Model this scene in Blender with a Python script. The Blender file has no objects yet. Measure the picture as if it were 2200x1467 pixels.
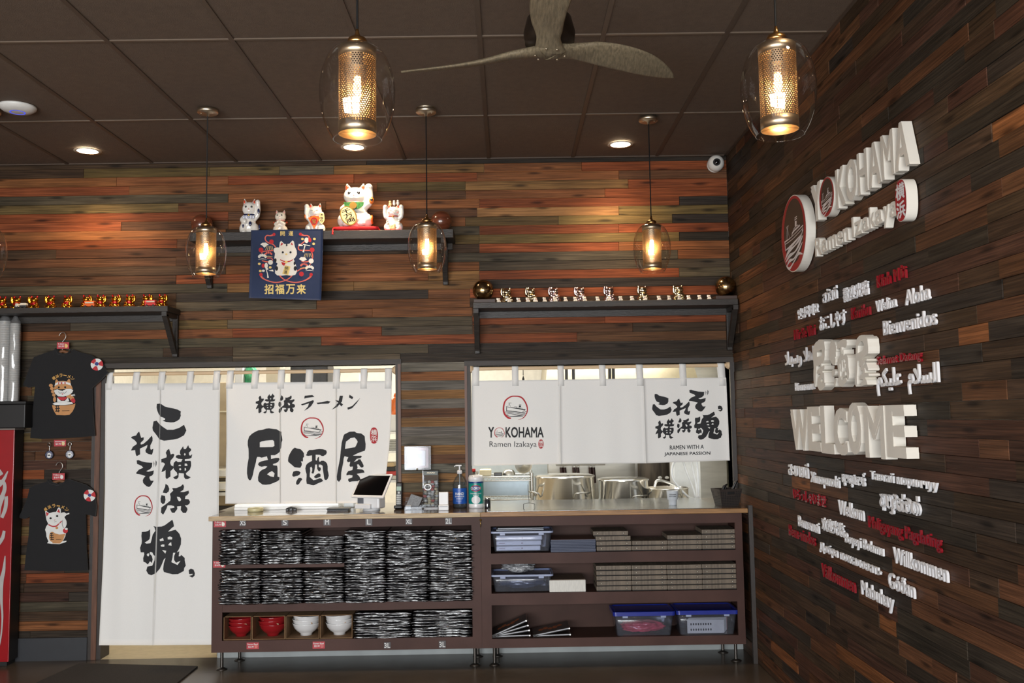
import bpy, bmesh, math, random
from mathutils import Vector, Matrix, noise
from mathutils.geometry import tessellate_polygon

SC = bpy.context.scene
COL = SC.collection
PI = math.pi
rnd = random.Random(7)

# ------------------------------------------------------------------ camera
FPX = 2003.3                      # focal length in pixels of the 2200 x 1467 frame
_pi, _ro, _ya = 0.0795663, -0.0151991, 0.0056681
CAM = Vector((0.0, -6.655, 1.645))
_F = Vector((math.sin(_ya) * math.cos(_pi), math.cos(_ya) * math.cos(_pi), math.sin(_pi)))
_R0 = Vector((math.cos(_ya), -math.sin(_ya), 0.0))
_U0 = _R0.cross(_F)
_R = _R0 * math.cos(_ro) + _U0 * math.sin(_ro)
_U = -_R0 * math.sin(_ro) + _U0 * math.cos(_ro)
cam_data = bpy.data.cameras.new('camera')
cam_data.sensor_width = 36.0
cam_data.lens = FPX / 2200.0 * 36.0
cam_data.clip_start = 0.05
cam = bpy.data.objects.new('camera', cam_data)
COL.objects.link(cam)
cam.matrix_world = Matrix(((_R.x, _U.x, -_F.x, CAM.x), (_R.y, _U.y, -_F.y, CAM.y), (_R.z, _U.z, -_F.z, CAM.z), (0, 0, 0, 1)))
SC.camera = cam

# ------------------------------------------------------------------ exposure, world, daylight
SC.view_settings.view_transform = 'Standard'
SC.view_settings.look = 'None'
SC.view_settings.gamma = 1.0
SC.view_settings.use_curve_mapping = False
SC.view_settings.exposure = 0.0
SC.cycles.max_bounces = 10
SC.cycles.transparent_max_bounces = 16
SC.cycles.sample_clamp_indirect = 4.0
SC.cycles.use_denoising = True
SC.cycles.caustics_reflective = False
SC.cycles.caustics_refractive = False

world = bpy.data.worlds.new('world')
SC.world = world
world.use_nodes = True
_bg = world.node_tree.nodes['Background']
_bg.inputs[0].default_value = (0.85, 0.92, 1.0, 1)
_bg.inputs[1].default_value = 1.2


def area_light(name, loc, rot, sx, sy, power, color, spread=180):
    l = bpy.data.lights.new(name, 'AREA')
    l.shape = 'RECTANGLE'
    l.size, l.size_y = sx, sy
    l.energy = power
    l.color = color
    l.spread = math.radians(spread)
    o = bpy.data.objects.new(name, l)
    COL.objects.link(o)
    o.location = loc
    o.rotation_euler = rot
    return o


XR = 1.618                        # room face of the planked right wall
XL = -5.0
YFRONT = -9.4                     # shop front behind the camera
ZC = 3.507                        # ceiling
DAY = (0.97, 0.985, 1.0)
# daylight enters by the two shop windows in the front wall
area_light('daylight', (-3.0, YFRONT - 0.12, 1.55), (PI / 2, 0, 0), 3.2, 2.3, 420, DAY)
area_light('daylight', (0.0, YFRONT - 0.12, 1.55), (PI / 2, 0, 0), 2.4, 2.3, 330, DAY)
# fluorescent panels in the kitchen ceiling
area_light('kitchen_tube', (-1.6, 1.5, 2.84), (0, 0, 0), 2.2, 0.6, 72, (1.0, 0.97, 0.91))
area_light('kitchen_tube', (0.6, 1.5, 2.84), (0, 0, 0), 1.8, 0.6, 68, (1.0, 0.97, 0.91))


# ------------------------------------------------------------------ pixel rays: where a photographed point lies on a real plane
def ray(u, v):
    return _F + _R * ((u - 1100) / FPX) - _U * ((v - 733.5) / FPX)


def at(u, v, Y=0.0):
    d = ray(u, v)
    return CAM + d * ((Y - CAM.y) / d.y)


def on_z(u, v, Z):
    d = ray(u, v)
    return CAM + d * ((Z - CAM.z) / d.z)


def on_x(u, v, X):
    d = ray(u, v)
    return CAM + d * ((X - CAM.x) / d.x)


# ------------------------------------------------------------------ materials
def lin(c):
    def f(x):
        x = x / 255.0
        return x / 12.92 if x <= 0.04045 else ((x + 0.055) / 1.055) ** 2.4
    return tuple(f(x) for x in c)


MATS = {}


def mat(name, rgb, rough=0.5, metal=0.0, vary=0.06, vscale=18.0, bump=0.0, bscale=60.0, coat=0.0, spec=0.5,
        emit=0.0, stretch=None, sheen=0.0):
    if name in MATS:
        return MATS[name]
    m = bpy.data.materials.new(name)
    m.use_nodes = True
    nt = m.node_tree
    b = nt.nodes['Principled BSDF']
    c = lin(rgb)
    b.inputs['Roughness'].default_value = rough
    b.inputs['Metallic'].default_value = metal
    b.inputs['Specular IOR Level'].default_value = spec
    b.inputs['Coat Weight'].default_value = coat
    b.inputs['Coat Roughness'].default_value = 0.08
    if sheen:
        b.inputs['Sheen Weight'].default_value = sheen
    tc = nt.nodes.new('ShaderNodeTexCoord')
    src = tc.outputs['Object']
    if stretch:
        mp = nt.nodes.new('ShaderNodeMapping')
        mp.inputs['Scale'].default_value = stretch
        nt.links.new(src, mp.inputs[0])
        src = mp.outputs[0]
    n = nt.nodes.new('ShaderNodeTexNoise')
    n.inputs['Scale'].default_value = vscale
    n.inputs['Detail'].default_value = 4
    nt.links.new(src, n.inputs['Vector'])
    r = nt.nodes.new('ShaderNodeValToRGB')
    r.color_ramp.elements[0].position = 0.3
    r.color_ramp.elements[1].position = 0.7
    r.color_ramp.elements[0].color = tuple(x * (1 - vary) for x in c) + (1,)
    r.color_ramp.elements[1].color = tuple(min(1, x * (1 + vary)) for x in c) + (1,)
    nt.links.new(n.outputs['Fac'], r.inputs[0])
    nt.links.new(r.outputs[0], b.inputs['Base Color'])
    if bump:
        n2 = nt.nodes.new('ShaderNodeTexNoise')
        n2.inputs['Scale'].default_value = bscale
        n2.inputs['Detail'].default_value = 5
        nt.links.new(src, n2.inputs['Vector'])
        bp = nt.nodes.new('ShaderNodeBump')
        bp.inputs['Strength'].default_value = bump
        bp.inputs['Distance'].default_value = 0.01
        nt.links.new(n2.outputs['Fac'], bp.inputs['Height'])
        nt.links.new(bp.outputs[0], b.inputs['Normal'])
    if emit:
        b.inputs['Emission Color'].default_value = c + (1,)
        b.inputs['Emission Strength'].default_value = emit
    MATS[name] = m
    return m


def glass_mat(name, tint=(255, 255, 255), ior=1.45, rough=0.0, haze=0.0):
    """thin clear sheet: fresnel mirror over a see-through, slightly tinted body (haze adds a little milky diffuse)"""
    if name in MATS:
        return MATS[name]
    m = bpy.data.materials.new(name)
    m.use_nodes = True
    nt = m.node_tree
    for n in list(nt.nodes):
        nt.nodes.remove(n)
    out = nt.nodes.new('ShaderNodeOutputMaterial')
    tr = nt.nodes.new('ShaderNodeBsdfTransparent')
    tr.inputs[0].default_value = lin(tint) + (1,)
    gl = nt.nodes.new('ShaderNodeBsdfGlossy')
    gl.inputs['Roughness'].default_value = rough
    lw = nt.nodes.new('ShaderNodeLayerWeight')
    lw.inputs['Blend'].default_value = 0.5
    pw = nt.nodes.new('ShaderNodeMath')
    pw.operation = 'POWER'
    pw.inputs[1].default_value = 3.0
    nt.links.new(lw.outputs['Facing'], pw.inputs[0])
    fr = nt.nodes.new('ShaderNodeMath')
    fr.operation = 'MULTIPLY_ADD'
    fr.inputs[1].default_value = 0.95
    fr.inputs[2].default_value = ((ior - 1) / (ior + 1)) ** 2 * 1.6
    nt.links.new(pw.outputs[0], fr.inputs[0])
    body = tr.outputs[0]
    if haze:
        df = nt.nodes.new('ShaderNodeBsdfDiffuse')
        df.inputs[0].default_value = lin(tint) + (1,)
        nz = nt.nodes.new('ShaderNodeTexNoise')
        nz.inputs['Scale'].default_value = 40
        mu = nt.nodes.new('ShaderNodeMath')
        mu.operation = 'MULTIPLY'
        mu.inputs[1].default_value = haze * 2
        nt.links.new(nz.outputs['Fac'], mu.inputs[0])
        m1 = nt.nodes.new('ShaderNodeMixShader')
        nt.links.new(mu.outputs[0], m1.inputs[0])
        nt.links.new(tr.outputs[0], m1.inputs[1])
        nt.links.new(df.outputs[0], m1.inputs[2])
        body = m1.outputs[0]
    mx = nt.nodes.new('ShaderNodeMixShader')
    nt.links.new(fr.outputs[0], mx.inputs[0])
    nt.links.new(body, mx.inputs[1])
    nt.links.new(gl.outputs[0], mx.inputs[2])
    nt.links.new(mx.outputs[0], out.inputs[0])
    MATS[name] = m
    return m


def emit_mat(name, rgb, strength):
    if name in MATS:
        return MATS[name]
    m = bpy.data.materials.new(name)
    m.use_nodes = True
    nt = m.node_tree
    for n in list(nt.nodes):
        nt.nodes.remove(n)
    out = nt.nodes.new('ShaderNodeOutputMaterial')
    e = nt.nodes.new('ShaderNodeEmission')
    e.inputs[0].default_value = lin(rgb) + (1,)
    e.inputs[1].default_value = strength
    nt.links.new(e.outputs[0], out.inputs[0])
    MATS[name] = m
    return m


def wood_mat(name, rough=0.55, strength=1.0):
    """stained boards: the stain of each board is its 'tone' attribute; grain, streaks and knots run along the board (UV)"""
    m = bpy.data.materials.new(name)
    m.use_nodes = True
    nt = m.node_tree
    L = nt.links.new
    b = nt.nodes['Principled BSDF']
    b.inputs['Roughness'].default_value = rough
    b.inputs['Specular IOR Level'].default_value = 0.16
    at_ = nt.nodes.new('ShaderNodeAttribute')
    at_.attribute_name = 'tone'
    uv = nt.nodes.new('ShaderNodeTexCoord')

    def noise_(sx, sy, scale, detail, dist=0.0):
        mp = nt.nodes.new('ShaderNodeMapping')
        mp.inputs['Scale'].default_value = (sx, sy, 1)
        L(uv.outputs['UV'], mp.inputs[0])
        n = nt.nodes.new('ShaderNodeTexNoise')
        n.inputs['Scale'].default_value = scale
        n.inputs['Detail'].default_value = detail
        n.inputs['Distortion'].default_value = dist
        L(mp.outputs[0], n.inputs['Vector'])
        return n.outputs['Fac']

    def ramp(src, p0, p1, c0, c1):
        r = nt.nodes.new('ShaderNodeValToRGB')
        r.color_ramp.elements[0].position = p0
        r.color_ramp.elements[1].position = p1
        r.color_ramp.elements[0].color = (c0, c0, c0, 1)
        r.color_ramp.elements[1].color = (c1, c1, c1, 1)
        L(src, r.inputs[0])
        return r.outputs[0]

    def mul(a, bb, f=1.0):
        x = nt.nodes.new('ShaderNodeMix')
        x.data_type = 'RGBA'
        x.blend_type = 'MULTIPLY'
        x.inputs[0].default_value = f
        L(a, x.inputs[6])
        L(bb, x.inputs[7])
        return x.outputs[2]

    fine = ramp(noise_(3, 150, 1.0, 7, 0.8), 0.32, 0.7, 0.5, 1.28)
    broad = ramp(noise_(1.3, 26, 1.0, 5, 1.6), 0.3, 0.72, 0.62, 1.28)
    patch = ramp(noise_(2.2, 2.2, 1.0, 3), 0.3, 0.7, 0.72, 1.18)
    mp = nt.nodes.new('ShaderNodeMapping')
    mp.inputs['Scale'].default_value = (1.7, 8, 1)
    L(uv.outputs['UV'], mp.inputs[0])
    vo = nt.nodes.new('ShaderNodeTexVoronoi')
    vo.voronoi_dimensions = '2D'
    vo.inputs['Scale'].default_value = 1.0
    vo.inputs['Randomness'].default_value = 1.0
    L(mp.outputs[0], vo.inputs['Vector'])
    knot = ramp(vo.outputs['Distance'], 0.035, 0.12, 0.2, 1.0)
    c = mul(at_.outputs['Color'], fine, strength)
    c = mul(c, broad, strength)
    c = mul(c, patch, 0.9)
    c = mul(c, knot, 0.85)
    L(c, b.inputs['Base Color'])
    bp = nt.nodes.new('ShaderNodeBump')
    bp.inputs['Strength'].default_value = 0.35
    bp.inputs['Distance'].default_value = 0.004
    L(fine, bp.inputs['Height'])
    L(bp.outputs[0], b.inputs['Normal'])
    MATS[name] = m
    return m


# ------------------------------------------------------------------ mesh building
class MB:
    def __init__(self):
        self.v, self.f, self.mi, self.sm = [], [], [], []
        self.col, self.uv = None, None

    def add(self, vs, fs, m=0, smooth=False):
        k = len(self.v)
        self.v += [tuple(p) for p in vs]
        for f in fs:
            self.f.append(tuple(i + k for i in f))
            self.mi.append(m)
            self.sm.append(smooth)
        return self

    def box(self, x0, x1, y0, y1, z0, z1, m=0):
        vs = [(x, y, z) for z in (z0, z1) for y in (y0, y1) for x in (x0, x1)]
        return self.add(vs, [(0, 2, 3, 1), (4, 5, 7, 6), (0, 1, 5, 4), (2, 6, 7, 3), (0, 4, 6, 2), (1, 3, 7, 5)], m)

    def cham(self, x0, x1, y0, y1, z0, z1, b, m=0):
        """box with chamfered edges"""
        bm = bmesh.new()
        bmesh.ops.create_cube(bm, size=1)
        for v in bm.verts:
            v.co = Vector((x0 + (v.co.x + .5) * (x1 - x0), y0 + (v.co.y + .5) * (y1 - y0), z0 + (v.co.z + .5) * (z1 - z0)))
        bmesh.ops.bevel(bm, geom=bm.edges[:], offset=b, segments=2, affect='EDGES', profile=0.5)
        return self.bm(bm, m)

    def bm(self, bm, m=0, smooth=False, M=None):
        bm.verts.ensure_lookup_table()
        bm.verts.index_update()
        vs = [(M @ v.co if M else v.co.copy()) for v in bm.verts]
        self.add(vs, [[v.index for v in f.verts] for f in bm.faces], m, smooth)
        bm.free()
        return self

    def cyl(self, p0, p1, r0, r1=None, n=16, m=0, smooth=True, caps=True):
        return self.tube([p0, p1], [r0, r0 if r1 is None else r1], n, m, smooth, caps)

    def tube(self, pts, r, n=10, m=0, smooth=True, caps=True, flat=1.0):
        pts = [Vector(p) for p in pts]
        if not isinstance(r, (list, tuple)):
            r = [r] * len(pts)
        rings = []
        up = None
        for i, p in enumerate(pts):
            t = (pts[min(i + 1, len(pts) - 1)] - pts[max(i - 1, 0)])
            t = t.normalized() if t.length > 1e-9 else Vector((0, 0, 1))
            if up is None:
                up = Vector((0, 0, 1)) if abs(t.z) < 0.9 else Vector((0, -1, 0))
            a = t.cross(up)
            if a.length < 1e-6:
                a = t.cross(Vector((1, 0, 0)))
            a.normalize()
            b = a.cross(t).normalized()
            up = b
            rings.append([p + a * (math.cos(2 * PI * k / n) * r[i]) + b * (math.sin(2 * PI * k / n) * r[i] * flat) for k in range(n)])
        vs = [p for ring in rings for p in ring]
        fs = []
        for i in range(len(pts) - 1):
            for k in range(n):
                fs.append((i * n + k, i * n + (k + 1) % n, (i + 1) * n + (k + 1) % n, (i + 1) * n + k))
        self.add(vs, fs, m, smooth)
        if caps:
            self.add(rings[0], [tuple(reversed(range(n)))], m, False)
            self.add(rings[-1], [tuple(range(n))], m, False)
        return self

    def lathe(self, prof, n=32, c=(0, 0, 0), m=0, smooth=True, ax='z'):
        c = Vector(c)
        vs = []
        for r, z in prof:
            for k in range(n):
                a = 2 * PI * k / n
                if ax == 'z':
                    vs.append(c + Vector((r * math.cos(a), r * math.sin(a), z)))
                elif ax == 'y':
                    vs.append(c + Vector((r * math.cos(a), z, -r * math.sin(a))))
                else:
                    vs.append(c + Vector((z, r * math.cos(a), r * math.sin(a))))
        fs = []
        for i in range(len(prof) - 1):
            for k in range(n):
                fs.append((i * n + k, i * n + (k + 1) % n, (i + 1) * n + (k + 1) % n, (i + 1) * n + k))
        return self.add(vs, fs, m, smooth)

    def ball(self, c, r, nu=16, nv=10, m=0, smooth=True):
        if not isinstance(r, (tuple, list)):
            r = (r, r, r)
        c = Vector(c)
        vs = [c + Vector((0, 0, -r[2]))]
        for j in range(1, nv):
            t = -PI / 2 + PI * j / nv
            for i in range(nu):
                a = 2 * PI * i / nu
                vs.append(c + Vector((r[0] * math.cos(t) * math.cos(a), r[1] * math.cos(t) * math.sin(a), r[2] * math.sin(t))))
        vs.append(c + Vector((0, 0, r[2])))
        fs = []
        for i in range(nu):
            fs.append((0, 1 + (i + 1) % nu, 1 + i))
            fs.append((len(vs) - 1, len(vs) - 1 - nu + i, len(vs) - 1 - nu + (i + 1) % nu))
        for j in range(nv - 2):
            for i in range(nu):
                a, b = 1 + j * nu + i, 1 + j * nu + (i + 1) % nu
                fs.append((a, b, b + nu, a + nu))
        return self.add(vs, fs, m, smooth)

    def poly(self, loops, fn, m=0, depth=0.0, dvec=None, cuts=None):
        """2-D loops (outer + holes) filled, optionally cut to a grid and given a depth along dvec; fn maps (x, y) to 3-D"""
        bm = poly_bm(loops, cuts)
        vs = [v.co.copy() for v in bm.verts]
        bm.verts.index_update()
        fs = [[v.index for v in f.verts] for f in bm.faces]
        bm.free()
        top = [Vector(fn(v.x, v.y)) for v in vs]
        self.add(top, fs, m)
        if depth:
            dv = Vector(dvec) * depth
            for lp in loops:
                n = len(lp)
                a = [Vector(fn(*p)) for p in lp]
                self.add(a + [p + dv for p in a], [(i, (i + 1) % n, (i + 1) % n + n, i + n) for i in range(n)], m)
        return self

    def build(self, name, mats, parent=None):
        me = bpy.data.meshes.new(name)
        me.from_pydata(self.v, [], self.f)
        if not isinstance(mats, (list, tuple)):
            mats = [mats]
        for m in mats:
            me.materials.append(m)
        me.polygons.foreach_set('material_index', self.mi)
        me.polygons.foreach_set('use_smooth', self.sm)
        if self.col:
            ca = me.color_attributes.new('tone', 'FLOAT_COLOR', 'CORNER')
            flat, uvs = [], []
            for i, f in enumerate(self.f):
                for k in range(len(f)):
                    flat += self.col[i]
                    uvs += self.uv[i][k]
            ca.data.foreach_set('color', flat)
            ul = me.uv_layers.new(name='UVMap')
            ul.data.foreach_set('uv', uvs)
        me.update()
        return link(name, me, parent)


def link(name, me, parent=None):
    o = bpy.data.objects.new(name, me)
    COL.objects.link(o)
    if parent is not None:
        o.parent = parent
        if parent.parent is None:
            o.location = -parent.location
    return o


def poly_bm(loops, cuts=None):
    bm = bmesh.new()
    flat = [Vector((p[0], p[1], 0)) for lp in loops for p in lp]
    vs = [bm.verts.new(p) for p in flat]
    for t in tessellate_polygon([[Vector((p[0], p[1], 0)) for p in lp] for lp in loops]):
        try:
            bm.faces.new([vs[i] for i in t])
        except ValueError:
            pass
    if cuts:
        xs = [p.x for p in flat]
        ys = [p.y for p in flat]
        for k, (lo, hi, st) in enumerate(((min(xs), max(xs), cuts[0]), (min(ys), max(ys), cuts[1]))):
            if not st:
                continue
            q = math.floor(lo / st) * st + st
            while q < hi:
                no = (1, 0, 0) if k == 0 else (0, 1, 0)
                co = (q, 0, 0) if k == 0 else (0, q, 0)
                bmesh.ops.bisect_plane(bm, geom=bm.verts[:] + bm.edges[:] + bm.faces[:], plane_co=co, plane_no=no)
                q += st
    return bm


def bez(pts, n=12):
    """smooth open curve through points (Catmull-Rom)"""
    pts = [Vector(p) for p in pts]
    out = []
    for i in range(len(pts) - 1):
        p0, p1, p2, p3 = pts[max(i - 1, 0)], pts[i], pts[i + 1], pts[min(i + 2, len(pts) - 1)]
        for k in range(n):
            t = k / n
            out.append(0.5 * ((2 * p1) + (p2 - p0) * t + (2 * p0 - 5 * p1 + 4 * p2 - p3) * t * t + (3 * p1 - p0 - 3 * p2 + p3) * t ** 3))
    out.append(pts[-1])
    return out


def stroke(pts, n=5):
    """brush stroke with a width at each point (x, y, w) as one closed outline"""
    P = bez([Vector(p) for p in pts], n) if len(pts) > 2 else [Vector(p) for p in pts]
    l, r = [], []
    for i, p in enumerate(P):
        t = P[min(i + 1, len(P) - 1)] - P[max(i - 1, 0)]
        t = Vector((t.x, t.y)).normalized()
        nn = Vector((-t.y, t.x)) * (p.z / 2)
        l.append((p.x + nn.x, p.y + nn.y))
        r.append((p.x - nn.x, p.y - nn.y))
    return l + r[::-1]


def ell(cx, cy, rx, ry=None, n=24, rot=0.0):
    ry = rx if ry is None else ry
    c, s = math.cos(rot), math.sin(rot)
    return [(cx + rx * math.cos(2 * PI * k / n) * c - ry * math.sin(2 * PI * k / n) * s,
             cy + rx * math.cos(2 * PI * k / n) * s + ry * math.sin(2 * PI * k / n) * c) for k in range(n)]


# ------------------------------------------------------------------ scene objects
def tag(o, label=None, cat=None, group=None, kind=None):
    if label:
        o['label'] = label
    if cat:
        o['category'] = cat
    if group:
        o['group'] = group
    if kind:
        o['kind'] = kind
    return o


def thing(name, label, cat, loc=(0, 0, 0), group=None):
    o = bpy.data.objects.new(name, None)
    COL.objects.link(o)
    o.empty_display_size = 0.1
    o.location = loc
    return tag(o, label, cat, group)


def struct(o):
    o['kind'] = 'structure'
    return o


def copy_tree(o, parent=None):
    c = o.copy()
    COL.objects.link(c)
    c.parent = parent
    for ch in list(o.children):
        copy_tree(ch, c)
    return c


ORD = 'top second third fourth fifth sixth seventh eighth ninth tenth eleventh twelfth thirteenth fourteenth fifteenth sixteenth'.split()
NTH = 'first second third fourth fifth sixth seventh eighth ninth tenth eleventh twelfth thirteenth fourteenth fifteenth sixteenth seventeenth eighteenth nineteenth twentieth'.split()

# ------------------------------------------------------------------ lettering
_TXT = {}


def glyphs(s, bold=0.0, shear=0.0):
    """outline mesh of a text in its own unit box: (verts 0..1, faces, aspect, side loops)"""
    key = (s, bold, shear)
    if key in _TXT:
        return _TXT[key]
    cu = bpy.data.curves.new('lettering', 'FONT')
    cu.body = s
    cu.size = 1
    cu.offset = bold
    cu.shear = shear
    cu.resolution_u = 3
    o = bpy.data.objects.new('lettering', cu)
    COL.objects.link(o)
    dg = bpy.context.evaluated_depsgraph_get()
    dg.update()
    me = bpy.data.meshes.new_from_object(o.evaluated_get(dg))
    vs = [v.co.copy() for v in me.vertices]
    fs = [tuple(p.vertices) for p in me.polygons]
    bpy.data.objects.remove(o)
    bpy.data.curves.remove(cu)
    bpy.data.meshes.remove(me)
    xs = [v.x for v in vs]
    ys = [v.y for v in vs]
    x0, x1, y0, y1 = min(xs), max(xs), min(ys), max(ys)
    w, h = max(x1 - x0, 1e-6), max(y1 - y0, 1e-6)
    vv = [((v.x - x0) / w, (v.y - y0) / h) for v in vs]
    # merge coincident vertices so that boundary edges can be found
    idx, uniq, mp = {}, [], []
    for p in vv:
        k = (round(p[0], 5), round(p[1], 5))
        if k not in idx:
            idx[k] = len(uniq)
            uniq.append(p)
        mp.append(idx[k])
    ff = []
    for f in fs:
        g = []
        for i in f:
            if mp[i] not in g:
                g.append(mp[i])
        if len(g) > 2:
            ff.append(tuple(g))
    cnt = {}
    for f in ff:
        for i in range(len(f)):
            e = (f[i], f[(i + 1) % len(f)])
            cnt[frozenset(e)] = cnt.get(frozenset(e), []) + [e]
    edges = [v[0] for v in cnt.values() if len(v) == 1]
    _TXT[key] = (uniq, ff, w / h, edges)
    return _TXT[key]


def text_flat(mb, s, fn, m=0, bold=0.0, shear=0.0, nd=(0, -0.00015, 0)):
    if bold > 0.008:
        fx, fy = bold / glyphs(s)[2], bold
        for k, (sx, sy) in enumerate(((-1, -1), (1, -1), (-1, 1), (1, 1))):
            text_flat(mb, s, lambda x, y: Vector(fn(fx + (1 - 2 * fx) * x + sx * fx * (1 - .06 * k), fy + (1 - 2 * fy) * y + sy * fy * (1 - .06 * k))) + Vector(nd) * k, m, 0, shear)
        return mb
    vs, fs, asp, ed = glyphs(s, bold, shear)
    mb.add([fn(x, y) for x, y in vs], fs, m)
    return mb


def text_solid(mb, s, fn, dvec, m=0, bold=0.0, shear=0.0, fat=None):
    if fat:          # heavier strokes: the outline repeated a hair to each side
        out = -Vector(dvec).normalized() * 0.0003
        for k, (sx, sy) in enumerate(((-1, -1), (1, -1), (-1, 1), (1, 1))):
            text_solid(mb, s, lambda x, y: Vector(fn(fat[0] + (1 - 2 * fat[0]) * x + sx * fat[0] * (1 - .06 * k), fat[1] + (1 - 2 * fat[1]) * y + sy * fat[1] * (1 - .06 * k))) + out * k, dvec, m, bold, shear)
        return mb
    vs, fs, asp, ed = glyphs(s, bold, shear)
    top = [Vector(fn(x, y)) for x, y in vs]
    d = Vector(dvec)
    n = len(top)
    mb.add(top, fs, m)
    mb.add(top + [p + d for p in top], [(a, b, b + n, a + n) for a, b in ed], m)
    return mb


def px_rect(u0, v0, u1, v1, Y):
    """map the unit square to a rectangle of the photograph standing on the plane Y"""
    def fn(x, y):
        return at(u0 + (u1 - u0) * x, v1 + (v0 - v1) * y, Y)
    return fn

# ------------------------------------------------------------------ the room
M_wood = wood_mat('stained_boards')
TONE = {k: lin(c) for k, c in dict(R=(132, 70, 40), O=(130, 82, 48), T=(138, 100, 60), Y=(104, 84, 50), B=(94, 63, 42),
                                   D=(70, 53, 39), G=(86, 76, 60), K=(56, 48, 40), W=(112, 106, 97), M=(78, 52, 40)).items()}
ROW = 0.0655


def plank(mb, kind, s0, s1, z0, z1, tone, fixed):
    """one board of a wall: kind 'b' lies on the back wall (s = x), 'r' on the right wall (s = -y)"""
    g = 0.0006
    s0, s1, z0, z1 = s0 + g, s1 - g, z0 + g, z1 - g
    e = rnd.uniform(-0.0022, 0.0022) - 0.001
    dz = rnd.uniform(-0.0006, 0.0006)
    o1, o2 = rnd.uniform(0, 90), rnd.uniform(0, 90)
    if kind == 'b':
        P = lambda s, d, z: (s, fixed + d, z)
    else:
        P = lambda s, d, z: (fixed + d, -s, z)
    c = 0.0012
    front = [P(s0 + c, -e, z0 + c), P(s1 - c, -e, z0 + c), P(s1 - c, -e, z1 - c), P(s0 + c, -e, z1 - c)]
    rim = [P(s0, -e + c, z0), P(s1, -e + c, z0), P(s1, -e + c, z1), P(s0, -e + c, z1)]
    back = [P(s0, 0.016, z0), P(s1, 0.016, z0), P(s1, 0.016, z1), P(s0, 0.016, z1)]
    k = len(mb.v)
    mb.v += front + rim + back
    j = rnd.uniform(0.82, 1.18)
    col = [TONE[tone][0] * j * rnd.uniform(.95, 1.05), TONE[tone][1] * j, TONE[tone][2] * j * rnd.uniform(.93, 1.07), 1.0]
    uvp = [(s0 + o1, z0 + o2), (s1 + o1, z0 + o2), (s1 + o1, z1 + o2), (s0 + o1, z1 + o2)] * 3
    for f in [(0, 1, 2, 3)] + [(a + q * 4, (a + 1) % 4 + q * 4, (a + 1) % 4 + q * 4 + 4, a + q * 4 + 4) for q in (0, 1) for a in range(4)]:
        mb.f.append(tuple(i + k for i in f))
        mb.mi.append(0)
        mb.sm.append(False)
        mb.col.append(col)
        mb.uv.append([uvp[i] for i in f])


def pad(mb, m):
    """give faces added without a board tone a neutral one"""
    while len(mb.col) < len(mb.f):
        mb.col.append([0.2, 0.17, 0.14, 1])
        mb.uv.append([(0, 0)] * len(mb.f[len(mb.uv)]))


ZTOP = at(250, 362).z             # top edge of the first full row of boards
# openings of the back wall (metres): the doorway joined to the pass-through over the counter, and the second pass-through
ZHEAD = at(540, 787).z            # underside of the dark header over the left opening
ZHEAD2 = at(1290, 782).z
OX0, OX1 = at(215, 1000).x, at(854, 930).x
PX0, PX1 = at(1008, 900).x, at(1571, 900).x
ZCOUNT = at(760, 1104, -0.345).z  # counter top
DOORX = at(468, 1100).x           # doorway part of the left opening ends where the counter starts
OPEN = [(OX0, DOORX, -1, ZHEAD), (DOORX, OX1, ZCOUNT - 0.09, ZHEAD), (PX0, PX1, ZCOUNT - 0.09, ZHEAD2)]

# boards as photographed, row by row from the ceiling: pixel column where a board ends, and its stain
ROWS = ["180D450Y600Y717G1040T1250O1560R", "250O490O760R1025R1330O1560B", "277R810O1000Y1350T1560R", "490G760O1000B1300O1560R",
        "383Y700O1030O1460R1560K", "490R540B1025B1330T1560Y", "260R490B1000O1200Y1445Y1560K", "485O970D1030G1330R1560R",
        "380R690B1030Y1460Y1560K", "120D460B690G1030D1330R1560O", "378B690B930O1457G1560O", "485D1030O1560G", "378B690R920O1030T1460R1560G",
        "488G760T1040T1560K", "378D920K1010O1560R", "378D680G1010O1560D", "500B800O1015O1280B1560B", "150D360G488Y1015G1300R1560R",
        "500O820R1015G1360B1560D", "690G1020R1240R1560B", "350G500D920G1560K", "500K860G1560K"]
PILLAR = "WOWTWBTWWTBWTGOBGKT"
wb = MB()
wb.col, wb.uv = [], []
nrow = int((ZTOP + 0.04) / ROW) + 1


def clip_plank(kind, s0, s1, z0, z1, tone):
    cuts = [(s0, s1)]
    for a, b, lo, hi in OPEN:
        if z1 > lo + 0.01 and z0 < hi - 0.01:
            new = []
            for p, q in cuts:
                if b <= p or a >= q:
                    new.append((p, q))
                else:
                    if a > p:
                        new.append((p, a))
                    if b < q:
                        new.append((b, q))
            cuts = new
    for p, q in cuts:
        if q - p > 0.012:
            plank(wb, kind, p, q, z0, z1, tone, 0.0)


def x_at(px, row):
    return at(px, 372 + row * 19.75).x


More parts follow.
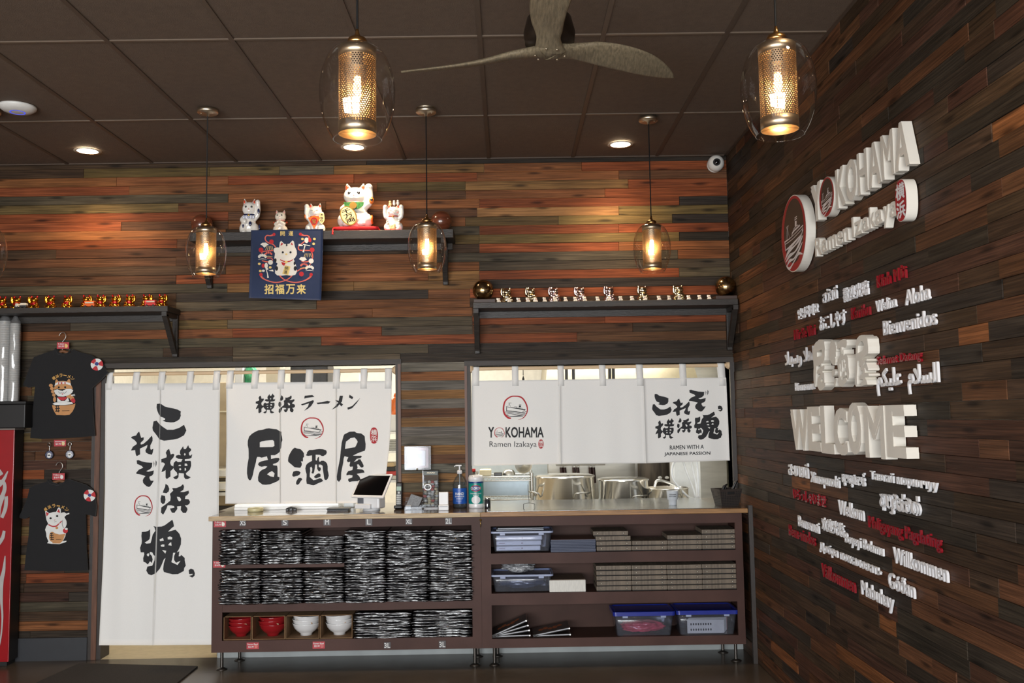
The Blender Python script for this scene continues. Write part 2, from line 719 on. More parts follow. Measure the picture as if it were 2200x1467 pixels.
plank(wb, 'b', -5.0, -1.0, ZTOP, ZC, 'D', 0.0)
plank(wb, 'b', -1.0, XR, ZTOP, ZC, 'K', 0.0)
for r in range(nrow):
    z1 = ZTOP - r * ROW
    z0 = max(z1 - ROW, 0.0)
    if z1 - z0 < 0.01:
        break
    if r < len(ROWS):
        s = ROWS[r]
        segs, num = [], ''
        for ch in s:
            if ch.isdigit():
                num += ch
            else:
                segs.append((x_at(int(num), r), ch))
                num = ''
        segs[-1] = (XR, segs[-1][1])
        left = rnd.uniform(-4.5, -4.0)
        clip_plank('b', XL, left, z0, z1, 'B')
        p = left
        for e, t in segs:
            clip_plank('b', p, e, z0, z1, t)
            p = e
    else:
        p = XL
        while p < OX0 + 0.3:
            e = min(p + rnd.uniform(0.22, 0.75), OX0 + 0.3)
            clip_plank('b', p, e, z0, z1, rnd.choice('ROBBBDDGGKKYM'))
            p = e
        t = PILLAR[(r - len(ROWS)) % len(PILLAR)]
        clip_plank('b', OX0 + 0.3, XR, z0, z1, t)
for (a, b, lo, hi) in [(XL, OX0, 0, ZC), (OX1, PX0, 0, ZC), (PX1, XR + 0.15, 0, ZC), (OX0, OX1, ZHEAD, ZC), (PX0, PX1, ZHEAD2, ZC),
                       (DOORX, OX1, 0, ZCOUNT - 0.09), (PX0, PX1, 0, ZCOUNT - 0.09)]:
    wb.box(a, b, 0.016, 0.14, lo, hi, 1)
pad(wb, 1)
M_plaster = mat('cream_plaster', (232, 226, 211), 0.7)
struct(wb.build('wall_back', [M_wood, M_plaster]))

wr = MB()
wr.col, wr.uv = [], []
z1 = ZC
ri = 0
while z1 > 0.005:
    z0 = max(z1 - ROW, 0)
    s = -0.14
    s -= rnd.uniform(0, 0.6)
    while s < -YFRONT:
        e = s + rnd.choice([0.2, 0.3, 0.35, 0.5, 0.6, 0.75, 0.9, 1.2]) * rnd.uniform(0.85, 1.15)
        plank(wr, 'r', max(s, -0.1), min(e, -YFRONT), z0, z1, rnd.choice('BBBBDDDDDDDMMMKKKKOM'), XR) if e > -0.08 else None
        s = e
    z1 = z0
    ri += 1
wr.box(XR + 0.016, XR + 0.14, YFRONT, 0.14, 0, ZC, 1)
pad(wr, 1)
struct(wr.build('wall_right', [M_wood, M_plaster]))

w = MB().box(XL - 0.12, XL, YFRONT, 0.14, 0, ZC)
struct(w.build('wall_left', mat('brown_paint', (150, 128, 106), 0.7)))
# shop front behind the camera: wall with two framed windows
w = MB()
WX = [(-4.6, -1.4), (-1.2, 1.2)]
for a, b, lo, hi in [(XL, XR + .14, 0, 0.4), (XL, XR + .14, 2.7, ZC), (XL, -4.6, .4, 2.7), (-1.4, -1.2, .4, 2.7), (1.2, XR + .14, .4, 2.7)]:
    w.box(a, b, YFRONT - 0.12, YFRONT, lo, hi)
struct(w.build('wall_front', mat('tan_paint', (150, 130, 110), 0.7)))
for k, (a, b) in enumerate(WX):
    w = MB()
    for x in (a, (2 * a + b) / 3, (a + 2 * b) / 3, b - 0.05):
        w.box(x, x + 0.05, YFRONT - 0.09, YFRONT - 0.03, 0.4, 2.7)
    for z in (0.4, 1.9, 2.65):
        w.box(a, b, YFRONT - 0.09, YFRONT - 0.03, z, z + 0.05)
    struct(w.build('window_%d' % (k + 1), mat('dark_bronze_metal', (40, 36, 33), 0.4, 0.6)))

# floor: polished dark concrete in the shop, pale sealed floor in the kitchen
m = mat('polished_concrete', (74, 67, 60), 0.27, vary=0.3, vscale=2.2, bump=0.12, bscale=7, spec=0.45)
f = MB().box(XL, XR + .14, YFRONT - 0.12, 0.0, -0.08, 0.0)
struct(f.build('floor', m))
f = MB().box(-3.6, XR + 0.6, 0.0, 3.2, -0.08, 0.0)
struct(f.build('floor_kitchen', mat('beige_floor', (176, 158, 126), 0.4, vary=.1)))

# ceiling: dark lay-in tiles in a T-bar grid
c = MB()
GX, GY = 0.6096, 1.2192
gx0, gy0 = -0.1113, -0.9763
for i in range(-9, 4):
    for j in range(-1, 8):
        x0, x1 = gx0 + i * GX, gx0 + (i + 1) * GX
        y1, y0 = gy0 - j * GY, gy0 - (j + 1) * GY
        x0, x1, y0, y1 = max(x0, XL), min(x1, XR), max(y0, YFRONT), min(y1, 0.0)
        if x1 - x0 > 0.02 and y1 - y0 > 0.02:
            c.box(x0 + .011, x1 - .011, y0 + .011, y1 - .011, ZC + 0.006, ZC + 0.02, 0)
for i in range(-8, 4):
    x = gx0 + i * GX
    if XL < x < XR:
        c.box(x - .012, x + .012, YFRONT, 0, ZC, ZC + 0.012, 1)
for j in range(-1, 8):
    y = gy0 - j * GY
    if YFRONT < y < 0:
        c.box(XL, XR, y - .008, y + .008, ZC + 0.0005, ZC + 0.0125, 2)
c.box(XL, XR, -0.02, 0, ZC - 0.002, ZC + 0.01, 1)
c.box(XR - .02, XR, YFRONT, 0, ZC - 0.002, ZC + 0.01, 1)
c.box(XL, XR + .14, YFRONT, 0.14, ZC + 0.021, ZC + 0.1, 1)
m = mat('ceiling_tile', (98, 82, 69), 0.75, vary=0.1, vscale=30, bump=0.35, bscale=220)
nt = m.node_tree          # pale mineral flecks in the tile face
pr = nt.nodes['Principled BSDF']
vo = nt.nodes.new('ShaderNodeTexVoronoi')
vo.inputs['Scale'].default_value = 95
rp = nt.nodes.new('ShaderNodeValToRGB')
rp.color_ramp.elements[0].position = 0.05
rp.color_ramp.elements[0].color = (0.42, 0.36, 0.28, 1)
rp.color_ramp.elements[1].position = 0.09
rp.color_ramp.elements[1].color = (0, 0, 0, 1)
nt.links.new([n for n in nt.nodes if n.type == 'TEX_COORD'][0].outputs['Object'], vo.inputs['Vector'])
nt.links.new(vo.outputs['Distance'], rp.inputs[0])
mx = nt.nodes.new('ShaderNodeMix')
mx.data_type = 'RGBA'
mx.blend_type = 'ADD'
mx.inputs[0].default_value = 0.30
src = pr.inputs['Base Color'].links[0].from_socket
nt.links.new(src, mx.inputs[6])
nt.links.new(rp.outputs[0], mx.inputs[7])
nt.links.new(mx.outputs[2], pr.inputs['Base Color'])
struct(c.build('ceiling', [m, mat('ceiling_bar', (80, 66, 55), 0.5), mat('ceiling_cross_bar_highlight', (104, 89, 75), 0.45)]))  # cross bars coloured paler than the long bars: their highlight is painted in

# dark wooden frames round the openings
M_dark = mat('black_stained_wood', (46, 38, 33), 0.5, vary=0.25, vscale=6, stretch=(12, 12, 1), bump=.2)
M_rust = mat('brown_stained_wood', (96, 62, 44), 0.5, vary=0.3, vscale=7, stretch=(10, 10, 1))
M_darkh = mat('black_stained_wood_rail', (50, 43, 37), 0.5, vary=0.3, vscale=6, stretch=(1, 12, 12), bump=.2)
t = MB()
t.box(OX0 - 0.035, OX0, -0.012, 0.14, 0, ZHEAD, 1)          # door jamb: brown lath and dark lining
t.box(OX0, OX0 + 0.03, -0.004, 0.14, 0, ZHEAD, 0)
t.box(OX0 - 0.06, OX0 - 0.035, -0.008, 0.016, 0, ZHEAD + .02, 0)
struct(t.build('trim_1', [M_dark, M_rust]))
t = MB().box(OX0 - 0.06, OX1 + 0.03, -0.014, 0.14, ZHEAD, ZHEAD + 0.035, 0)
struct(t.build('trim_2', M_darkh))
t = MB()
t.box(OX1 - 0.012, OX1 + 0.006, -0.006, 0.14, ZCOUNT, ZHEAD, 0)
t.box(OX1 + 0.006, OX1 + 0.026, -0.012, 0.03, ZCOUNT, ZHEAD + .03, 1)
struct(t.build('trim_3', [M_dark, M_rust]))
t = MB()
t.box(PX0 - 0.03, PX0 - 0.012, -0.012, 0.03, ZCOUNT, ZHEAD2 + .03, 1)
t.box(PX0 - 0.012, PX0 + 0.012, -0.006, 0.14, ZCOUNT, ZHEAD2, 0)
struct(t.build('trim_4', [M_dark, M_rust]))
t = MB().box(PX0 - 0.03, XR, -0.014, 0.14, ZHEAD2, ZHEAD2 + 0.035)
struct(t.build('trim_5', M_darkh))
t = MB().box(PX1, PX1 + 0.035, -0.012, 0.14, ZCOUNT, ZHEAD2)
struct(t.build('trim_6', M_dark))
t = MB().box(XR - 0.028, XR, -0.395, -0.365, 0, ZCOUNT + 0.02)     # lath closing the counter against the right wall
struct(t.build('trim_7', M_dark))
b = MB().box(XL, OX0 - .06, -0.018, 0.0, 0, 0.155)
struct(b.build('baseboard_left', mat('blue_black_board', (44, 46, 50), 0.5)))
b = MB().box(DOORX + 0.01, XR, -0.012, 0.0, 0, 0.16)
struct(b.build('baseboard_back', mat('grey_board', (150, 156, 156), 0.5, vary=.12, vscale=5)))

# the kitchen behind
kw = MB()
kw.box(-3.6, 2.2, 3.0, 3.1, 0, 2.9)
struct(kw.build('wall_kitchen_back', M_plaster))
kw = MB().box(-3.7, -3.6, 0.14, 3.1, 0, 2.9)
struct(kw.build('wall_kitchen_left', M_plaster))
kw = MB().box(2.2, 2.3, 0.14, 3.1, 0, 2.9)
struct(kw.build('wall_kitchen_right', M_plaster))
kw = MB().box(-3.7, 2.3, 0.14, 3.1, 2.9, 3.0)
struct(kw.build('ceiling_kitchen', mat('white_paint', (228, 224, 212), 0.7)))

# ------------------------------------------------------------------ brush characters (outlines with counters)
def Z(ox, oy, s, *loops):
    return [[(ox + x / s, oy + y / s) for x, y in lp] for lp in loops]


BR = {}
BR['i'] = [Z(520, 910, 10.48, [(130,390),(160,290),(220,230),(300,180),(370,150),(450,140),(540,112),(610,105),(700,118),(780,125),(840,165),(885,180),(885,240),(900,300),(910,370),(890,420),(880,540),(860,590),(845,640),(800,675),(740,710),(650,710),(655,795),(760,770),(830,770),(845,800),(815,860),(760,890),(700,905),(700,935),(790,945),(800,1000),(800,1190),(845,1205),(840,1260),(800,1295),(720,1330),(630,1365),(540,1375),(460,1370),(400,1325),(365,1290),(360,1210),(375,1140),(400,1080),(450,1040),(530,1005),(570,965),(520,955),(440,970),(390,955),(362,920),(375,880),(430,850),(510,830),(585,815),(560,735),(500,750),(440,765),(400,750),(345,748),(325,790),(315,860),(290,950),(265,1050),(245,1150),(215,1240),(190,1275),(160,1272),(130,1220),(112,1120),(115,1000),(130,880),(150,780),(150,650),(145,560),(128,480)],
    [(400,420),(440,400),(540,380),(690,368),(722,395),(730,500),(690,525),(500,530),(400,530)], [(565,1140),(610,1100),(675,1065),(735,1120),(715,1200),(640,1185)])]
BR['zaka'] = [Z(610, 950, 14.67, lp) for lp in (
    [(345,165),(410,195),(520,215),(580,270),(630,340),(635,460),(600,490),(600,600),(535,600),(565,670),(560,730),(515,805),(420,795),(335,785),(250,710),(140,620),(130,570),(140,480),(170,390),(240,270),(270,225)],
    [(300,920),(390,895),(470,905),(525,950),(500,1010),(440,1055),(380,1065),(310,1085),(265,1060),(265,1010)],
    [(465,1120),(545,1120),(580,1165),(520,1240),(480,1310),(430,1340),(385,1320),(385,1250),(420,1180)],
    [(690,410),(720,370),(730,310),(800,240),(900,240),(1000,225),(1120,210),(1230,220),(1330,250),(1355,315),(1330,380),(1240,435),(1190,430),(1130,395),(1000,392),(1000,560),(1020,580),(1045,560),(1055,500),(1085,460),(1110,465),(1105,560),(1115,605),(1140,615),(1180,580),(1250,580),(1320,620),(1365,680),(1380,760),(1380,880),(1400,960),(1415,1050),(1380,1150),(1340,1190),(1290,1185),(1270,1140),(1255,1030),(1240,940),(1225,850),(1220,740),(1170,705),(1100,700),(1100,775),(1160,800),(1165,860),(1130,915),(1090,905),(1050,840),(1040,700),(985,705),(975,800),(955,930),(930,985),(885,980),(870,950),(890,900),(895,820),(860,765),(825,800),(830,900),(815,1000),(815,1090),(880,1150),(930,1195),(1000,1180),(1080,1150),(1120,1130),(1180,1140),(1240,1215),(1180,1250),(1080,1290),(1010,1325),(950,1355),(880,1350),(800,1320),(720,1305),(705,1200),(715,1080),(715,1000),(690,920),(675,820),(700,720),(750,660),(820,620),(885,585),(885,410),(760,430)],
    [(950,1080),(1000,1030),(1060,990),(1110,975),(1155,1010),(1155,1080),(1090,1110),(1010,1135),(960,1110)])]
BR['ya'] = [Z(715, 910, 10.48, [(240,280),(260,240),(310,215),(380,180),(490,175),(540,210),(640,220),(700,265),(720,290),(725,370),(740,460),(735,560),(720,610),(640,635),(560,665),(450,722),(640,720),(655,745),(620,775),(540,790),(475,865),(560,830),(570,805),(620,800),(660,870),(695,940),(690,975),(650,990),(620,970),(580,915),(545,920),(560,990),(545,1020),(660,1030),(700,1055),(715,1100),(640,1110),(540,1130),(600,1190),(640,1290),(430,1300),(375,1315),(345,1280),(350,1240),(440,1210),(445,1165),(370,1150),(310,1165),(305,1130),(350,1065),(440,1045),(455,965),(390,970),(375,940),(395,855),(340,870),(315,830),(350,755),(310,745),(265,730),(245,780),(235,880),(210,1000),(190,1100),(185,1250),(140,1310),(95,1270),(90,1190),(110,1050),(140,900),(165,760),(180,600),(200,430)],
    [(275,570),(285,470),(300,400),(345,370),(400,325),(490,310),(545,370),(560,410),(520,500),(500,530),(400,545)])]
BR['yoko'] = [Z(540, 840, 22.0, [(440,215),(465,290),(490,370),(560,345),(600,375),(570,450),(490,530),(470,600),(500,670),(560,695),(575,740),(520,800),(480,830),(480,980),(370,1050),(335,1010),(335,800),(290,830),(210,860),(240,770),(320,630),(260,590),(210,595),(205,500),(270,480),(360,450),(370,400),(340,320),(380,250)]),
    Z(540, 840, 22.0, [(640,450),(650,400),(720,380),(790,390),(760,330),(770,260),(860,140),(880,220),(940,220),(1010,110),(1040,180),(1100,220),(1090,270),(1030,320),(1040,390),(1080,400),(1130,360),(1110,460),(1040,490),(910,500),(910,550),(1080,545),(1095,580),(1100,680),(1060,790),(940,890),(960,940),(1090,1000),(1000,1050),(930,1050),(885,1000),(880,895),(730,880),(720,1000),(670,1050),(610,1050),(560,1000),(690,940),(670,870),(580,780),(565,700),(580,600),(650,540),(700,580),(800,575),(840,500),(720,490)],
    [(880,365),(905,330),(940,360),(910,405)], [(710,690),(740,655),(795,655),(790,690)], [(905,620),(960,620),(990,660),(980,685),(905,685)], [(745,755),(790,750),(805,790),(770,810),(745,795)], [(905,745),(935,745),(950,780),(935,815),(905,815)])]
BR['hama'] = [Z(540, 840, 22.0, [(1415,190),(1480,240),(1515,330),(1500,400),(1440,455),(1340,440),(1360,370),(1400,280)]),
    Z(540, 840, 22.0, [(1305,505),(1400,530),(1415,640),(1390,730),(1340,760),(1285,700),(1280,600)]),
    Z(540, 840, 22.0, [(1590,310),(1700,310),(1820,260),(1880,200),(1910,270),(1890,360),(1800,420),(1900,420),(2030,380),(2040,450),(1990,510),(1950,530),(1930,610),(2030,620),(2070,690),(2050,750),(1990,790),(1930,790),(1990,860),(2000,910),(1960,1000),(1880,1000),(1820,920),(1830,810),(1720,820),(1730,890),(1650,1000),(1580,990),(1530,880),(1650,855),(1640,810),(1560,790),(1470,790),(1440,880),(1390,980),(1350,1050),(1290,990),(1300,850),(1420,760),(1540,660),(1550,560),(1530,470),(1620,380)],
    [(1715,550),(1790,560),(1830,620),(1820,660),(1775,680),(1740,630)])]
BR['ramen'] = [Z(460, 770, 4.314, lp) for lp in ([(840,345),(910,338),(930,355),(860,365),(835,372)], [(805,425),(920,385),(925,400),(900,440),(870,465),(835,485),(870,445),(880,415),(850,425),(815,435)],
    [(950,410),(1000,405),(1050,392),(1080,400),(1060,418),(1000,420),(960,425)], [(1165,345),(1195,345),(1185,400),(1140,450),(1090,475),(1120,445),(1150,410)], [(1120,385),(1150,390),(1195,425),(1180,445),(1150,410)],
    [(1255,335),(1290,358),(1280,378),(1250,360)], [(1355,365),(1320,415),(1280,460),(1240,475),(1235,455),(1280,440),(1320,400)])]
BR['ko'] = [Z(270, 860, 14.67, lp) for lp in ([(985,110),(1080,100),(1150,135),(1230,190),(1350,225),(1500,250),(1640,290),(1740,345),(1730,430),(1740,480),(1700,590),(1620,650),(1520,690),(1420,695),(1280,680),(1160,640),(1240,610),(1250,575),(1180,540),(1100,510),(1040,430),(1000,330),(975,220)],
    [(880,660),(980,640),(1060,745),(1180,840),(1310,925),(1500,925),(1680,870),(1840,770),(1915,945),(1840,1100),(1660,1200),(1500,1235),(1340,1255),(1210,1270),(1060,1225),(1000,1130),(940,1050),(860,950),(845,860)])]
BR['re'] = [[[(299.3,927.1),(301.4,934.3),(303.4,940.4),(308.9,939.1),(308.9,944.5),(302,951.3),(302.7,954.7),(308.2,953.4),(317.7,945.2),(326.2,935.7),(327.9,940.4),(327.9,947.3),(323.2,956.4),(322.8,962.9),(324.4,966.2),(329.7,963.7),(328.1,972.7),(326.4,976.8),(319.1,975.2),(313.3,971.9),(312.5,967),(315.8,961.3),(317,955.5),(310.9,958.8),(300.7,963.7),(301.1,976),(293.7,979.7),(291.7,976),(290.4,966.6),(281.5,967.8),(285.5,959.6),(293.7,953.9),(293.9,950.7),(289.1,945.2),(281.6,940.4),(283.6,937.7),(292.5,935.3),(295.9,929.5)]]]
BR['zo'] = [Z(270, 940, 12.227, lp) for lp in ([(290,600),(340,590),(430,625),(540,650),(700,660),(690,770),(640,830),(540,880),(600,895),(740,860),(730,950),(690,1000),(630,1020),(625,1060),(660,1130),(740,1130),(690,1220),(640,1285),(600,1295),(540,1270),(460,1190),(450,1120),(470,1070),(520,1010),(420,975),(360,960),(280,950),(285,910),(350,840),(460,790),(420,740),(300,690)], [(735,610),(755,680),(740,780)], [(790,590),(815,640),(810,710),(785,775)])]
BR['tama'] = [Z(290, 1110, 10.48, [(155,340),(240,335),(300,315),(340,280),(345,420),(330,500),(300,530),(220,580),(260,605),(350,595),(370,530),(400,400),(460,315),(440,240),(410,210),(480,225),(600,220),(680,185),(840,65),(860,110),(880,215),(830,250),(745,335),(840,310),(915,290),(1000,380),(1040,490),(1035,620),(990,730),(945,800),(1000,775),(985,890),(1020,890),(1040,855),(1120,925),(1120,980),(1145,1100),(1110,1150),(1100,1220),(970,1290),(850,1295),(750,1270),(650,1240),(635,1180),(650,1050),(690,925),(650,960),(610,1060),(560,1170),(470,1270),(370,1315),(300,1290),(255,1210),(280,1120),(390,1100),(440,980),(450,880),(420,860),(390,800),(340,790),(330,830),(380,880),(400,960),(380,1040),(340,1000),(290,1075),(240,1030),(190,1010),(185,930),(210,850),(205,800),(130,800),(115,700),(150,600),(155,540),(145,430)],
    [(555,510),(630,475),(650,535),(565,550)], [(735,460),(790,440),(840,465),(835,510),(740,510)], [(580,640),(620,620),(665,625),(660,675),(590,670)], [(745,640),(780,590),(815,570),(825,650)], [(610,745),(705,765),(685,830)], [(265,850),(300,815),(325,850),(310,890),(280,885)], [(860,810),(910,810),(880,890),(880,970),(925,1035),(1025,990),(960,1085),(820,1020),(845,920)])]
BR['comma'] = [Z(290, 1110, 10.48, [(1210,1200),(1260,1165),(1320,1190),(1350,1270),(1340,1330),(1290,1370),(1220,1330),(1290,1310),(1300,1285),(1220,1290)])]
# harbour emblem: a red brush ring round a ship on three waves
_E = lambda pts: stroke([(x, y, w) for x, y, w in pts], 4)
EMB_RED = [_E([(690,1220,60),(600,1215,80),(500,1150,85),(420,1060,85),(370,950,80),(350,800,75),(370,620,70),(430,450,65),(560,320,60),(720,240,55),(880,230,55),(1050,245,60),(1200,320,65),(1320,480,65),(1400,660,60),(1425,820,50),(1410,950,45),(1350,1080,40),(1260,1190,35),(1130,1260,22),(1000,1285,8)])]
EMB_INK = [_E(p) for p in ([(470,690,25),(520,710,22),(700,740,25),(900,770,40),(1100,800,50),(1250,830,45),(1340,840,30)], [(490,720,30),(490,900,30)], [(490,895,40),(620,900,40),(800,915,35),(1000,945,35),(1200,965,30),(1300,945,22),(1400,905,20)],
    [(1320,850,20),(1230,920,20),(1220,950,16)], [(420,950,16),(490,925,20)], [(450,990,18),(560,965,25),(700,965,25),(900,990,25),(1050,1020,22),(1200,1030,22),(1380,990,20)], [(480,1045,20),(600,1020,22),(750,1030,25),(900,1065,30),(1050,1090,40),(1200,1085,35),(1330,1070,30)],
    [(490,1080,15),(560,1110,25),(660,1140,25),(900,1135,40),(1100,1135,28),(1200,1145,22),(1260,1190,22)], [(1090,650,90),(1090,725,90)], [(1050,615,20),(1150,620,20)], [(620,540,14),(620,600,18),(670,700,12)], [(570,535,14),(710,535,14)], [(600,600,8),(530,670,8)],
    [(830,700,10),(940,710,14),(930,770,18)], [(940,710,10),(1180,760,10),(1190,800,10)])]
EMB_BOX = (315, 205, 1450, 1295)


def boxof(polys):
    P = [p for loops in polys for lp in loops for p in lp]
    return min(p[0] for p in P), min(p[1] for p in P), max(p[0] for p in P), max(p[1] for p in P)


def fit(polys, dst, src=None):
    """move outlines into the box dst = (u0, v0, u1, v1)"""
    a = src or boxof(polys)
    return [[[(dst[0] + (x - a[0]) / (a[2] - a[0]) * (dst[2] - dst[0]), dst[1] + (y - a[1]) / (a[3] - a[1]) * (dst[3] - dst[1])) for x, y in lp] for lp in loops] for loops in polys]


def emblem(dst):
    return fit([[l] for l in EMB_RED], dst, EMB_BOX), fit([[l] for l in EMB_INK], dst, EMB_BOX)


# ------------------------------------------------------------------ the three split curtains
M_linen = mat('white_linen', (238, 237, 233), 0.85, vary=0.02, vscale=300, bump=0.12, bscale=500, spec=0.2)
M_ink = mat('black_ink', (34, 35, 38), 0.75, vary=0.05)
M_red = mat('red_ink', (176, 40, 48), 0.75, vary=0.05)
M_pole = mat('pale_dowel', (214, 186, 150), 0.5, vary=0.08, vscale=5, stretch=(1, 20, 20))


class Curtain:
    """cloth hung from a rod: its panels, hanging loops and prints all follow one soft fold shape"""

    def __init__(s, seed, zt, zb, Y=-0.02, lean=-0.03, amp=0.006):
        s.Y, s.zt, s.zb, s.lean, s.amp, s.seed = Y, zt, zb, lean, amp, seed

    def fold(s, x, z):
        t = max(0.0, min(1.0, (s.zt - z) / (s.zt - s.zb)))
        n = noise.noise(Vector((x * 3.1 + s.seed, z * 0.55, 3.0))) * 1.5 + 0.6 * noise.noise(Vector((x * 8.0 + s.seed, z * 1.0, 9.0)))
        f = math.sin(x * 27 + s.seed + 0.9 * z) * 0.35
        return s.Y + s.lean * t + s.amp * (0.35 + 0.9 * t) * (n + f)

    def p(s, u, v, off=0.0):
        q = at(u, v, s.Y)
        y = s.fold(q.x, q.z)
        q = at(u, v, y)
        return Vector((q.x, y - off, q.z))

    def panel(s, parent, quad, name='panel'):
        """quad: pixel corners tl, tr, br, bl (each may curve: lists of points down the two sides)"""
        L, R = quad
        nx, nz = 26, 40
        mb = MB()

        def side(S, t):
            vs = [p[1] for p in S]
            v = vs[0] + (vs[-1] - vs[0]) * t
            for (u0, v0), (u1, v1) in zip(S, S[1:]):
                if v <= v1 + 1e-6:
                    return (u0 + (u1 - u0) * (v - v0) / (v1 - v0), v)
            return S[-1]
        for off in (0.0, -0.0022):
            vs = []
            for j in range(nz + 1):
                a, b = side(L, j / nz), side(R, j / nz)
                for i in range(nx + 1):
                    k = i / nx
                    q = s.p(a[0] + (b[0] - a[0]) * k, a[1] + (b[1] - a[1]) * k, off)
                    vs.append(q)
            fs = [(j * (nx + 1) + i, j * (nx + 1) + i + 1, (j + 1) * (nx + 1) + i + 1, (j + 1) * (nx + 1) + i) for j in range(nz) for i in range(nx)]
            mb.add(vs, fs, 0, True)
        n = (nx + 1) * (nz + 1)
        ring = [i for i in range(nx + 1)] + [j * (nx + 1) + nx for j in range(1, nz + 1)] + [nz * (nx + 1) + i for i in range(nx - 1, -1, -1)] + [j * (nx + 1) for j in range(nz - 1, 0, -1)]
        k0 = len(mb.v) - 2 * n
        for a, b in zip(ring, ring[1:] + ring[:1]):
            mb.f.append((k0 + a, k0 + b, k0 + b + n, k0 + a + n))
            mb.mi.append(0)
            mb.sm.append(False)
        # stitched hems along the edges
        for S in (L, R):
            pts = [s.p(*side(S, j / 24), 0.0004) for j in range(25)]
            mb.tube(pts, 0.0016, 6)
        return mb.build(name, M_linen, parent)

    def loops(s, parent, spans, vtop, vcloth, rod_y, rod_z, rr):
        for (u0, u1) in spans:
            mb = MB()
            a, b = at(u0, vcloth, s.Y), at(u1, vcloth, s.Y)
            um = (u0 + u1) / 2
            zc = s.p(um, vcloth + 14).z
            yc = s.p(um, vcloth + 14, 0.0015).y
            prof = [(yc, zc), (s.p(um, vcloth, 0.0015).y, s.p(um, vcloth).z)]
            R_ = rr + 0.002
            for k in range(13):
                th = PI + PI * 1.0 * k / 12
                prof.append((rod_y + R_ * math.cos(th), rod_z - R_ * math.sin(th)))
            prof.append((s.Y + 0.006, zc + 0.02))
            vs = [(x, y, z) for (y, z) in prof for x in (a.x, b.x)]
            mb.add(vs, [(2 * i, 2 * i + 1, 2 * i + 3, 2 * i + 2) for i in range(len(prof) - 1)], 0, True)
            o = mb.build('hanging_loop', M_linen, parent)
            md = o.modifiers.new('thick', 'SOLIDIFY')
            md.thickness = 0.0016

    def prints(s, parent, name, polys, material, off=0.0012, step=7.0):
        mb = MB()
        for loops in polys:
            mb.poly(loops, lambda x, y: s.p(x, y, off), 0, cuts=(step, step * 2))
        return mb.build(name, material, parent)

    def text(s, mb, txt, box, bold=0.0, shear=0.0, off=0.0012):
        u0, v0, u1, v1, sl = box           # sl: how far the line climbs over its length
        text_flat(mb, txt, lambda x, y: s.p(u0 + (u1 - u0) * x, v1 + (v0 - v1) * y - sl * x, off), 0, bold, shear)


# rod over the doorway and the counter pass-through, rod over the second pass-through
rodr = 0.0135
ra, rb = at(216, 803.5, 0.015), at(850, 796, 0.015)
ROD1 = (ra.z + rb.z) / 2
rod = MB().tube([(OX0 + 0.03, 0.015, ROD1), (OX1 - 0.014, 0.015, ROD1)], rodr, 14)
tag(rod.build('curtain_rod', M_pole), 'long pale wooden rod over the doorway carrying two white curtains', 'rod')
rk = MB().lathe([(0, 0), (0.03, 0), (0.03, 0.006), (0.02, 0.022), (0.0, 0.022)], 20, (OX1 - 0.012, 0.015, ROD1), 0, True, 'x')
for i in range(len(rk.v)):
    x, y, z = rk.v[i]
    rk.v[i] = (2 * (OX1 - 0.012) - x, y, z)
tag(rk.build('rod_socket', M_pole), 'round wooden rod socket on the post left of the plank pillar', 'socket')
rc, rd = at(1008, 791.5, 0.015), at(1566, 785, 0.015)
ROD2 = (rc.z + rd.z) / 2
rod = MB().tube([(PX0 + 0.012, 0.015, ROD2), (PX1, 0.015, ROD2)], rodr, 14)
tag(rod.build('curtain_rod', M_pole), 'pale wooden rod carrying the white three panel curtain beside the letter wall', 'rod')
for x, sg, lab in ((PX0 + 0.012, 1, 'round wooden rod socket on the post right of the plank pillar'), (PX1, -1, 'round wooden rod socket on the post next to the letter wall')):
    rk = MB().lathe([(0, 0), (0.03, 0), (0.03, 0.006), (0.02, 0.022), (0.0, 0.022)], 20, (0, 0.015, ROD2), 0, True, 'x')
    rk.v = [(x + sg * a, b, c) for a, b, c in rk.v]
    tag(rk.build('rod_socket', M_pole), lab, 'socket')

# 1: long doorway curtain
n1 = Curtain(1.3, at(345, 823, -.02).z, at(345, 1385, -.02).z, -0.02, -0.045, 0.014)
C1 = thing('noren_curtain', 'long white two panel doorway curtain with a vertical line of black brush characters', 'curtain', at(345, 1385, -0.05))
n1.panel(C1, ([(227, 823.5), (226, 1050), (222, 1200), (213, 1386)], [(345, 823.5), (344, 905), (340.5, 1050), (337, 1110), (332.5, 1250), (329.5, 1386)]))
n1.panel(C1, ([(345, 823.5), (344, 905), (340.5, 1050), (338.5, 1110), (334, 1250), (329.5, 1386)], [(472.5, 822.5), (470, 1000), (468, 1385)]))
n1.loops(C1, [(228, 240), (284, 298), (339, 353), (400, 414), (457, 471)], 796, 823.5, 0.015, ROD1, rodr)
ink = BR['ko'] + BR['re'] + BR['zo'] + fit(BR['yoko'], (346.5, 956, 413, 1029)) + fit(BR['hama'], (345, 1039, 408.5, 1105.5)) + BR['tama'] + BR['comma']
n1.prints(C1, 'lettering', ink, M_ink)
er, ei = emblem((288, 1064, 328, 1109))
n1.prints(C1, 'emblem_ring', er, M_red)
n1.prints(C1, 'emblem_ship', ei, M_ink)

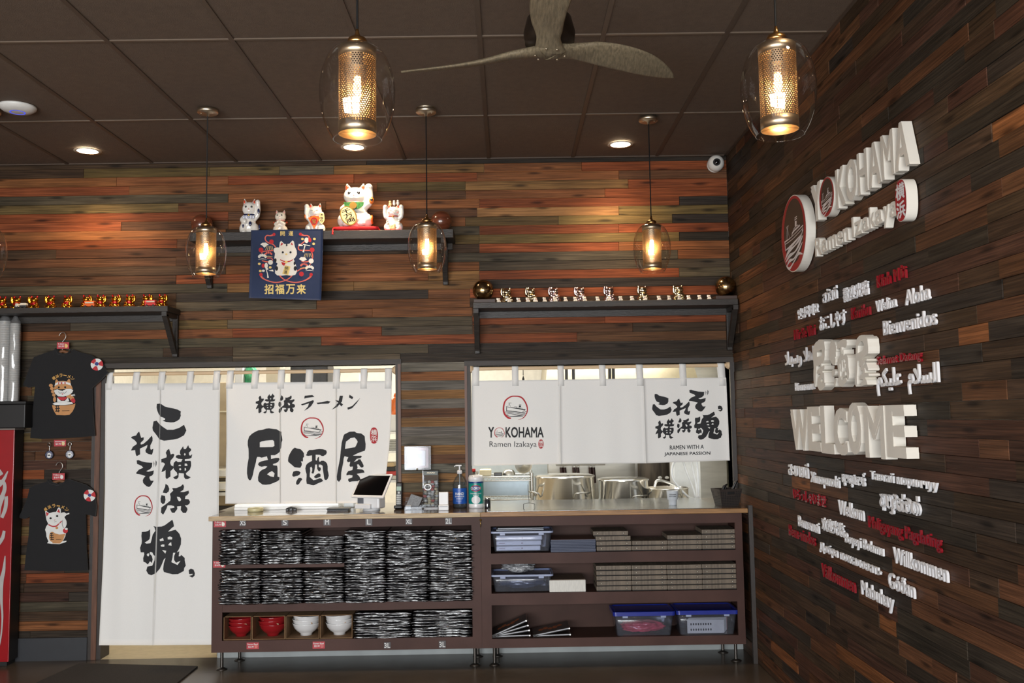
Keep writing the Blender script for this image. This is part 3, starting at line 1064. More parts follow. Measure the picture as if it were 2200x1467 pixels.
# 2: counter curtain with the three large characters
n2 = Curtain(5.1, at(660, 820, -.02).z, at(660, 1082, -.02).z, -0.02, -0.02, 0.009)
C2 = thing('noren_curtain', 'white three panel curtain with three large black characters, behind the tablet terminal', 'curtain', at(660, 1082, -0.03))
n2.panel(C2, ([(486.5, 822), (487, 950), (484.5, 1082)], [(602, 821), (602, 1082)]))
n2.panel(C2, ([(602, 821), (602, 1082)], [(722.3, 820), (722.3, 1081)]))
n2.panel(C2, ([(722.3, 820), (722.3, 1081)], [(841.5, 817.5), (840, 900), (836, 960), (829, 1020), (824, 1080)]))
n2.loops(C2, [(486, 500), (540, 554), (596, 610), (656, 671), (715, 729.5), (774, 788), (826.5, 841)], 796, 821, 0.015, ROD1, rodr)
n2.prints(C2, 'lettering', BR['yoko'] + BR['hama'] + BR['ramen'] + BR['i'] + BR['zaka'] + BR['ya'], M_ink)
er, ei = emblem((646, 896.7, 695.6, 942.5))
n2.prints(C2, 'emblem_ring', er, M_red)
n2.prints(C2, 'emblem_ship', ei, M_ink)


def seal(cur, parent, u0, v0, u1, v1):
    cu_, cv_, a, b = (u0 + u1) / 2, (v0 + v1) / 2, (u1 - u0) / 2, (v1 - v0) / 2
    o = cur.prints(parent, 'seal', [[[(cu_ + a * math.copysign(abs(math.cos(t)) ** 0.8, math.cos(t)), cv_ + b * math.copysign(abs(math.sin(t)) ** 0.9, math.sin(t))) for t in [2 * PI * k / 32 for k in range(32)]]]], M_red, 0.0012)
    mb = MB()
    for k, ch in enumerate('横浜'):
        cur.text(mb, ch, (u0 + a * 0.25, v0 + b * (0.25 + 0.78 * k), u1 - a * 0.25, v0 + b * (0.98 + 0.78 * k), 0), 0.012, 0, 0.0018)
    mb.build('seal_lettering', M_linen, o)


seal(n2, C2, 795, 918, 812, 953)

# 3: curtain of the second pass-through
n3 = Curtain(9.7, at(1290, 815, -.02).z, at(1290, 997, -.02).z, -0.02, -0.015, 0.009)
C3 = thing('noren_curtain', 'short white three panel curtain with a ship emblem and small English lettering', 'curtain', at(1290, 997, -0.03))
n3.panel(C3, ([(1013.5, 818), (1014, 1000.5)], [(1202, 815.5), (1203.3, 997)]))
n3.panel(C3, ([(1202.7, 815.5), (1204.6, 997)], [(1381.5, 812.5), (1387, 995)]))
n3.panel(C3, ([(1382.2, 812.5), (1388, 995)], [(1559.5, 811), (1562, 860), (1567.5, 989)]))
n3.loops(C3, [(1014, 1029.5), (1100, 1114), (1198.5, 1212), (1288, 1302), (1368, 1382.5), (1461.5, 1475.5), (1544, 1559)], 784, 815, 0.015, ROD2, rodr)
ink = fit(BR['ko'], (1401, 846, 1443, 893.5)) + fit(BR['re'], (1445, 856, 1483, 893.5)) + fit(BR['zo'], (1480, 837, 1522, 884)) + fit(BR['yoko'], (1407.8, 898, 1448.7, 942)) \
    + fit(BR['hama'], (1454.7, 897.5, 1486.6, 931)) + fit(BR['tama'], (1491, 884, 1551.7, 944.5)) + fit(BR['comma'], (1542, 871, 1552.5, 884))
n3.prints(C3, 'lettering', ink, M_ink)
mb = MB()
n3.text(mb, 'Y', (1049, 917, 1061.5, 940, 0), 0.03)
n3.text(mb, 'KOHAMA', (1086, 917, 1168, 940, 0), 0.03)
n3.text(mb, 'Ramen Izakaya', (1051.6, 948, 1153, 963.5, 0), -0.004)
n3.text(mb, 'RAMEN WITH A', (1439, 957, 1512, 966, 2), 0.02)
n3.text(mb, 'JAPANESE PASSION', (1427, 971.5, 1526, 980.5, 2), 0.02)
mb.build('lettering', M_ink, C3)
er, ei = emblem((1080, 849.8, 1134.2, 901.8))
n3.prints(C3, 'emblem_ring', er, M_red)
n3.prints(C3, 'emblem_ship', ei, M_ink)
er, ei = emblem((1062, 918.5, 1084, 940))
n3.prints(C3, 'emblem_ring', er, M_red)
n3.prints(C3, 'emblem_ship', ei, M_ink)
seal(n3, C3, 1156.7, 943.8, 1167.7, 963.5)

# ------------------------------------------------------------------ counter: two shelf units on steel legs under one worktop
YF = -0.345
zf = lambda v, u=760: at(u, v, YF).z
xf = lambda u, v=1240: at(u, v, YF).x
M_unit = mat('wine_brown_board', (76, 53, 47), 0.5, spec=.2, vary=0.2, vscale=3.5, stretch=(1, 1, 1), bump=.05)
M_unit_in = mat('wine_brown_shelf', (66, 45, 38), 0.55, spec=.2, vary=0.18, vscale=4)
M_steel = mat('brushed_steel', (186, 186, 182), 0.28, 0.95, vary=.08, vscale=9, stretch=(1, 1, 6))
M_steel_dk = mat('dark_steel', (92, 88, 84), 0.35, 0.9)


def wood_strip(name, c, rough=0.45):
    return mat(name, c, rough, vary=0.35, vscale=7, stretch=(1, 14, 14), bump=.1)


def leg(parent, x, y, zt):
    l = MB().cyl((x, y, 0.008), (x, y, zt), 0.011, n=14).build('leg', M_steel_dk, parent)
    MB().lathe([(0, 0), (0.036, 0), (0.036, 0.004), (0.016, 0.012), (0.011, 0.014)], 20, (x, y, 0)).build('foot_plate', M_steel_dk, l)


ZB = (zf(1398, 600) + zf(1390, 1300)) / 2     # underside of the units
ZT = ZCOUNT - 0.027
UX0, UXM, UX1 = xf(455.5), xf(1034), xf(1598)
# --- left unit
UL = thing('shelf_unit', 'wine brown shelf unit under the counter holding black shirts and ramen bowls', 'shelf unit', ((UX0 + UXM) / 2, -0.18, 0))
xa, xb = xf(478), xf(1014)
zt0 = zf(1133, 700)
MB().box(UX0, xa, YF, YF + 0.02, ZB, ZT).build('stile', M_unit, UL)
MB().box(xb, UXM, YF, YF + 0.02, ZB, ZT).build('stile', M_unit, UL)
MB().box(xa, xb, YF, YF + 0.02, zt0, ZT).build('rail', M_unit, UL)
zl0, zl1 = zf(1398, 700), zf(1373, 700)
MB().box(xa, xb, YF, YF + 0.02, ZB, zl1).build('rail', M_unit, UL)
zs1 = (zf(1219, 640), zf(1211, 640))
zs2 = (zf(1313, 640), zf(1296, 640))
for a, b in (zs1, zs2):
    xe = xf(739.5) if a == zs1[0] else xb
    MB().box(xa, xe, YF + 0.002, YF + 0.02, a, b).build('rail', M_unit, UL)
    MB().box(xa, xe, YF + 0.02, -0.03, b - 0.018, b).build('shelf', M_unit_in, UL)
MB().box(xa, xb, YF + 0.02, -0.03, zl1 - 0.018, zl1).build('bottom_panel', M_unit_in, UL)
MB().box(UX0, UX0 + 0.02, YF + 0.02, -0.016, ZB, ZT).build('side_panel', wood_strip('raw_edge_board', (120, 96, 70)), UL)
MB().box(UX0 + 0.02, UXM, -0.03, -0.016, ZB, ZT).build('back_panel', M_unit_in, UL)
for x, y in ((xf(475), -0.31), (xf(1018), -0.31), (xf(492), -0.08), (xf(1022), -0.08)):
    leg(UL, x, y, ZB)
# --- right unit
UR = thing('shelf_unit', 'wine brown shelf unit beside the letter wall holding bins, binders and wooden boards', 'shelf unit', ((UXM + UX1) / 2, -0.18, 0))
xc, xd = xf(1055.5), xf(1582.5)
MB().box(UXM + .001, xc, YF, YF + 0.02, ZB, ZT).build('stile', M_unit, UR)
MB().box(xd, UX1, YF, YF + 0.02, ZB, ZT).build('stile', M_unit, UR)
R1 = (zf(1208, 1320), zf(1185, 1320))
R2 = (zf(1296, 1320), zf(1271, 1320))
R3 = (ZB, zf(1368.5, 1320))
MB().box(xc, xd, YF, YF + 0.02, zf(1126.5, 1320), ZT).build('rail', M_unit, UR)
for k, (a, b) in enumerate((R1, R2, R3)):
    MB().box(xc, xd, YF, YF + 0.02, a, b).build('rail', M_unit, UR)
    MB().box(UXM + .001, UX1, YF + 0.02, -0.03, b - 0.018, b).build('bottom_panel' if k == 2 else 'shelf', M_unit_in, UR)
MB().box(UX1 - 0.02, UX1, YF + 0.02, -0.016, ZB, ZT).build('side_panel', M_unit_in, UR)
MB().box(UXM + .001, UX1, -0.03, -0.016, ZB, ZT).build('back_panel', M_unit_in, UR)
for x, y in ((xf(1060), -0.31), (xf(1578), -0.31), (xf(1066), -0.08), (xf(1567), -0.08)):
    leg(UR, x, y, ZB)
# --- worktop
CT = thing('worktop', 'long worn wooden counter worktop running over both shelf units', 'worktop', (0, -0.2, ZT))
M_top = mat('varnished_worktop', (84, 70, 58), 0.12, vary=.3, vscale=4, stretch=(1, 8, 8), coat=.4)
w = MB()
w.box(xf(451), XR - .03, -0.372, -0.004, ZT + 0.001, ZCOUNT)
w.box(DOORX + .004, OX1 - 0.014, -0.004, 0.45, ZT + 0.001, ZCOUNT)
w.box(PX0 + 0.014, PX1, -0.004, 0.45, ZT + 0.001, ZCOUNT)
w.build('slab', M_top, CT)
MB().cham(xf(451), xf(1034), -0.39, -0.372, ZT - 0.002, ZCOUNT + 0.0005, .003).build('front_edge', wood_strip('pale_worn_edge', (176, 152, 116)), CT)
MB().cham(xf(1034), XR - .03, -0.39, -0.372, ZT - 0.002, ZCOUNT + 0.0005, .003).build('front_edge', wood_strip('golden_worn_edge', (150, 110, 66)), CT)
sx0, sx1 = at(1048, 1090, -.3).x, at(1545, 1090, -.3).x
t = MB().cham(sx0, sx1, -0.355, 0.44, ZCOUNT, ZCOUNT + 0.004, .0015)
tag(t.build('steel_sheet', mat('scuffed_steel', (176, 178, 176), 0.22, 0.9, vary=.1, vscale=4, stretch=(1, 9, 9))), 'flat stainless sheet lying on the counter below the three panel curtain', 'metal sheet')
ZSS = ZCOUNT + 0.004
# brass cup hook on the middle post
hk = bez([(xf(1034), YF, zf(1117, 1034)), (xf(1034), YF - 0.012, zf(1117, 1034)), (xf(1034), YF - 0.02, zf(1124, 1034)), (xf(1034), YF - 0.012, zf(1131, 1034)), (xf(1034), YF - 0.004, zf(1127, 1034))], 5)
h = MB().tube(hk, 0.0025, 8).lathe([(0, 0), (.008, 0), (.008, -.003), (0, -.003)], 14, (xf(1034), YF, zf(1117, 1034)), 0, True, 'y')
tag(h.build('cup_hook', mat('brass', (196, 160, 90), 0.25, 0.9)), 'small brass cup hook on the middle post of the counter', 'hook')

# --- size plates and price cards on the front boards
M_plate = mat('black_plate', (58, 50, 50), 0.4)
M_wtext = mat('white_print', (226, 226, 224), 0.6)
M_card = mat('red_card', (182, 58, 66), 0.5, vary=.03)


def plate(txt, u0, v0, u1, v1, lab):
    a, b = at(u0, v0, YF), at(u1, v1, YF)
    y = YF - 0.0035
    o = MB().cham(a.x, b.x, y, YF - 0.0002, b.z, a.z, .0008).build('size_plate', M_plate)
    tag(o, lab, 'size plate', 'size plates on the shirt shelves')
    mb = MB()
    wd, ht = b.x - a.x, a.z - b.z
    wt = wd * (0.55 if len(txt) == 1 else 0.86)
    xm, zm = (a.x + b.x) / 2, (a.z + b.z) / 2
    text_flat(mb, txt, lambda x, z: (xm + wt * (x - .5), y - 0.0006, zm + ht * .72 * (z - .5)), 0, 0.012)
    p = mb.build('lettering', M_wtext, o)


for txt, z in (('XS', (265, 125, 315, 178)), ('S', (585, 122, 638, 175)), ('M', (905, 120, 960, 172)), ('L', (1225, 118, 1278, 172)), ('XL', (1530, 120, 1582, 165)), ('2L', (1832, 112, 1885, 165))):
    plate(txt, 440 + z[0] / 3.548, 1080 + z[1] / 3.548, 440 + z[2] / 3.548, 1080 + z[3] / 3.548, 'small black size plate reading %s on the top rail' % txt)
plate('3L', 824.7, 1379, 839.6, 1393, 'small black size plate reading 3L, first of two on the bottom rail')
plate('3L', 942.5, 1376, 958, 1392, 'small black size plate reading 3L, nearer the middle post on the bottom rail')


def card(u0, v0, u1, v1, Y, l1, l2, lab, pic=(235, 230, 215), group='red price cards', tilt=0.0):
    a, b = at(u0, v0, Y), at(u1, v1, Y)
    y = Y - 0.0025
    o = MB().cham(a.x, b.x, y, Y - 0.0003, b.z, a.z, .0006).build('price_card', M_card)
    tag(o, lab, 'price card', group)
    w_, h_ = b.x - a.x, a.z - b.z
    mb = MB()
    if not l1:
        mb.box(a.x + w_ * .08, a.x + w_ * .92, y - .0006, y - .0002, b.z + h_ * .68, b.z + h_ * .76)
    for s, x0, x1, z0, z1 in (((l1 or l2), .08, .6 if len(l1) < 9 else .92, .62, .86), (l2, .14, .58, .2, .5))[0 if l1 else 1:]:
        text_flat(mb, s, lambda x, z: (a.x + w_ * (x0 + (x1 - x0) * x), y - 0.0005, b.z + h_ * (z0 + (z1 - z0) * z)), 0, 0.02)
    mb.build('lettering', M_wtext, o)
    mb = MB()
    cx, cz = a.x + w_ * .77, b.z + h_ * .42
    mb.poly([ell(cx, cz, w_ * .13, h_ * .3)], lambda x, z: (x, y - 0.0005, z))
    mb.poly([[(cx - w_ * .12, cz + h_ * .2), (cx - w_ * .1, cz + h_ * .42), (cx - w_ * .02, cz + h_ * .28)]], lambda x, z: (x, y - 0.0005, z))
    mb.build('picture', mat('card_picture_%d' % pic[2], pic, 0.6, vary=.3, vscale=300), o)
    return o


card(459.7, 1118, 485.6, 1132, YF, 'T-Shirt', '$16.99', 'red price card on the unit stile beside the XS plate')
card(458.2, 1205, 484.5, 1219, YF, 'T-Shirt', '$16.99', 'red price card on the stile beside the lower row of shirts')
card(530, 1380, 556.4, 1394, YF, 'Ramen Bowl', '$22.99', 'red price card under the red bowls', (214, 120, 110))
card(671.7, 1378, 698, 1393, YF, 'Ramen Bowl', '$22.99', 'red price card under the white bowls', (200, 110, 108))

# --- folded shirts in glossy clear sleeves
M_sleeve = mat('black_shirt_in_clear_sleeve', (16, 16, 19), 0.16, vary=.2, coat=1.0, spec=.8, bump=.55, bscale=55, stretch=(0.35, 1, 1.6))


def shirt_mesh(seed):
    W, D, T = 0.283, 0.285, 0.0185
    nx, n = 30, 14
    prof = []
    for k in range(n):
        t = k / (n - 1)
        a = -PI / 2 + PI * t
        prof.append((-D / 2 - 0.0 + 0.012 - 0.012 * math.cos(a) ** 0.7 if abs(math.cos(a)) > 1e-6 else -D / 2 + 0.012, math.sin(a) * T / 2))
    prof = [(D / 2, -T / 2 * .8)] + prof + [(D / 2, T / 2 * .8)]
    vs = []
    for i in range(nx + 1):
        x = -W / 2 + W * i / nx
        e = min(1.0, min(i, nx - i) / 2.2 + 0.28)
        for y, z in prof:
            p = Vector((x * 14, z * 90, seed * 7.7))
            q = Vector((x * 42, z * 200 + 5, seed * 3.1))
            d = noise.noise(p) * 0.006 + noise.noise(q) * 0.0035 if y < 0 else 0
            wv = noise.noise(Vector((x * 9, seed * 5.5, 0))) * 0.0045
            vs.append((x + noise.noise(q + Vector((9, 0, 0))) * .0025, y + d, z * e + wv + (noise.noise(q * 1.3) * 0.0022 if y < 0 else 0)))
    m = len(prof)
    fs = [(i * m + k, (i + 1) * m + k, (i + 1) * m + (k + 1) % m, i * m + (k + 1) % m) for i in range(nx) for k in range(m)]
    mb = MB().add(vs, fs, 0, True)
    mb.add(vs[:m], [tuple(range(m))], 0)
    mb.add(vs[-m:], [tuple(reversed(range(m)))], 0)
    return mb


shirt_protos = [shirt_mesh(s).build('folded_shirt', M_sleeve) for s in range(6)]
used = [False] * 6


def place_shirt(x, y, z, sx, sz, lab, group):
    k = rnd.randrange(6)
    if not used[k]:
        o, used[k] = shirt_protos[k], True
    else:
        o = shirt_protos[k].copy()
        COL.objects.link(o)
    o.location = (x, y, z)
    o.scale = (sx * rnd.choice((1, -1)), 1, sz)
    o.rotation_euler = (0, rnd.uniform(-.012, .012), rnd.uniform(-.03, .03))
    tag(o, lab, 'shirt', group)


COLS = [(471, 560, 'XS'), (561, 651, 'S'), (652, 739, 'M'), (740, 829, 'L'), (830, 920, 'XL'), (921, 1015, '2L')]
TOPS = [(1136, 1208), (1138, 1212), (1150, 1216), (1137, 1216), (1137, 1218), (1137, 1218)]
BOTS = [(1222, 1298), (1222, 1292), (1222, 1300), (1221, 1306), (1220, 1309), (1220, 1309)]
for ci, (u0, u1, nm) in enumerate(COLS):
    for ri_, (rows, word, floor_z) in enumerate(((TOPS, 'upper', zs1[1]), (BOTS, 'lower', zs2[1]))):
        v0, v1 = rows[ci]
        zt = at((u0 + u1) / 2, v0, -0.33).z
        zb = floor_z + 0.001 if (ci < 3 or ri_) else at((u0 + u1) / 2, BOTS[ci][0], -0.33).z + .0015
        n = 13 if (ci < 3 or ri_) else 14
        st = (zt - zb) / n
        xm = at((u0 + u1) / 2, (v0 + v1) / 2, -0.36).x
        wpx = (at(u1, 1200, -.36).x - at(u0, 1200, -.36).x) / 0.283
        for k in range(n):
            pos = n - 1 - k
            lab = 'folded shirt in plastic, %s from top of %s stack under the %s plate' % (ORD[pos], word, nm)
            if pos == 0:
                lab = 'folded shirt in plastic, topmost of the %s stack under the %s plate' % (word, nm)
            place_shirt(xm + rnd.uniform(-.005, .005), -0.215 + rnd.uniform(-.01, .006) + (-.012 if ci < 3 else -.014), zb + st * (k + .5), wpx * rnd.uniform(.97, 1.03), st / 0.0185 * 1.02, lab, 'folded shirts in clear sleeves')
for (u0, u1, v0, lab0) in ((760, 884, 1313, 'beside the white bowls'), (886, 1014, 1310, 'next to the middle post')):
    zt = at(900, v0, -0.33).z
    zb = zl1 + 0.001
    n = 10
    st = (zt - zb) / n
    a, b = at(u0, 1340, -.35).x, at(u1, 1340, -.35).x
    for k in range(n):
        pos = n - 1 - k
        place_shirt((a + b) / 2 + rnd.uniform(-.004, .004), -0.21 + rnd.uniform(-.006, .006), zb + st * (k + .5), (b - a) / .283 * rnd.uniform(.97, 1.02), st / .0185 * 1.02,
                    'black shirt in plastic, %s bottom stack %s' % ('topmost of' if pos == 0 else ORD[pos] + ' from top of', lab0), 'large folded shirts on the bottom shelf')

# --- ramen bowls in open cardboard boxes
M_cb = mat('cardboard', (128, 98, 66), 0.8, vary=.12, vscale=30)
M_rb = mat('red_glaze', (150, 28, 34), 0.18, coat=.6, vary=.04)
M_wbw = mat('white_glaze', (226, 226, 226), 0.15, coat=.6, vary=.02)
M_kraft = mat('kraft_paper', (190, 158, 128), 0.8, vary=.1)


def bowl_mb():
    p = [(0, 0.006), (0.036, 0.006), (0.036, 0.0), (0.041, 0.0), (0.042, 0.014), (0.066, 0.03), (0.084, 0.052), (0.0935, 0.078), (0.095, 0.083), (0.093, 0.0835), (0.090, 0.078), (0.080, 0.054), (0.062, 0.033), (0.036, 0.02), (0, 0.018)]
    return MB().lathe(p, 40)


proto = {}
for j, (u0, u1, cm, cu_) in enumerate(((480.5, 540, 'red', 'first'), (541.5, 612, 'red', 'second'), (613.5, 686, 'white', 'first'), (687.5, 757, 'white', 'second'))):
    a, b = at(u0, 1350, -.33).x, at(u1, 1350, -.33).x
    zb, zt = zl1 + 0.001, zf(1325, 600)
    o = MB()
    tk = 0.004
    o.box(a, a + tk, -0.33, -0.06, zb, zt).box(b - tk, b, -0.33, -0.06, zb, zt).box(a + tk, b - tk, -0.33, -0.06, zb, zb + tk).box(a + tk, b - tk, -0.064, -0.06, zb + tk, zt).box(a + tk, b - tk, -0.31, -0.06, zt - tk, zt)
    tag(o.build('cardboard_box', M_cb), 'open cardboard box on its side around the %s stack of %s bowls' % (cu_, cm), 'box', 'cardboard boxes holding bowls')
    xm = (a + b) / 2 + (-.003 if j == 0 else .004)
    sc = min(0.98, (b - a - 0.012) / 0.19)
    for k in range(3):
        if cm not in proto:
            o = bowl_mb().build('ramen_bowl', M_rb if cm == 'red' else M_wbw)
            proto[cm] = o
        else:
            o = proto[cm].copy()
            COL.objects.link(o)
        o.location = (xm + rnd.uniform(-.002, .002), -0.225, zb + tk + 0.001 + k * (0.0245 if j < 2 else 0.026))
        o.scale = (sc, sc, sc)
        o.rotation_euler = (rnd.uniform(-.02, .02) if k else 0, (rnd.uniform(-.05, .05) if k else 0), 0)
        tag(o, '%s ramen bowl, %s of the %s stack of %s bowls' % (cm, ('lowest', 'middle', 'topmost')[k], cu_, cm), 'bowl', cm + ' ramen bowls')
    mb = MB()
    for q in range(2):
        bm = bmesh.new()
        bmesh.ops.create_grid(bm, x_segments=8, y_segments=8, size=0.03)
        for v in bm.verts:
            v.co.z += noise.noise(v.co * 40 + Vector((j * 5, q * 9, 0))) * 0.022 - v.co.y * .3
            v.co = Vector((xm + v.co.x + (-.02 if q else .025), -0.285 + v.co.y * .5 - q * .002, zb + 0.082 + 0.0245 * (q + .35) + v.co.z * .55))
        mb.bm(bm, 0, True)
    tag(mb.build('packing_paper', M_kraft), 'crumpled brown packing paper between the bowls of the %s %s stack' % (cu_, cm), 'packing paper', 'packing paper in the bowl stacks')

# --- right unit: bins, menus, boards, binders
M_tub = glass_mat('frosted_clear_plastic', (236, 239, 247), 1.35, 0.12, 0.035)
M_tubrim = mat('frosted_plastic_rim', (150, 160, 188), 0.35)
M_blue = mat('blue_plastic_lid', (34, 48, 140), 0.25, coat=.3)


def tub(name, u0, u1, v0, v1, lab, lid=False, depth=0.24, yf=-0.335):
    """tapered tub: pixel box at its rim and base, front wall at yf"""
    a, b = at(u0, v0, yf), at(u1, v0, yf)
    zb = at((u0 + u1) / 2, v1, yf).z
    t = thing(name, lab, 'storage bin', ((a.x + b.x) / 2, yf + depth / 2, zb), 'plastic storage bins')
    x0, x1, zt = a.x, b.x, (a.z + b.z) / 2
    s = 0.018

    def ring(k, z, inn=0.0):
        e = s * (1 - k) + inn
        pts = []
        r = 0.022
        for cx, cy, a0 in ((x1 - e - r, yf + depth - e - r, 0), (x0 + e + r, yf + depth - e - r, PI / 2), (x0 + e + r, yf + e + r, PI), (x1 - e - r, yf + e + r, 1.5 * PI)):
            for q in range(5):
                th = a0 + PI / 2 * q / 4
                pts.append((cx + r * math.cos(th), cy + r * math.sin(th), z))
        return pts
    rs = [ring(0, zb), ring(.5, (zb + zt) / 2), ring(1, zt), ring(1, zt, .003), ring(0, zb + .003, .003)]
    vs = [p for r in rs for p in r]
    n = 20
    m = MB().add(vs, [(i * n + k, i * n + (k + 1) % n, (i + 1) * n + (k + 1) % n, (i + 1) * n + k) for i in range(len(rs) - 1) for k in range(n)], 0, True)
    m.add(rs[0], [tuple(reversed(range(n)))], 0)
    m.add(rs[4], [tuple(range(n))], 0)
    m.build('tub', M_tub, t)
    rim = MB()
    rr = [ring(1, zt - .012, -.001), ring(1, zt - .012, -.009), ring(1, zt, -.009), ring(1, zt, -.001)]
    vs = [p for r in rr for p in r]
    rim.add(vs, [(i * n + k, i * n + (k + 1) % n, ((i + 1) % 4) * n + (k + 1) % n, ((i + 1) % 4) * n + k) for i in range(4) for k in range(n)], 0, False)
    rim.build('rim', M_blue if lid else M_tubrim, t)
    for x in (x0 + (x1 - x0) * .18, x1 - (x1 - x0) * .18):
        MB().cham(x - .018, x + .018, yf - .006, yf + .004, zt - .026, zt - .012, .002).build('latch', M_tubrim, t)
    if lid:
        l = MB()
        rr = [ring(1, zt, -.010), ring(1, zt + .014, -.010), ring(1, zt + .016, .004), ring(1, zt + .011, .012)]
        vs = [p for r in rr for p in r]
        l.add(vs, [(i * n + k, i * n + (k + 1) % n, (i + 1) * n + (k + 1) % n, (i + 1) * n + k) for i in range(3) for k in range(n)], 0, False)
        l.add(rr[3], [tuple(range(n))], 0)
        l.build('lid', M_blue, t)
    return x0 + s, x1 - s, zb + .004, zt


def crumple(cx, cy, cz, rx, ry, rz, seed, n=3, amp=.5, f=3.2):
    bm = bmesh.new()
    bmesh.ops.create_icosphere(bm, subdivisions=n, radius=1)
    for v in bm.verts:
        p = v.co.copy()
        k = 1 + amp * noise.noise(p * f + Vector((seed, 0, 0))) + .3 * amp * noise.noise(p * f * 2.7 + Vector((0, seed, 0)))
        v.co = Vector((cx + rx * p.x * k, cy + ry * p.y * k, max(cz + rz * p.z * k, cz - rz)))
    return bm


# upper shelf: tub with white packets
x0, x1, zb, zt = tub('storage_bin', 1056, 1186, 1141, R1 and 1185.3, 'frosted clear bin of white packets at the left end of the upper shelf')
for k in range(3):
    z = zb + .001 + k * .034
    o = MB().cham(x0 + .012, x1 - .06 + .006 * k, -0.315, -0.13, z, z + .032, .006).build('white_packet', mat('white_packet_film', (226, 228, 232), .3, coat=.5))
    mb = MB()
    mb.box(x0 + .03, x0 + .07, -0.3156, -.3152, z + .014, z + .018)
    mb.box(x0 + .12, x0 + .17, -0.3156, -.3152, z + .015, z + .0165).poly([ell(x0 + .185, z + .016, .006, .005)], lambda x, y: (x, -.3156, y))
    mb.build('print', mat('faint_print', (176, 160, 166), .5), o)
    tag(o, 'white plastic wrapped packet in the clear bin, %s of three' % ('lowest', 'middle', 'topmost')[k], 'packet', 'white packets in the bin')
for k in range(2):
    a = at(1066 + k * 3, 1130, -.3)
    o = MB().cham(a.x, at(1168, 1130, -.3).x, -.31 + k * .01, -.12, zt + .002 + k * .009, zt + .0095 + k * .009, .002).build('plastic_sleeve', mat('clear_grey_film', (150, 156, 166), .15, coat=1))
    tag(o, 'flat grey plastic sleeve on top of the packets in the bin, %s one' % ('lower', 'upper')[k], 'plastic sleeve', 'flat sleeves on the bin')
# menus
M_menu = mat('dark_blue_menu_edge', (62, 70, 92), .5, vary=.2, vscale=200, stretch=(.05, 1, 6))
M_mcov = mat('brown_menu_cover', (92, 62, 50), .45)
a, b = at(1183, 1180, -.33).x, at(1280.5, 1180, -.33).x
mz = R1[1] + .0005
for k in range(8):
    h = .0094
    o = MB().cham(a + rnd.uniform(0, .003), b - rnd.uniform(0, .003), -.33 + rnd.uniform(0, .004), -.1, mz + k * (h + .0008), mz + k * (h + .0008) + h, .0012).build('menu_folder', M_menu)
    if k == 7:
        MB().box(a + .004, b - .004, -.326, -.104, mz + 8 * (h + .0008) - .0006, mz + 8 * (h + .0008) + .0008).build('cover', M_mcov, o)
    tag(o, 'dark blue edged menu folder, %s in the flat stack on the upper shelf' % ('lowest' if k == 0 else 'topmost' if k == 7 else ORD[7 - k] + ' from top'), 'menu', 'menus on the upper shelf')
# wooden clip boards with two rivets
M_grain = mat('grey_grain_board', (110, 98, 84), .6, vary=.35, vscale=16, stretch=(3.5, 1, .5))
M_blkd = mat('black_felt', (30, 28, 27), .8)
M_riv = mat('rivet', (210, 205, 190), .3, .8)
BW, BH = 0.2385, 0.0325
blk = thing('menu_board', '', 'menu board', (0, 0, 0))
MB().cham(-BW / 2, BW / 2, -.11, .11, .006, BH, .0012).build('board', M_grain, blk)
MB().box(-BW / 2 + .002, BW / 2 - .002, -.106, .108, 0.0003, .006).build('felt_base', M_blkd, blk)
for x in (-.088, .088):
    MB().ball((x, -.1105, BH * .56), (.0042, .003, .0042), 10, 6).build('rivet', M_riv, blk)
first = True
SPOTS = []
for (u0, u1, v, n, shelf, word) in ((1282.5, 1357.5, 1183, 4, R1[1], 'first stack on the upper shelf'), (1358.5, 1433.5, 1182, 2, R1[1], 'second stack on the upper shelf'), (1434.5, 1508.5, 1181, 3, R1[1], 'third stack on the upper shelf'), (1509.5, 1584, 1180, 4, R1[1], 'fourth stack on the upper shelf'),
                              (1282.5, 1357.5, 1271, 5, R2[1], 'first stack on the middle shelf'), (1358.5, 1433.5, 1270, 5, R2[1], 'second stack on the middle shelf'), (1434.5, 1509.5, 1269, 5, R2[1], 'third stack on the middle shelf'), (1510.5, 1585, 1268, 5, R2[1], 'fourth stack on the middle shelf')):
    a, b = at(u0, v, -.335).x, at(u1, v, -.335).x
    for k in range(n):
        o = blk if first else copy_tree(blk)
        first = False
        dx = -.022 if (n == 4 and k == 3 and 'first' in word) else -.006 if (n == 4 and k == 2 and 'first' in word) else rnd.uniform(-.0015, .0015)
        o.location = ((a + b) / 2 + dx, -.222 + rnd.uniform(-.003, .003), shelf + .0005 + k * (BH + .0012))
        o.scale = ((b - a) / BW, 1, 1)
        pos = n - 1 - k
        tag(o, 'grey grained riveted board, %s in the %s' % ('topmost' if pos == 0 else 'lowest' if k == 0 else ORD[pos] + ' from top', word), 'menu board', 'riveted menu boards')
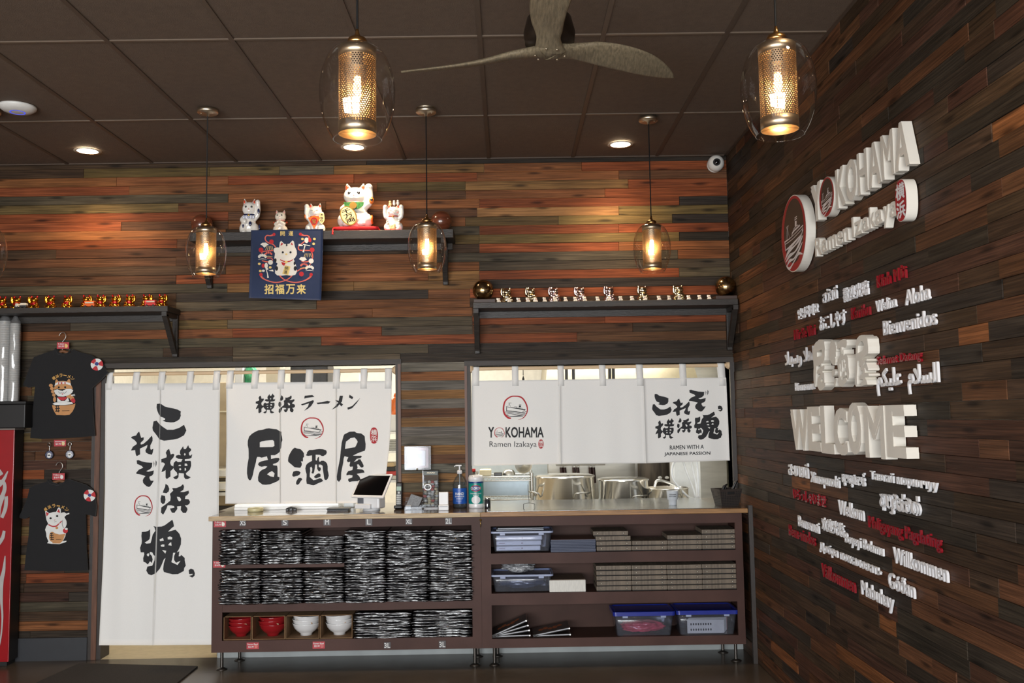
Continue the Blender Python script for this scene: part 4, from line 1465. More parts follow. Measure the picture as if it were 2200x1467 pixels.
# middle shelf: tub with plastic bags, block of white paper
x0, x1, zb, zt = tub('storage_bin', 1057, 1186, 1234, 1271.6, 'frosted bluish bin of plastic bags on the middle shelf')
M_bagc = glass_mat('crinkled_clear_film', (225, 228, 235), 1.5, .08, .35)
M_bagd = mat('dark_film', (70, 78, 96), .2, coat=1, bump=.6, bscale=40)
o = MB().bm(crumple((x0 + x1) / 2, -.225, zb + .05, (x1 - x0) / 2 - .025, .075, .048, 3, 4, .14), 0, True).build('plastic_bag', M_bagd)
tag(o, 'dark crinkled plastic bag filling the bluish bin on the middle shelf', 'plastic bag')
o = MB().bm(crumple((x0 + x1) / 2 - .02, -.225, zt + .032, .1, .07, .03, 8, 4, .5, 4), 0, True).build('plastic_bag', mat('silver_film', (150, 152, 156), .12, coat=1, bump=.8, bscale=60))
tag(o, 'clear crumpled plastic bag heaped on top of the bluish bin', 'plastic bag')
a, b = at(1180.5, 1260, -.33).x, at(1258.5, 1260, -.33).x
P = thing('paper_block', 'thick white block of paper sheets under a brown card on the middle shelf', 'paper', ((a + b) / 2, -.22, R2[1]))
zt_ = at(1220, 1246, -.33).z
MB().cham(a, b, -.33, -.1, R2[1] + .0005, zt_, .003).build('sheets', mat('white_paper_edge', (222, 220, 212), .8, vary=.12, vscale=120, stretch=(4, 1, .3)), P)
MB().box(a + .006, b - .004, -.32, -.1, zt_, zt_ + .003).build('card', mat('brown_card', (92, 76, 62), .6), P)
# bottom shelf: fanned black binders
M_binder = mat('black_leatherette', (34, 30, 29), .4, coat=.2)
M_orange = mat('orange_print', (150, 84, 50), .6, vary=.4, vscale=90)
for (u0, u1, v0, v1, n, word) in ((1056.5, 1140, 1318, 1369.5, 4, 'larger fan by the middle post'), (1144.5, 1227, 1336, 1368.5, 2, 'smaller fan of two')):
    a, b = at(u0, v1, -.33).x, at(u1, v1, -.33).x
    L_ = b - a - .004
    tot = math.atan2(at(u0, v0, -.33).z - R3[1] - .02, L_)
    for k in range(n):
        ang = tot * (k + .15) / n
        bd = thing('menu_binder', 'black menu binder, %s of the %s' % (('lowest', 'second lowest', 'third from bottom', 'topmost')[k] if n > 2 else ('lower', 'upper')[k], word), 'binder', (0, 0, 0), 'black menu binders')
        th = .013
        MB().cham(0, L_, -.1, .1, 0, .003, .001).build('back_cover', M_binder, bd)
        MB().cham(0, L_, -.1, .1, th - .003, th, .001).build('front_cover', M_binder, bd)
        MB().box(.006, L_ - .008, -.094, .094, .0036, th - .0036).build('pages', mat('white_page_edge', (196, 198, 202), .6), bd)
        MB().cyl((L_ - .003, -.101, th / 2), (L_ - .003, .09, th / 2), .0055, n=10).build('spine_ring', M_steel, bd)
        if k == n - 1:
            mb = MB()
            for q in range(5):
                mb.poly([ell(.06 + q * .032, 0.02 * math.sin(q * 2), .018, .03 + .01 * (q % 2), 9)], lambda x, y: (x, y, th + .0005))
            mb.build('cover_print', M_orange, bd)
        bd.rotation_euler = (0, -ang, 0)
        bd.location = (a + .002, -.215, R3[1] + .0015 + k * .001)
# two bins with blue lids
x0, x1, zb, zt = tub('storage_bin', 1320, 1448, 1318.5, 1366.5, 'clear bin with blue lid holding pink bags', True)
o = MB().bm(crumple((x0 + x1) / 2, -.225, zb + .042, (x1 - x0) / 2 - .03, .07, .04, 5, 4, .18, 3.5), 0, True).build('pink_bag', mat('pink_film', (206, 70, 92), .2, coat=1, bump=.6, bscale=50, vary=.3))
tag(o, 'pink crinkled plastic bag inside the blue lidded bin', 'plastic bag')
x0, x1, zb, zt = tub('storage_bin', 1456, 1584, 1315.5, 1364.5, 'clear bin with blue lid holding white printed cards by the letter wall', True)
M_bc = mat('white_card', (216, 212, 204), .5)
n = 8
for k in range(n):
    o = MB().cham(x0 + .05 + .006 * k, x1 - .022 - .006 * (n - 1 - k), -.30 + .014 * k, -.292 + .014 * k, zb + .002, zb + .095 - .002 * abs(k - 3), .001).build('printed_card', M_bc if k < 7 else M_card)
    if k == 0:
        mb = MB()
        for r_ in range(2):
            for q in range(9):
                mb.poly([ell(x0 + .075 + q * .0165, zb + .026 + r_ * .036, .005, .008, 8)], lambda x, z: (x, -.3006, z))
        mb.build('lettering', M_ink, o)
    tag(o, '%s card standing in the blue lidded bin, %s from the front' % ('white printed' if k < 7 else 'red', NTH[k]), 'card', 'cards in the bin')

# ------------------------------------------------------------------ glass pendants
M_nick = mat('satin_nickel', (206, 190, 166), 0.36, 1.0, vary=.05)
M_brs = mat('aged_brass', (190, 146, 92), 0.28, 1.0, vary=.05)
M_cord = mat('black_cord', (22, 21, 20), 0.7)
M_glass = glass_mat('clear_glass', (251, 249, 246), 1.5)
M_fil = emit_mat('glowing_filament', (255, 206, 140), 230)
M_bulbg = glass_mat('bulb_glass', (255, 240, 214), 1.3)


def perforated(name, rgb):
    """metal sleeve punched with a hexagonal pattern of round holes (pattern laid out on the sleeve's own UV)"""
    m = mat(name, rgb, 0.34, 1.0, vary=.04)
    nt = m.node_tree
    L = nt.links.new
    b = nt.nodes['Principled BSDF']
    uv = nt.nodes.new('ShaderNodeTexCoord')

    def dist(ox, oy):
        mp = nt.nodes.new('ShaderNodeMapping')
        mp.inputs['Location'].default_value = (ox, oy, 0)
        L(uv.outputs['UV'], mp.inputs[0])
        fr = nt.nodes.new('ShaderNodeVectorMath')
        fr.operation = 'FRACTION'
        L(mp.outputs[0], fr.inputs[0])
        sb = nt.nodes.new('ShaderNodeVectorMath')
        sb.operation = 'SUBTRACT'
        sb.inputs[1].default_value = (.5, .5, 0)
        L(fr.outputs[0], sb.inputs[0])
        sc = nt.nodes.new('ShaderNodeVectorMath')
        sc.operation = 'MULTIPLY'
        sc.inputs[1].default_value = (1, 1.732, 0)
        L(sb.outputs[0], sc.inputs[0])
        ln = nt.nodes.new('ShaderNodeVectorMath')
        ln.operation = 'LENGTH'
        L(sc.outputs[0], ln.inputs[0])
        return ln.outputs['Value']
    mi = nt.nodes.new('ShaderNodeMath')
    mi.operation = 'MINIMUM'
    L(dist(0, 0), mi.inputs[0])
    L(dist(.5, .5), mi.inputs[1])
    lt = nt.nodes.new('ShaderNodeMath')
    lt.operation = 'GREATER_THAN'
    lt.inputs[1].default_value = 0.30
    L(mi.outputs[0], lt.inputs[0])
    L(lt.outputs[0], b.inputs['Alpha'])
    return m


M_perf = perforated('perforated_sleeve', (206, 186, 160))

# pendant template: origin at the bottom centre of the glass, shade 0.235 wide and 0.31 tall
SH = 0.30
pend = thing('pendant_lamp', '', 'pendant lamp', (0, 0, 0))
prof = [(0.074, 0.0), (0.094, 0.035), (0.11, 0.085), (0.1165, 0.14), (0.113, 0.195), (0.099, 0.245), (0.078, 0.28), (0.05, 0.298), (0.028, 0.302)]
P2 = bez([(r, z, 0) for r, z in prof], 5)
g = MB().lathe([(p.x, p.y) for p in P2], 56)
g.lathe([(0.0725, 0.0), (0.0755, 0.0), (0.0755, 0.003), (0.0725, 0.003)], 56)
g.build('glass_shade', M_glass, pend)
s0, s1 = 0.052, 0.262


def sleeve():
    n = 64
    mb = MB()
    r = 0.0575
    vs = [(r * math.cos(2 * PI * k / n), r * math.sin(2 * PI * k / n), z) for z in (s0, s1) for k in range(n)]
    mb.add(vs, [(k, (k + 1) % n, (k + 1) % n + n, k + n) for k in range(n)], 0, True)
    mb.col = [[1, 1, 1, 1]] * n
    mb.uv = [[(44 * k / n, 0), (44 * (k + 1) / n, 0), (44 * (k + 1) / n, 16), (44 * k / n, 16)] for k in range(n)]
    return mb


sl = sleeve().build('metal_sleeve', M_perf, pend)
MB().lathe([(0.0575, s1 - .002), (0.0585, s1 - .002), (0.0585, 0.290), (0.02, 0.296), (0.02, 0.292), (0.0575, 0.288)], 48).build('top_band', M_nick, sl)
MB().lathe([(0.0575, 0.018), (0.0585, 0.018), (0.0585, s0 + .002), (0.0575, s0 + .002), (0.0575, 0.018)], 48).build('bottom_band', M_nick, sl)
MB().lathe([(0.0, 0.302), (0.032, 0.302), (0.032, 0.312), (0.027, 0.322), (0.012, 0.326), (0.007, 0.338), (0.0045, 0.352), (0, 0.352)], 32).build('socket_cap', M_brs, pend)
MB().cyl((0, 0, 0.235), (0, 0, 0.292), 0.018, n=20).build('lamp_holder', mat('black_plastic', (24, 24, 25), .4), pend)
bp = [(0, 0.115), (0.014, 0.122), (0.021, 0.14), (0.022, 0.17), (0.017, 0.205), (0.012, 0.235)]
bulb = MB().lathe(bp, 28).build('bulb', M_bulbg, pend)
fl = MB()
for k in range(4):
    a = PI / 2 * k + .4
    fl.tube([(0.006 * math.cos(a), 0.006 * math.sin(a), .135), (0.010 * math.cos(a + .5), 0.010 * math.sin(a + .5), .165), (0.006 * math.cos(a + 1), 0.006 * math.sin(a + 1), .2)], 0.0045, 8)
fl.build('filament', M_fil, bulb)


def warm_point(loc, power, r=0.02):
    l = bpy.data.lights.new('bulb_light', 'POINT')
    l.energy = power
    l.color = (1.0, 0.75, 0.48)
    l.shadow_soft_size = r
    o = bpy.data.objects.new('bulb_light', l)
    COL.objects.link(o)
    o.location = loc
    return o


def pendant(u, v0, v1, lab, first=False, u_can=None, power=2.4):
    """(u, v0..v1): pixel column and extent of the glass; its height off the floor is the same for the whole row"""
    h = SH
    d = None
    # distance from the pixel height of the glass
    Y = CAM.y + FPX * h / (v1 - v0) * 0.985
    top, bot = at(u, v0, Y), at(u, v1, Y)
    o = pend if first else copy_tree(pend)
    o.location = (bot.x, Y, bot.z)
    tag(o, lab, 'pendant lamp', 'glass pendant lamps')
    x, y, z = bot.x, Y, bot.z
    L = ZC - z
    c = MB().tube([(0, 0, .35), (0, 0, L - .02)], 0.0036, 8)
    me = c.build('cord', M_cord)
    me.parent = o
    cn = MB().lathe([(0, L - .0), (0.062, L - .0), (0.062, L - .02), (0.056, L - .026), (0.012, L - .028), (0.008, L - .042), (0, L - .042)], 32)
    cn = cn.build('canopy', M_nick)
    cn.parent = o
    for sx in (-.035, .035):
        sc = MB().ball((sx, -.01, L - .027), (.004, .004, .003), 8, 6).build('screw', M_nick)
        sc.parent = cn
    warm_point((x, y, z + .165), power)
    return o, (x, y, z)


PEND = []
for i, (u, v0, v1, lab) in enumerate(((442, 487, 595, 'small looking glass pendant lamp hanging in front of the left end of the cat shelf'),
                                     (918, 478, 585, 'small looking glass pendant lamp hanging in front of the right end of the cat shelf'),
                                     (1402, 481, 584, 'glass pendant lamp hanging above the shelf of chrome cats'),
                                     (-33, 488, 597, 'glass pendant lamp cut off by the left edge of the photo'),
                                     (768, 91, 301, 'large looking near glass pendant lamp left of the ceiling fan'),
                                     (1676, 84, 291, 'large looking near glass pendant lamp right of the ceiling fan'))):
    PEND.append(pendant(u, v0, v1, lab, i == 0))

# ------------------------------------------------------------------ recessed downlights
M_trimr = mat('lamp_trim', (206, 190, 168), 0.4)
M_disc = emit_mat('lit_diffuser', (255, 226, 186), 26)
for k, (u, v, lab) in enumerate(((188, 324, 'recessed round ceiling light above the gold cat shelf'), (760, 316, 'recessed round ceiling light above the white lucky cats'),
                                 (1333, 310, 'recessed round ceiling light near the security camera'))):
    p = on_z(u, v, ZC)
    o = thing('downlight', lab, 'ceiling light', (p.x, p.y, ZC), 'recessed ceiling lights')
    MB().lathe([(0.068, ZC - .001), (0.088, ZC - .001), (0.088, ZC - .006), (0.068, ZC - .004)], 40, (p.x, p.y, 0)).build('trim_ring', M_trimr, o)
    MB().lathe([(0, ZC - .0005), (0.069, ZC - .0005), (0.069, ZC - .002), (0, ZC - .002)], 40, (p.x, p.y, 0)).build('diffuser', M_disc, o)
    l = bpy.data.lights.new('downlight_beam', 'SPOT')
    l.energy = 84
    l.color = (1.0, 0.72, 0.44)
    l.spot_size = math.radians(118)
    l.spot_blend = 0.9
    l.shadow_soft_size = 0.06
    s = bpy.data.objects.new('downlight_beam', l)
    COL.objects.link(s)
    s.location = (p.x, p.y, ZC - .02)
# further unseen spot beams behind and beside the camera, with no fittings built
for (x, y) in ((1.15, -4.2), (-2.2, -4.6), (-0.5, -7.6), (1.15, -7.6)):
    l = bpy.data.lights.new('downlight_beam', 'SPOT')
    l.energy = 42
    l.color = (1.0, 0.76, 0.5)
    l.spot_size = math.radians(125)
    l.spot_blend = 0.9
    l.shadow_soft_size = 0.06
    s = bpy.data.objects.new('downlight_beam', l)
    COL.objects.link(s)
    s.location = (x, y, ZC - .02)

# ------------------------------------------------------------------ ceiling fan with three carved wooden blades
M_fan = mat('weathered_grey_wood', (118, 106, 84), 0.55, vary=.35, vscale=6, stretch=(22, 2.2, 22), bump=.25, bscale=30)
M_fanm = mat('dark_bronze', (58, 48, 40), .35, .7)
FY = -2.985
hub = at(1181, 112, FY)
HX, HZ = hub.x, hub.z
fan = thing('ceiling_fan', 'grey wooden three blade ceiling fan hanging between the two near pendants', 'ceiling fan', (HX, FY, HZ))
MB().tube([(HX, FY, HZ + .16), (HX, FY, ZC - .03)], .016, 14).build('downrod', M_fanm, fan)
MB().lathe([(0, ZC), (.075, ZC), (.07, ZC - .04), (.03, ZC - .06), (0, ZC - .06)], 32, (HX, FY, 0)).build('canopy', M_fanm, fan)
MB().lathe([(0, .19), (.05, .185), (.09, .14), (.105, .08), (.10, .035), (.06, .02), (0, .02)], 36, (HX, FY, HZ)).build('motor_housing', M_fanm, fan)


def blade(az, R):
    """carved blade: chord, twist and thickness vary from the hub out to a rounded tip"""
    nr, nc = 34, 10
    M = Matrix.Rotation(az, 4, 'Z')
    vs = []
    for i in range(nr + 1):
        t = i / nr
        r = 0.02 + (R - .02) * t
        if t < .22:
            w = 0.125 - 0.025 * math.sin(t / .22 * PI)
        else:
            w = 0.125 + .03 * math.sin((t - .22) / .78 * PI) - .06 * ((t - .22) / .78) ** 2
        w *= math.sqrt(max(.004, 1 - max(0, (t - .55) / .45) ** 3.2))
        tw = math.radians(6 + 17 * math.sin(min(1, t / .45) * PI / 2) - 8 * t)
        th = .034 * (1 - t) ** 1.5 + .011
        sweep = .05 * math.sin(t * PI)
        lift = .008 + .022 * math.sin(min(1, t / .3) * PI / 2) + .008 * t
        for k in range(2 * nc):
            a = 2 * PI * k / (2 * nc)
            x = w / 2 * math.cos(a)
            z = th / 2 * math.copysign(abs(math.sin(a)) ** .8, math.sin(a))
            px = x * math.cos(tw) - z * math.sin(tw)
            pz = x * math.sin(tw) + z * math.cos(tw)
            vs.append(M @ Vector((sweep + px, r, lift + pz)) + Vector((HX, FY, HZ)))
    n = 2 * nc
    fs = [(i * n + k, i * n + (k + 1) % n, (i + 1) * n + (k + 1) % n, (i + 1) * n + k) for i in range(nr) for k in range(n)]
    mb = MB().add(vs, fs, 0, True)
    mb.add(vs[-n:], [tuple(range(n))], 0)
    mb.add(vs[:n], [tuple(reversed(range(n)))], 0)
    b = mb.build('blade', M_fan, fan)
    for (dx, dr) in ((-.022, .055), (.022, .06)):
        q = M @ Vector((dx, dr, -.012)) + Vector((HX, FY, HZ))
        MB().ball(q, (.006, .006, .0035), 10, 6).build('screw', M_nick, b)


for az in (math.radians(65), math.radians(-55), math.radians(-175)):
    blade(az, 0.70)
MB().lathe([(0, -.012), (.05, -.010), (.062, 0), (.06, .02), (0, .02)], 30, (HX, FY, HZ)).build('hub_cap', M_fan, fan)

# ------------------------------------------------------------------ wireless access point and camera
p = on_z(38, 229, ZC)
ap = thing('access_point', 'white dome shaped wireless access point on the ceiling by the left edge', 'access point', (p.x, p.y, ZC))
M_wpl = mat('white_plastic', (222, 220, 214), .35)
MB().lathe([(0, -.036), (.045, -.035), (.08, -.027), (.1, -.012), (.104, 0), (0, 0)], 48, (p.x, p.y, ZC)).build('dome', M_wpl, ap)
MB().lathe([(.036, -.0365), (.043, -.0365), (.043, -.034), (.036, -.034)], 40, (p.x, p.y, ZC)).build('light_ring', emit_mat('blue_ring', (90, 100, 240), .9), ap)
cp = at(1538, 351, -.06)
sc_ = thing('security_camera', 'white round security camera in the corner under the ceiling', 'security camera', (cp.x, 0, cp.z))
MB().lathe([(0, 0.0), (.05, 0.0), (.056, -.012), (.05, -.026), (0, -.026)], 32, (cp.x, -.001, cp.z), 0, True, 'y').build('mount', M_wpl, sc_)
MB().ball((cp.x, -.062, cp.z), .059, 32, 20).build('ball_housing', M_wpl, sc_)
dv = Vector((-.12, -1, -.1)).normalized()
q = Vector((cp.x, -.062, cp.z)) + dv * .049
MB().cyl(q, q + dv * .012, .028, .026, 24).build('lens_ring', mat('black_gloss', (12, 12, 13), .08, coat=1), sc_)
MB().ball(q + dv * .01, (.016, .01, .016), 18, 10).build('lens', mat('lens_glass', (6, 7, 10), .03, coat=1), sc_)

# ------------------------------------------------------------------ wall shelves
M_shelf = mat('black_stained_shelf', (40, 35, 31), 0.45, vary=.35, vscale=5, stretch=(1, 10, 10), bump=.25, bscale=30)


def wall_shelf(lab, x0, x1, zt, zb, yfr, brackets, extra=None):
    s = thing('wall_shelf', lab, 'shelf', ((x0 + x1) / 2, 0, zb))
    MB().cham(x0, x1, yfr, -0.006, zb, zt, .003).build('board', M_shelf, s)
    MB().box(x0 + .02, x1 - .02, -.028, -.006, zb - .045, zb - .0005).build('wall_cleat', M_shelf, s)
    for xb in brackets:
        h = .30
        m = MB()
        m.cham(xb - .019, xb + .019, -.036, -.006, zb - h, zb - .0005, .004)
        # sloping brace from the wall foot to the front of the board
        p0, p1 = Vector((xb, -.03, zb - h + .03)), Vector((xb, yfr + .03, zb - .02))
        d = (p1 - p0).normalized()
        n = Vector((0, -d.z, d.y))
        a = [p0 + n * .016, p0 - n * .016, p1 - n * .016, p1 + n * .016]
        vs = [q + Vector((sx, 0, 0)) for sx in (-.017, .017) for q in a]
        m.add(vs, [(0, 1, 2, 3), (7, 6, 5, 4), (0, 4, 5, 1), (1, 5, 6, 2), (2, 6, 7, 3), (3, 7, 4, 0)])
        m.box(xb - .017, xb + .017, yfr + .012, -.036, zb - .03, zb - .0005)
        m.build('bracket', M_shelf, s)
    return s


YS = -0.25
ua, ub = at(407, 507, YS).x, at(974, 500, YS).x
ZU1, ZU0 = at(690, 495.5, YS).z, at(690, 514, YS).z
wall_shelf('black wooden wall shelf holding the five white lucky cats', ua, ub, ZU1, ZU0, YS, (at(451, 560, -.02).x, at(957, 560, -.02).x))
YL = -0.26
ZL1, ZL0 = at(200, 659, YL).z, at(200, 671, YL).z
wall_shelf('black wooden wall shelf of gold cats above the hanging shirts', -4.3, at(360, 665, YL).x, ZL1, ZL0, YL, (at(377, 720, -.02).x, at(377, 720, -.02).x - 1.35))
ZR1, ZR0 = at(1300, 645.5, YS).z, at(1300, 658.5, YS).z
wall_shelf('black wooden wall shelf of chrome cats above the second pass-through', at(1016, 650, YS).x, min(at(1589, 650, YS).x, XR - .012), ZR1, ZR0, YS, (at(1025, 700, -.02).x, at(1566, 700, -.02).x))

# ------------------------------------------------------------------ lucky cat figurines
_dg = lambda: bpy.context.evaluated_depsgraph_get()


def melt(mb, voxel, smooth=6, dec=0):
    """join overlapping rounded masses into one continuous skin"""
    o = mb.build('cat_body', MATS['white_plastic'])
    r = o.modifiers.new('r', 'REMESH')
    r.mode = 'VOXEL'
    r.voxel_size = voxel
    s = o.modifiers.new('s', 'SMOOTH')
    s.iterations = smooth
    s.factor = .5
    dg = _dg()
    dg.update()
    me = bpy.data.meshes.new_from_object(o.evaluated_get(dg))
    bpy.data.objects.remove(o)
    me.polygons.foreach_set('use_smooth', [True] * len(me.polygons))
    me.materials.clear()
    me.update()
    return me


def cat_mass(arms, slim=1.0, voxel=.022):
    """seated cat one unit tall, facing -y.  arms: two of 'up', 'down', 'pray', 'side' (viewer's left, viewer's right)"""
    m = MB()
    m.ball((0, .0, .26), (.245 * slim, .2, .27), 24, 16)
    m.ball((0, -.03, .42), (.195 * slim, .165, .2), 24, 16)
    m.ball((0, -.03, .69), (.235, .195, .195), 28, 18)
    m.ball((0, -.15, .635), (.115, .08, .075), 18, 12)
    for s in (-1, 1):
        m.ball((s * .2 * slim, -.06, .15), (.14, .19, .165), 20, 14)
        m.ball((s * .15, -.2, .05), (.085, .1, .055), 16, 10)
        m.tube([(s * .125, -.02, .80), (s * .155, -.02, .90), (s * .165, -.015, .985)], [.085, .055, .012], 14, flat=.6)
    for s, a in zip((-1, 1), arms):
        if a == 'up':
            pts, rr = [(s * .17, -.04, .44), (s * .265, -.07, .52), (s * .30, -.09, .66), (s * .285, -.11, .83)], [.085, .085, .075, .075]
            m.ball((s * .28, -.12, .86), (.085, .085, .08), 16, 10)
        elif a == 'down':
            pts, rr = [(s * .17, -.06, .45), (s * .22, -.14, .38), (s * .15, -.22, .33)], [.085, .08, .07]
            m.ball((s * .12, -.23, .33), (.075, .07, .07), 16, 10)
        elif a == 'pray':
            pts, rr = [(s * .17, -.06, .42), (s * .18, -.17, .36), (s * .06, -.24, .44), (s * .025, -.25, .52)], [.08, .075, .06, .04]
        else:
            pts, rr = [(s * .17, -.06, .42), (s * .25, -.12, .46), (s * .27, -.14, .58)], [.08, .07, .065]
            m.ball((s * .26, -.15, .61), (.07, .06, .07), 16, 10)
        m.tube(pts, rr, 14)
    return melt(m, voxel)


def cat_part(name, mb, material, parent):
    return mb.build(name, material, parent)


def disc(cx, cy, cz, rx, rz, tilt=0.0, depth=.012, n=18):
    """thin convex oval lying on the front of the figure"""
    return MB().ball((cx, cy, cz), (rx, depth, rz), n, 8)


M_por = mat('white_porcelain', (234, 230, 222), 0.12, coat=.8, vary=.015)
M_porw = mat('creamy_porcelain', (236, 226, 208), 0.14, coat=.8, vary=.02)
M_earr = mat('orange_red_glaze', (204, 72, 44), .2, coat=.6)
M_blk = mat('black_glaze', (20, 20, 22), .15, coat=.6)
M_blug = mat('blue_black_glaze', (34, 42, 78), .15, coat=.6)
M_gold = mat('gold_leaf', (214, 168, 88), .25, .9)
M_redg = mat('red_glaze_band', (168, 30, 34), .25, coat=.4)
M_grn = mat('green_glaze', (46, 92, 52), .25, coat=.5, vary=.4, vscale=30)
M_yel = mat('cream_gold_glaze', (226, 202, 146), .25, coat=.5)
M_org = mat('orange_glaze', (214, 112, 40), .25, coat=.5)
M_pink = mat('pink_glaze', (226, 160, 150), .3)


def face(root, eyes='open', earm=None, nose=M_pink):
    for s in (-1, 1):
        e = MB().add([(s * .125, -.083, .835), (s * .195, -.062, .83), (s * .165, -.045, .955)], [(0, 1, 2)])
        e = MB().ball((s * .158, -.062, .868), (.032, .018, .058), 12, 8)
        cat_part('inner_ear', e, earm or M_earr, root)
        if eyes == 'open':
            y = MB().ball((s * .09, -.205, .725), (.034, .016, .03), 14, 8)
        else:
            y = MB().tube([(s * .055, -.222, .70), (s * .09, -.219, .716), (s * .13, -.205, .708)], .006, 6)
        cat_part('eye', y, M_blk, root)
    cat_part('nose', MB().ball((0, -.232, .668), (.018, .012, .012), 10, 6), nose, root)
    cat_part('mouth', MB().tube([(-.04, -.228, .625), (0, -.236, .64), (.04, -.228, .625)], .0045, 6), M_pink, root)


def collar(root, m, bell=True, z=.535, r=.178):
    c = MB()
    pts = [(r * math.cos(2 * PI * k / 24), -.03 + r * .9 * math.sin(2 * PI * k / 24), z + .012 * math.sin(2 * PI * k / 24)) for k in range(25)]
    c.tube(pts, .02, 8, caps=False)
    cat_part('collar', c, m, root)
    if bell:
        cat_part('bell', MB().ball((0, -.2, z - .035), (.036, .03, .036), 14, 10), M_gold, root)


def koban(root, cx, cz, rx, rz, tilt, lines=3, y=-.275, face_m=None):
    """oval gold coin with brushed characters"""
    c, s = math.cos(tilt), math.sin(tilt)

    def fn(x, z, d=0):
        return (cx + x * c - z * s, y - d, cz + x * s + z * c)
    o = MB().poly([ell(0, 0, rx, rz, 28)], lambda x, z: fn(x, z, .02), 0, .025, (0, 1, 0)).build('coin', M_gold, root)
    MB().poly([ell(0, 0, rx * .86, rz * .9, 28)], lambda x, z: fn(x, z, .0215)).build('coin_face', face_m or M_yel, o)
    mb = MB()
    txt = '千万両'[:lines]
    for k, ch in enumerate(txt):
        h = 1.5 * rz / lines
        text_flat(mb, ch, lambda x, z: fn((x - .5) * rx * 1.15, rz * .75 - h * k - h * .92 + z * h * .88, .023), 0, .02)
    mb.build('lettering', M_blk, o)


def cat_root(me, m, name='lucky_cat'):
    r = thing(name, '', 'cat figurine', (0, 0, 0))
    me.materials.append(m)
    b = link('body', me, r)
    return r


def set_down(o, u, v, Y, h, lab, group=None, rz=0.0, cat='cat figurine', sx=1.0):
    p = at(u, v, Y)
    o.location = p
    o.scale = (h * sx, h * sx, h)
    o.rotation_euler = (0, 0, rz)
    return tag(o, lab, cat, group)


def px_h(v0, v1, u, Y):
    return at(u, v0, Y).z - at(u, v1, Y).z


GR5 = 'white lucky cats on the shelf'
Yc = -0.13


def on_shelf(o, z):
    o.location.z = z


# blue and white cat
A = cat_root(cat_mass(('down', 'up'), .9), M_por)
face(A)
collar(A, M_blug)
bib = MB()
for k in range(5):
    bib.ball((-.15 + .075 * k, -.19 - .012 * math.cos((k - 2) * .7), .455), (.04, .02, .05), 10, 8)
cat_part('bib', bib, mat('blue_print_bib', (196, 200, 216), .2, vary=.5, vscale=26), A)
for q, (x, y, z, rx, rz) in enumerate(((-.17, -.235, .2, .03, .055), (.055, -.235, .27, .05, .06), (.31, -.16, .62, .04, .07), (.33, -.09, .2, .03, .08))):
    cat_part('spot', MB().ball((x, y, z), (rx, .022, rz), 14, 8), M_blug, A)
set_down(A, 536, 494, Yc, px_h(420, 494, 536, Yc) * 1.08, 'white and blue lucky cat with blue collar, leftmost on its shelf', GR5, .12, sx=.8)
on_shelf(A, ZU1)
# small praying cat
B_ = cat_root(cat_mass(('pray', 'pray'), .85), M_porw)
face(B_, earm=M_pink)
collar(B_, M_pink, False)
for s in (-1, 1):
    cat_part('tassel', MB().ball((s * .27, -.06, .45), (.035, .03, .035), 10, 8), M_earr, B_)
set_down(B_, 603, 493, Yc, px_h(447, 492, 603, Yc) * 1.16, 'small cream cat with folded praying paws beside the blue and white cat', GR5, sx=.96)
on_shelf(B_, ZU1 + .006)
# cat with orange bib and fan
C_ = cat_root(cat_mass(('up', 'side'), 1.05), M_por)
face(C_, 'shut')
collar(C_, M_redg)
cat_part('bib', MB().poly([[(-.21, .47), (0, .54), (.21, .47), (0, .12)]], lambda x, z: (x, -.265, z), 0, .04, (0, 1, 0)), M_org, C_)
k_ = MB().poly([ell(0, .36, .12, .12)], lambda x, z: (x, -.268, z)).build('red_disc', M_redg, C_)
text_flat(MB(), '宝', lambda x, z: (-.07 + .14 * x, -.271, .29 + .14 * z), 0, .02)
mb = MB()
text_flat(mb, '宝', lambda x, z: (-.07 + .14 * x, -.271, .29 + .14 * z), 0, .02)
mb.build('lettering', M_gold, k_)
fn_ = MB().poly([[(.20 + .1 * math.cos(t) * (1 if abs(math.sin(t)) < .9 else .8), .46 + .17 * math.sin(t)) for t in [2 * PI * q / 24 for q in range(24)]]], lambda x, z: (x + .06, -.245, z), 0, .02, (0, 1, 0)).build('fan', M_yel, C_)
mb = MB()
for q, ch in enumerate('大当り'):
    text_flat(mb, ch, lambda x, z: (.215 + .09 * x, -.2475, .52 - .095 * q + .08 * z), 0, .02)
mb.build('lettering', M_blk, fn_)
cat_part('orange_patch', MB().ball((-.335, -.1, .55), (.04, .05, .08), 12, 8), M_org, C_)
cat_part('base', MB().lathe([(0, 0), (.29, 0), (.3, .02), (.27, .05), (0, .05)], 30), M_gold, C_)
set_down(C_, 678, 492, Yc, px_h(431, 491, 678, Yc) * 1.13, 'white smiling cat with an orange diamond bib and a lettered fan', GR5, sx=.9)
on_shelf(C_, ZU1)
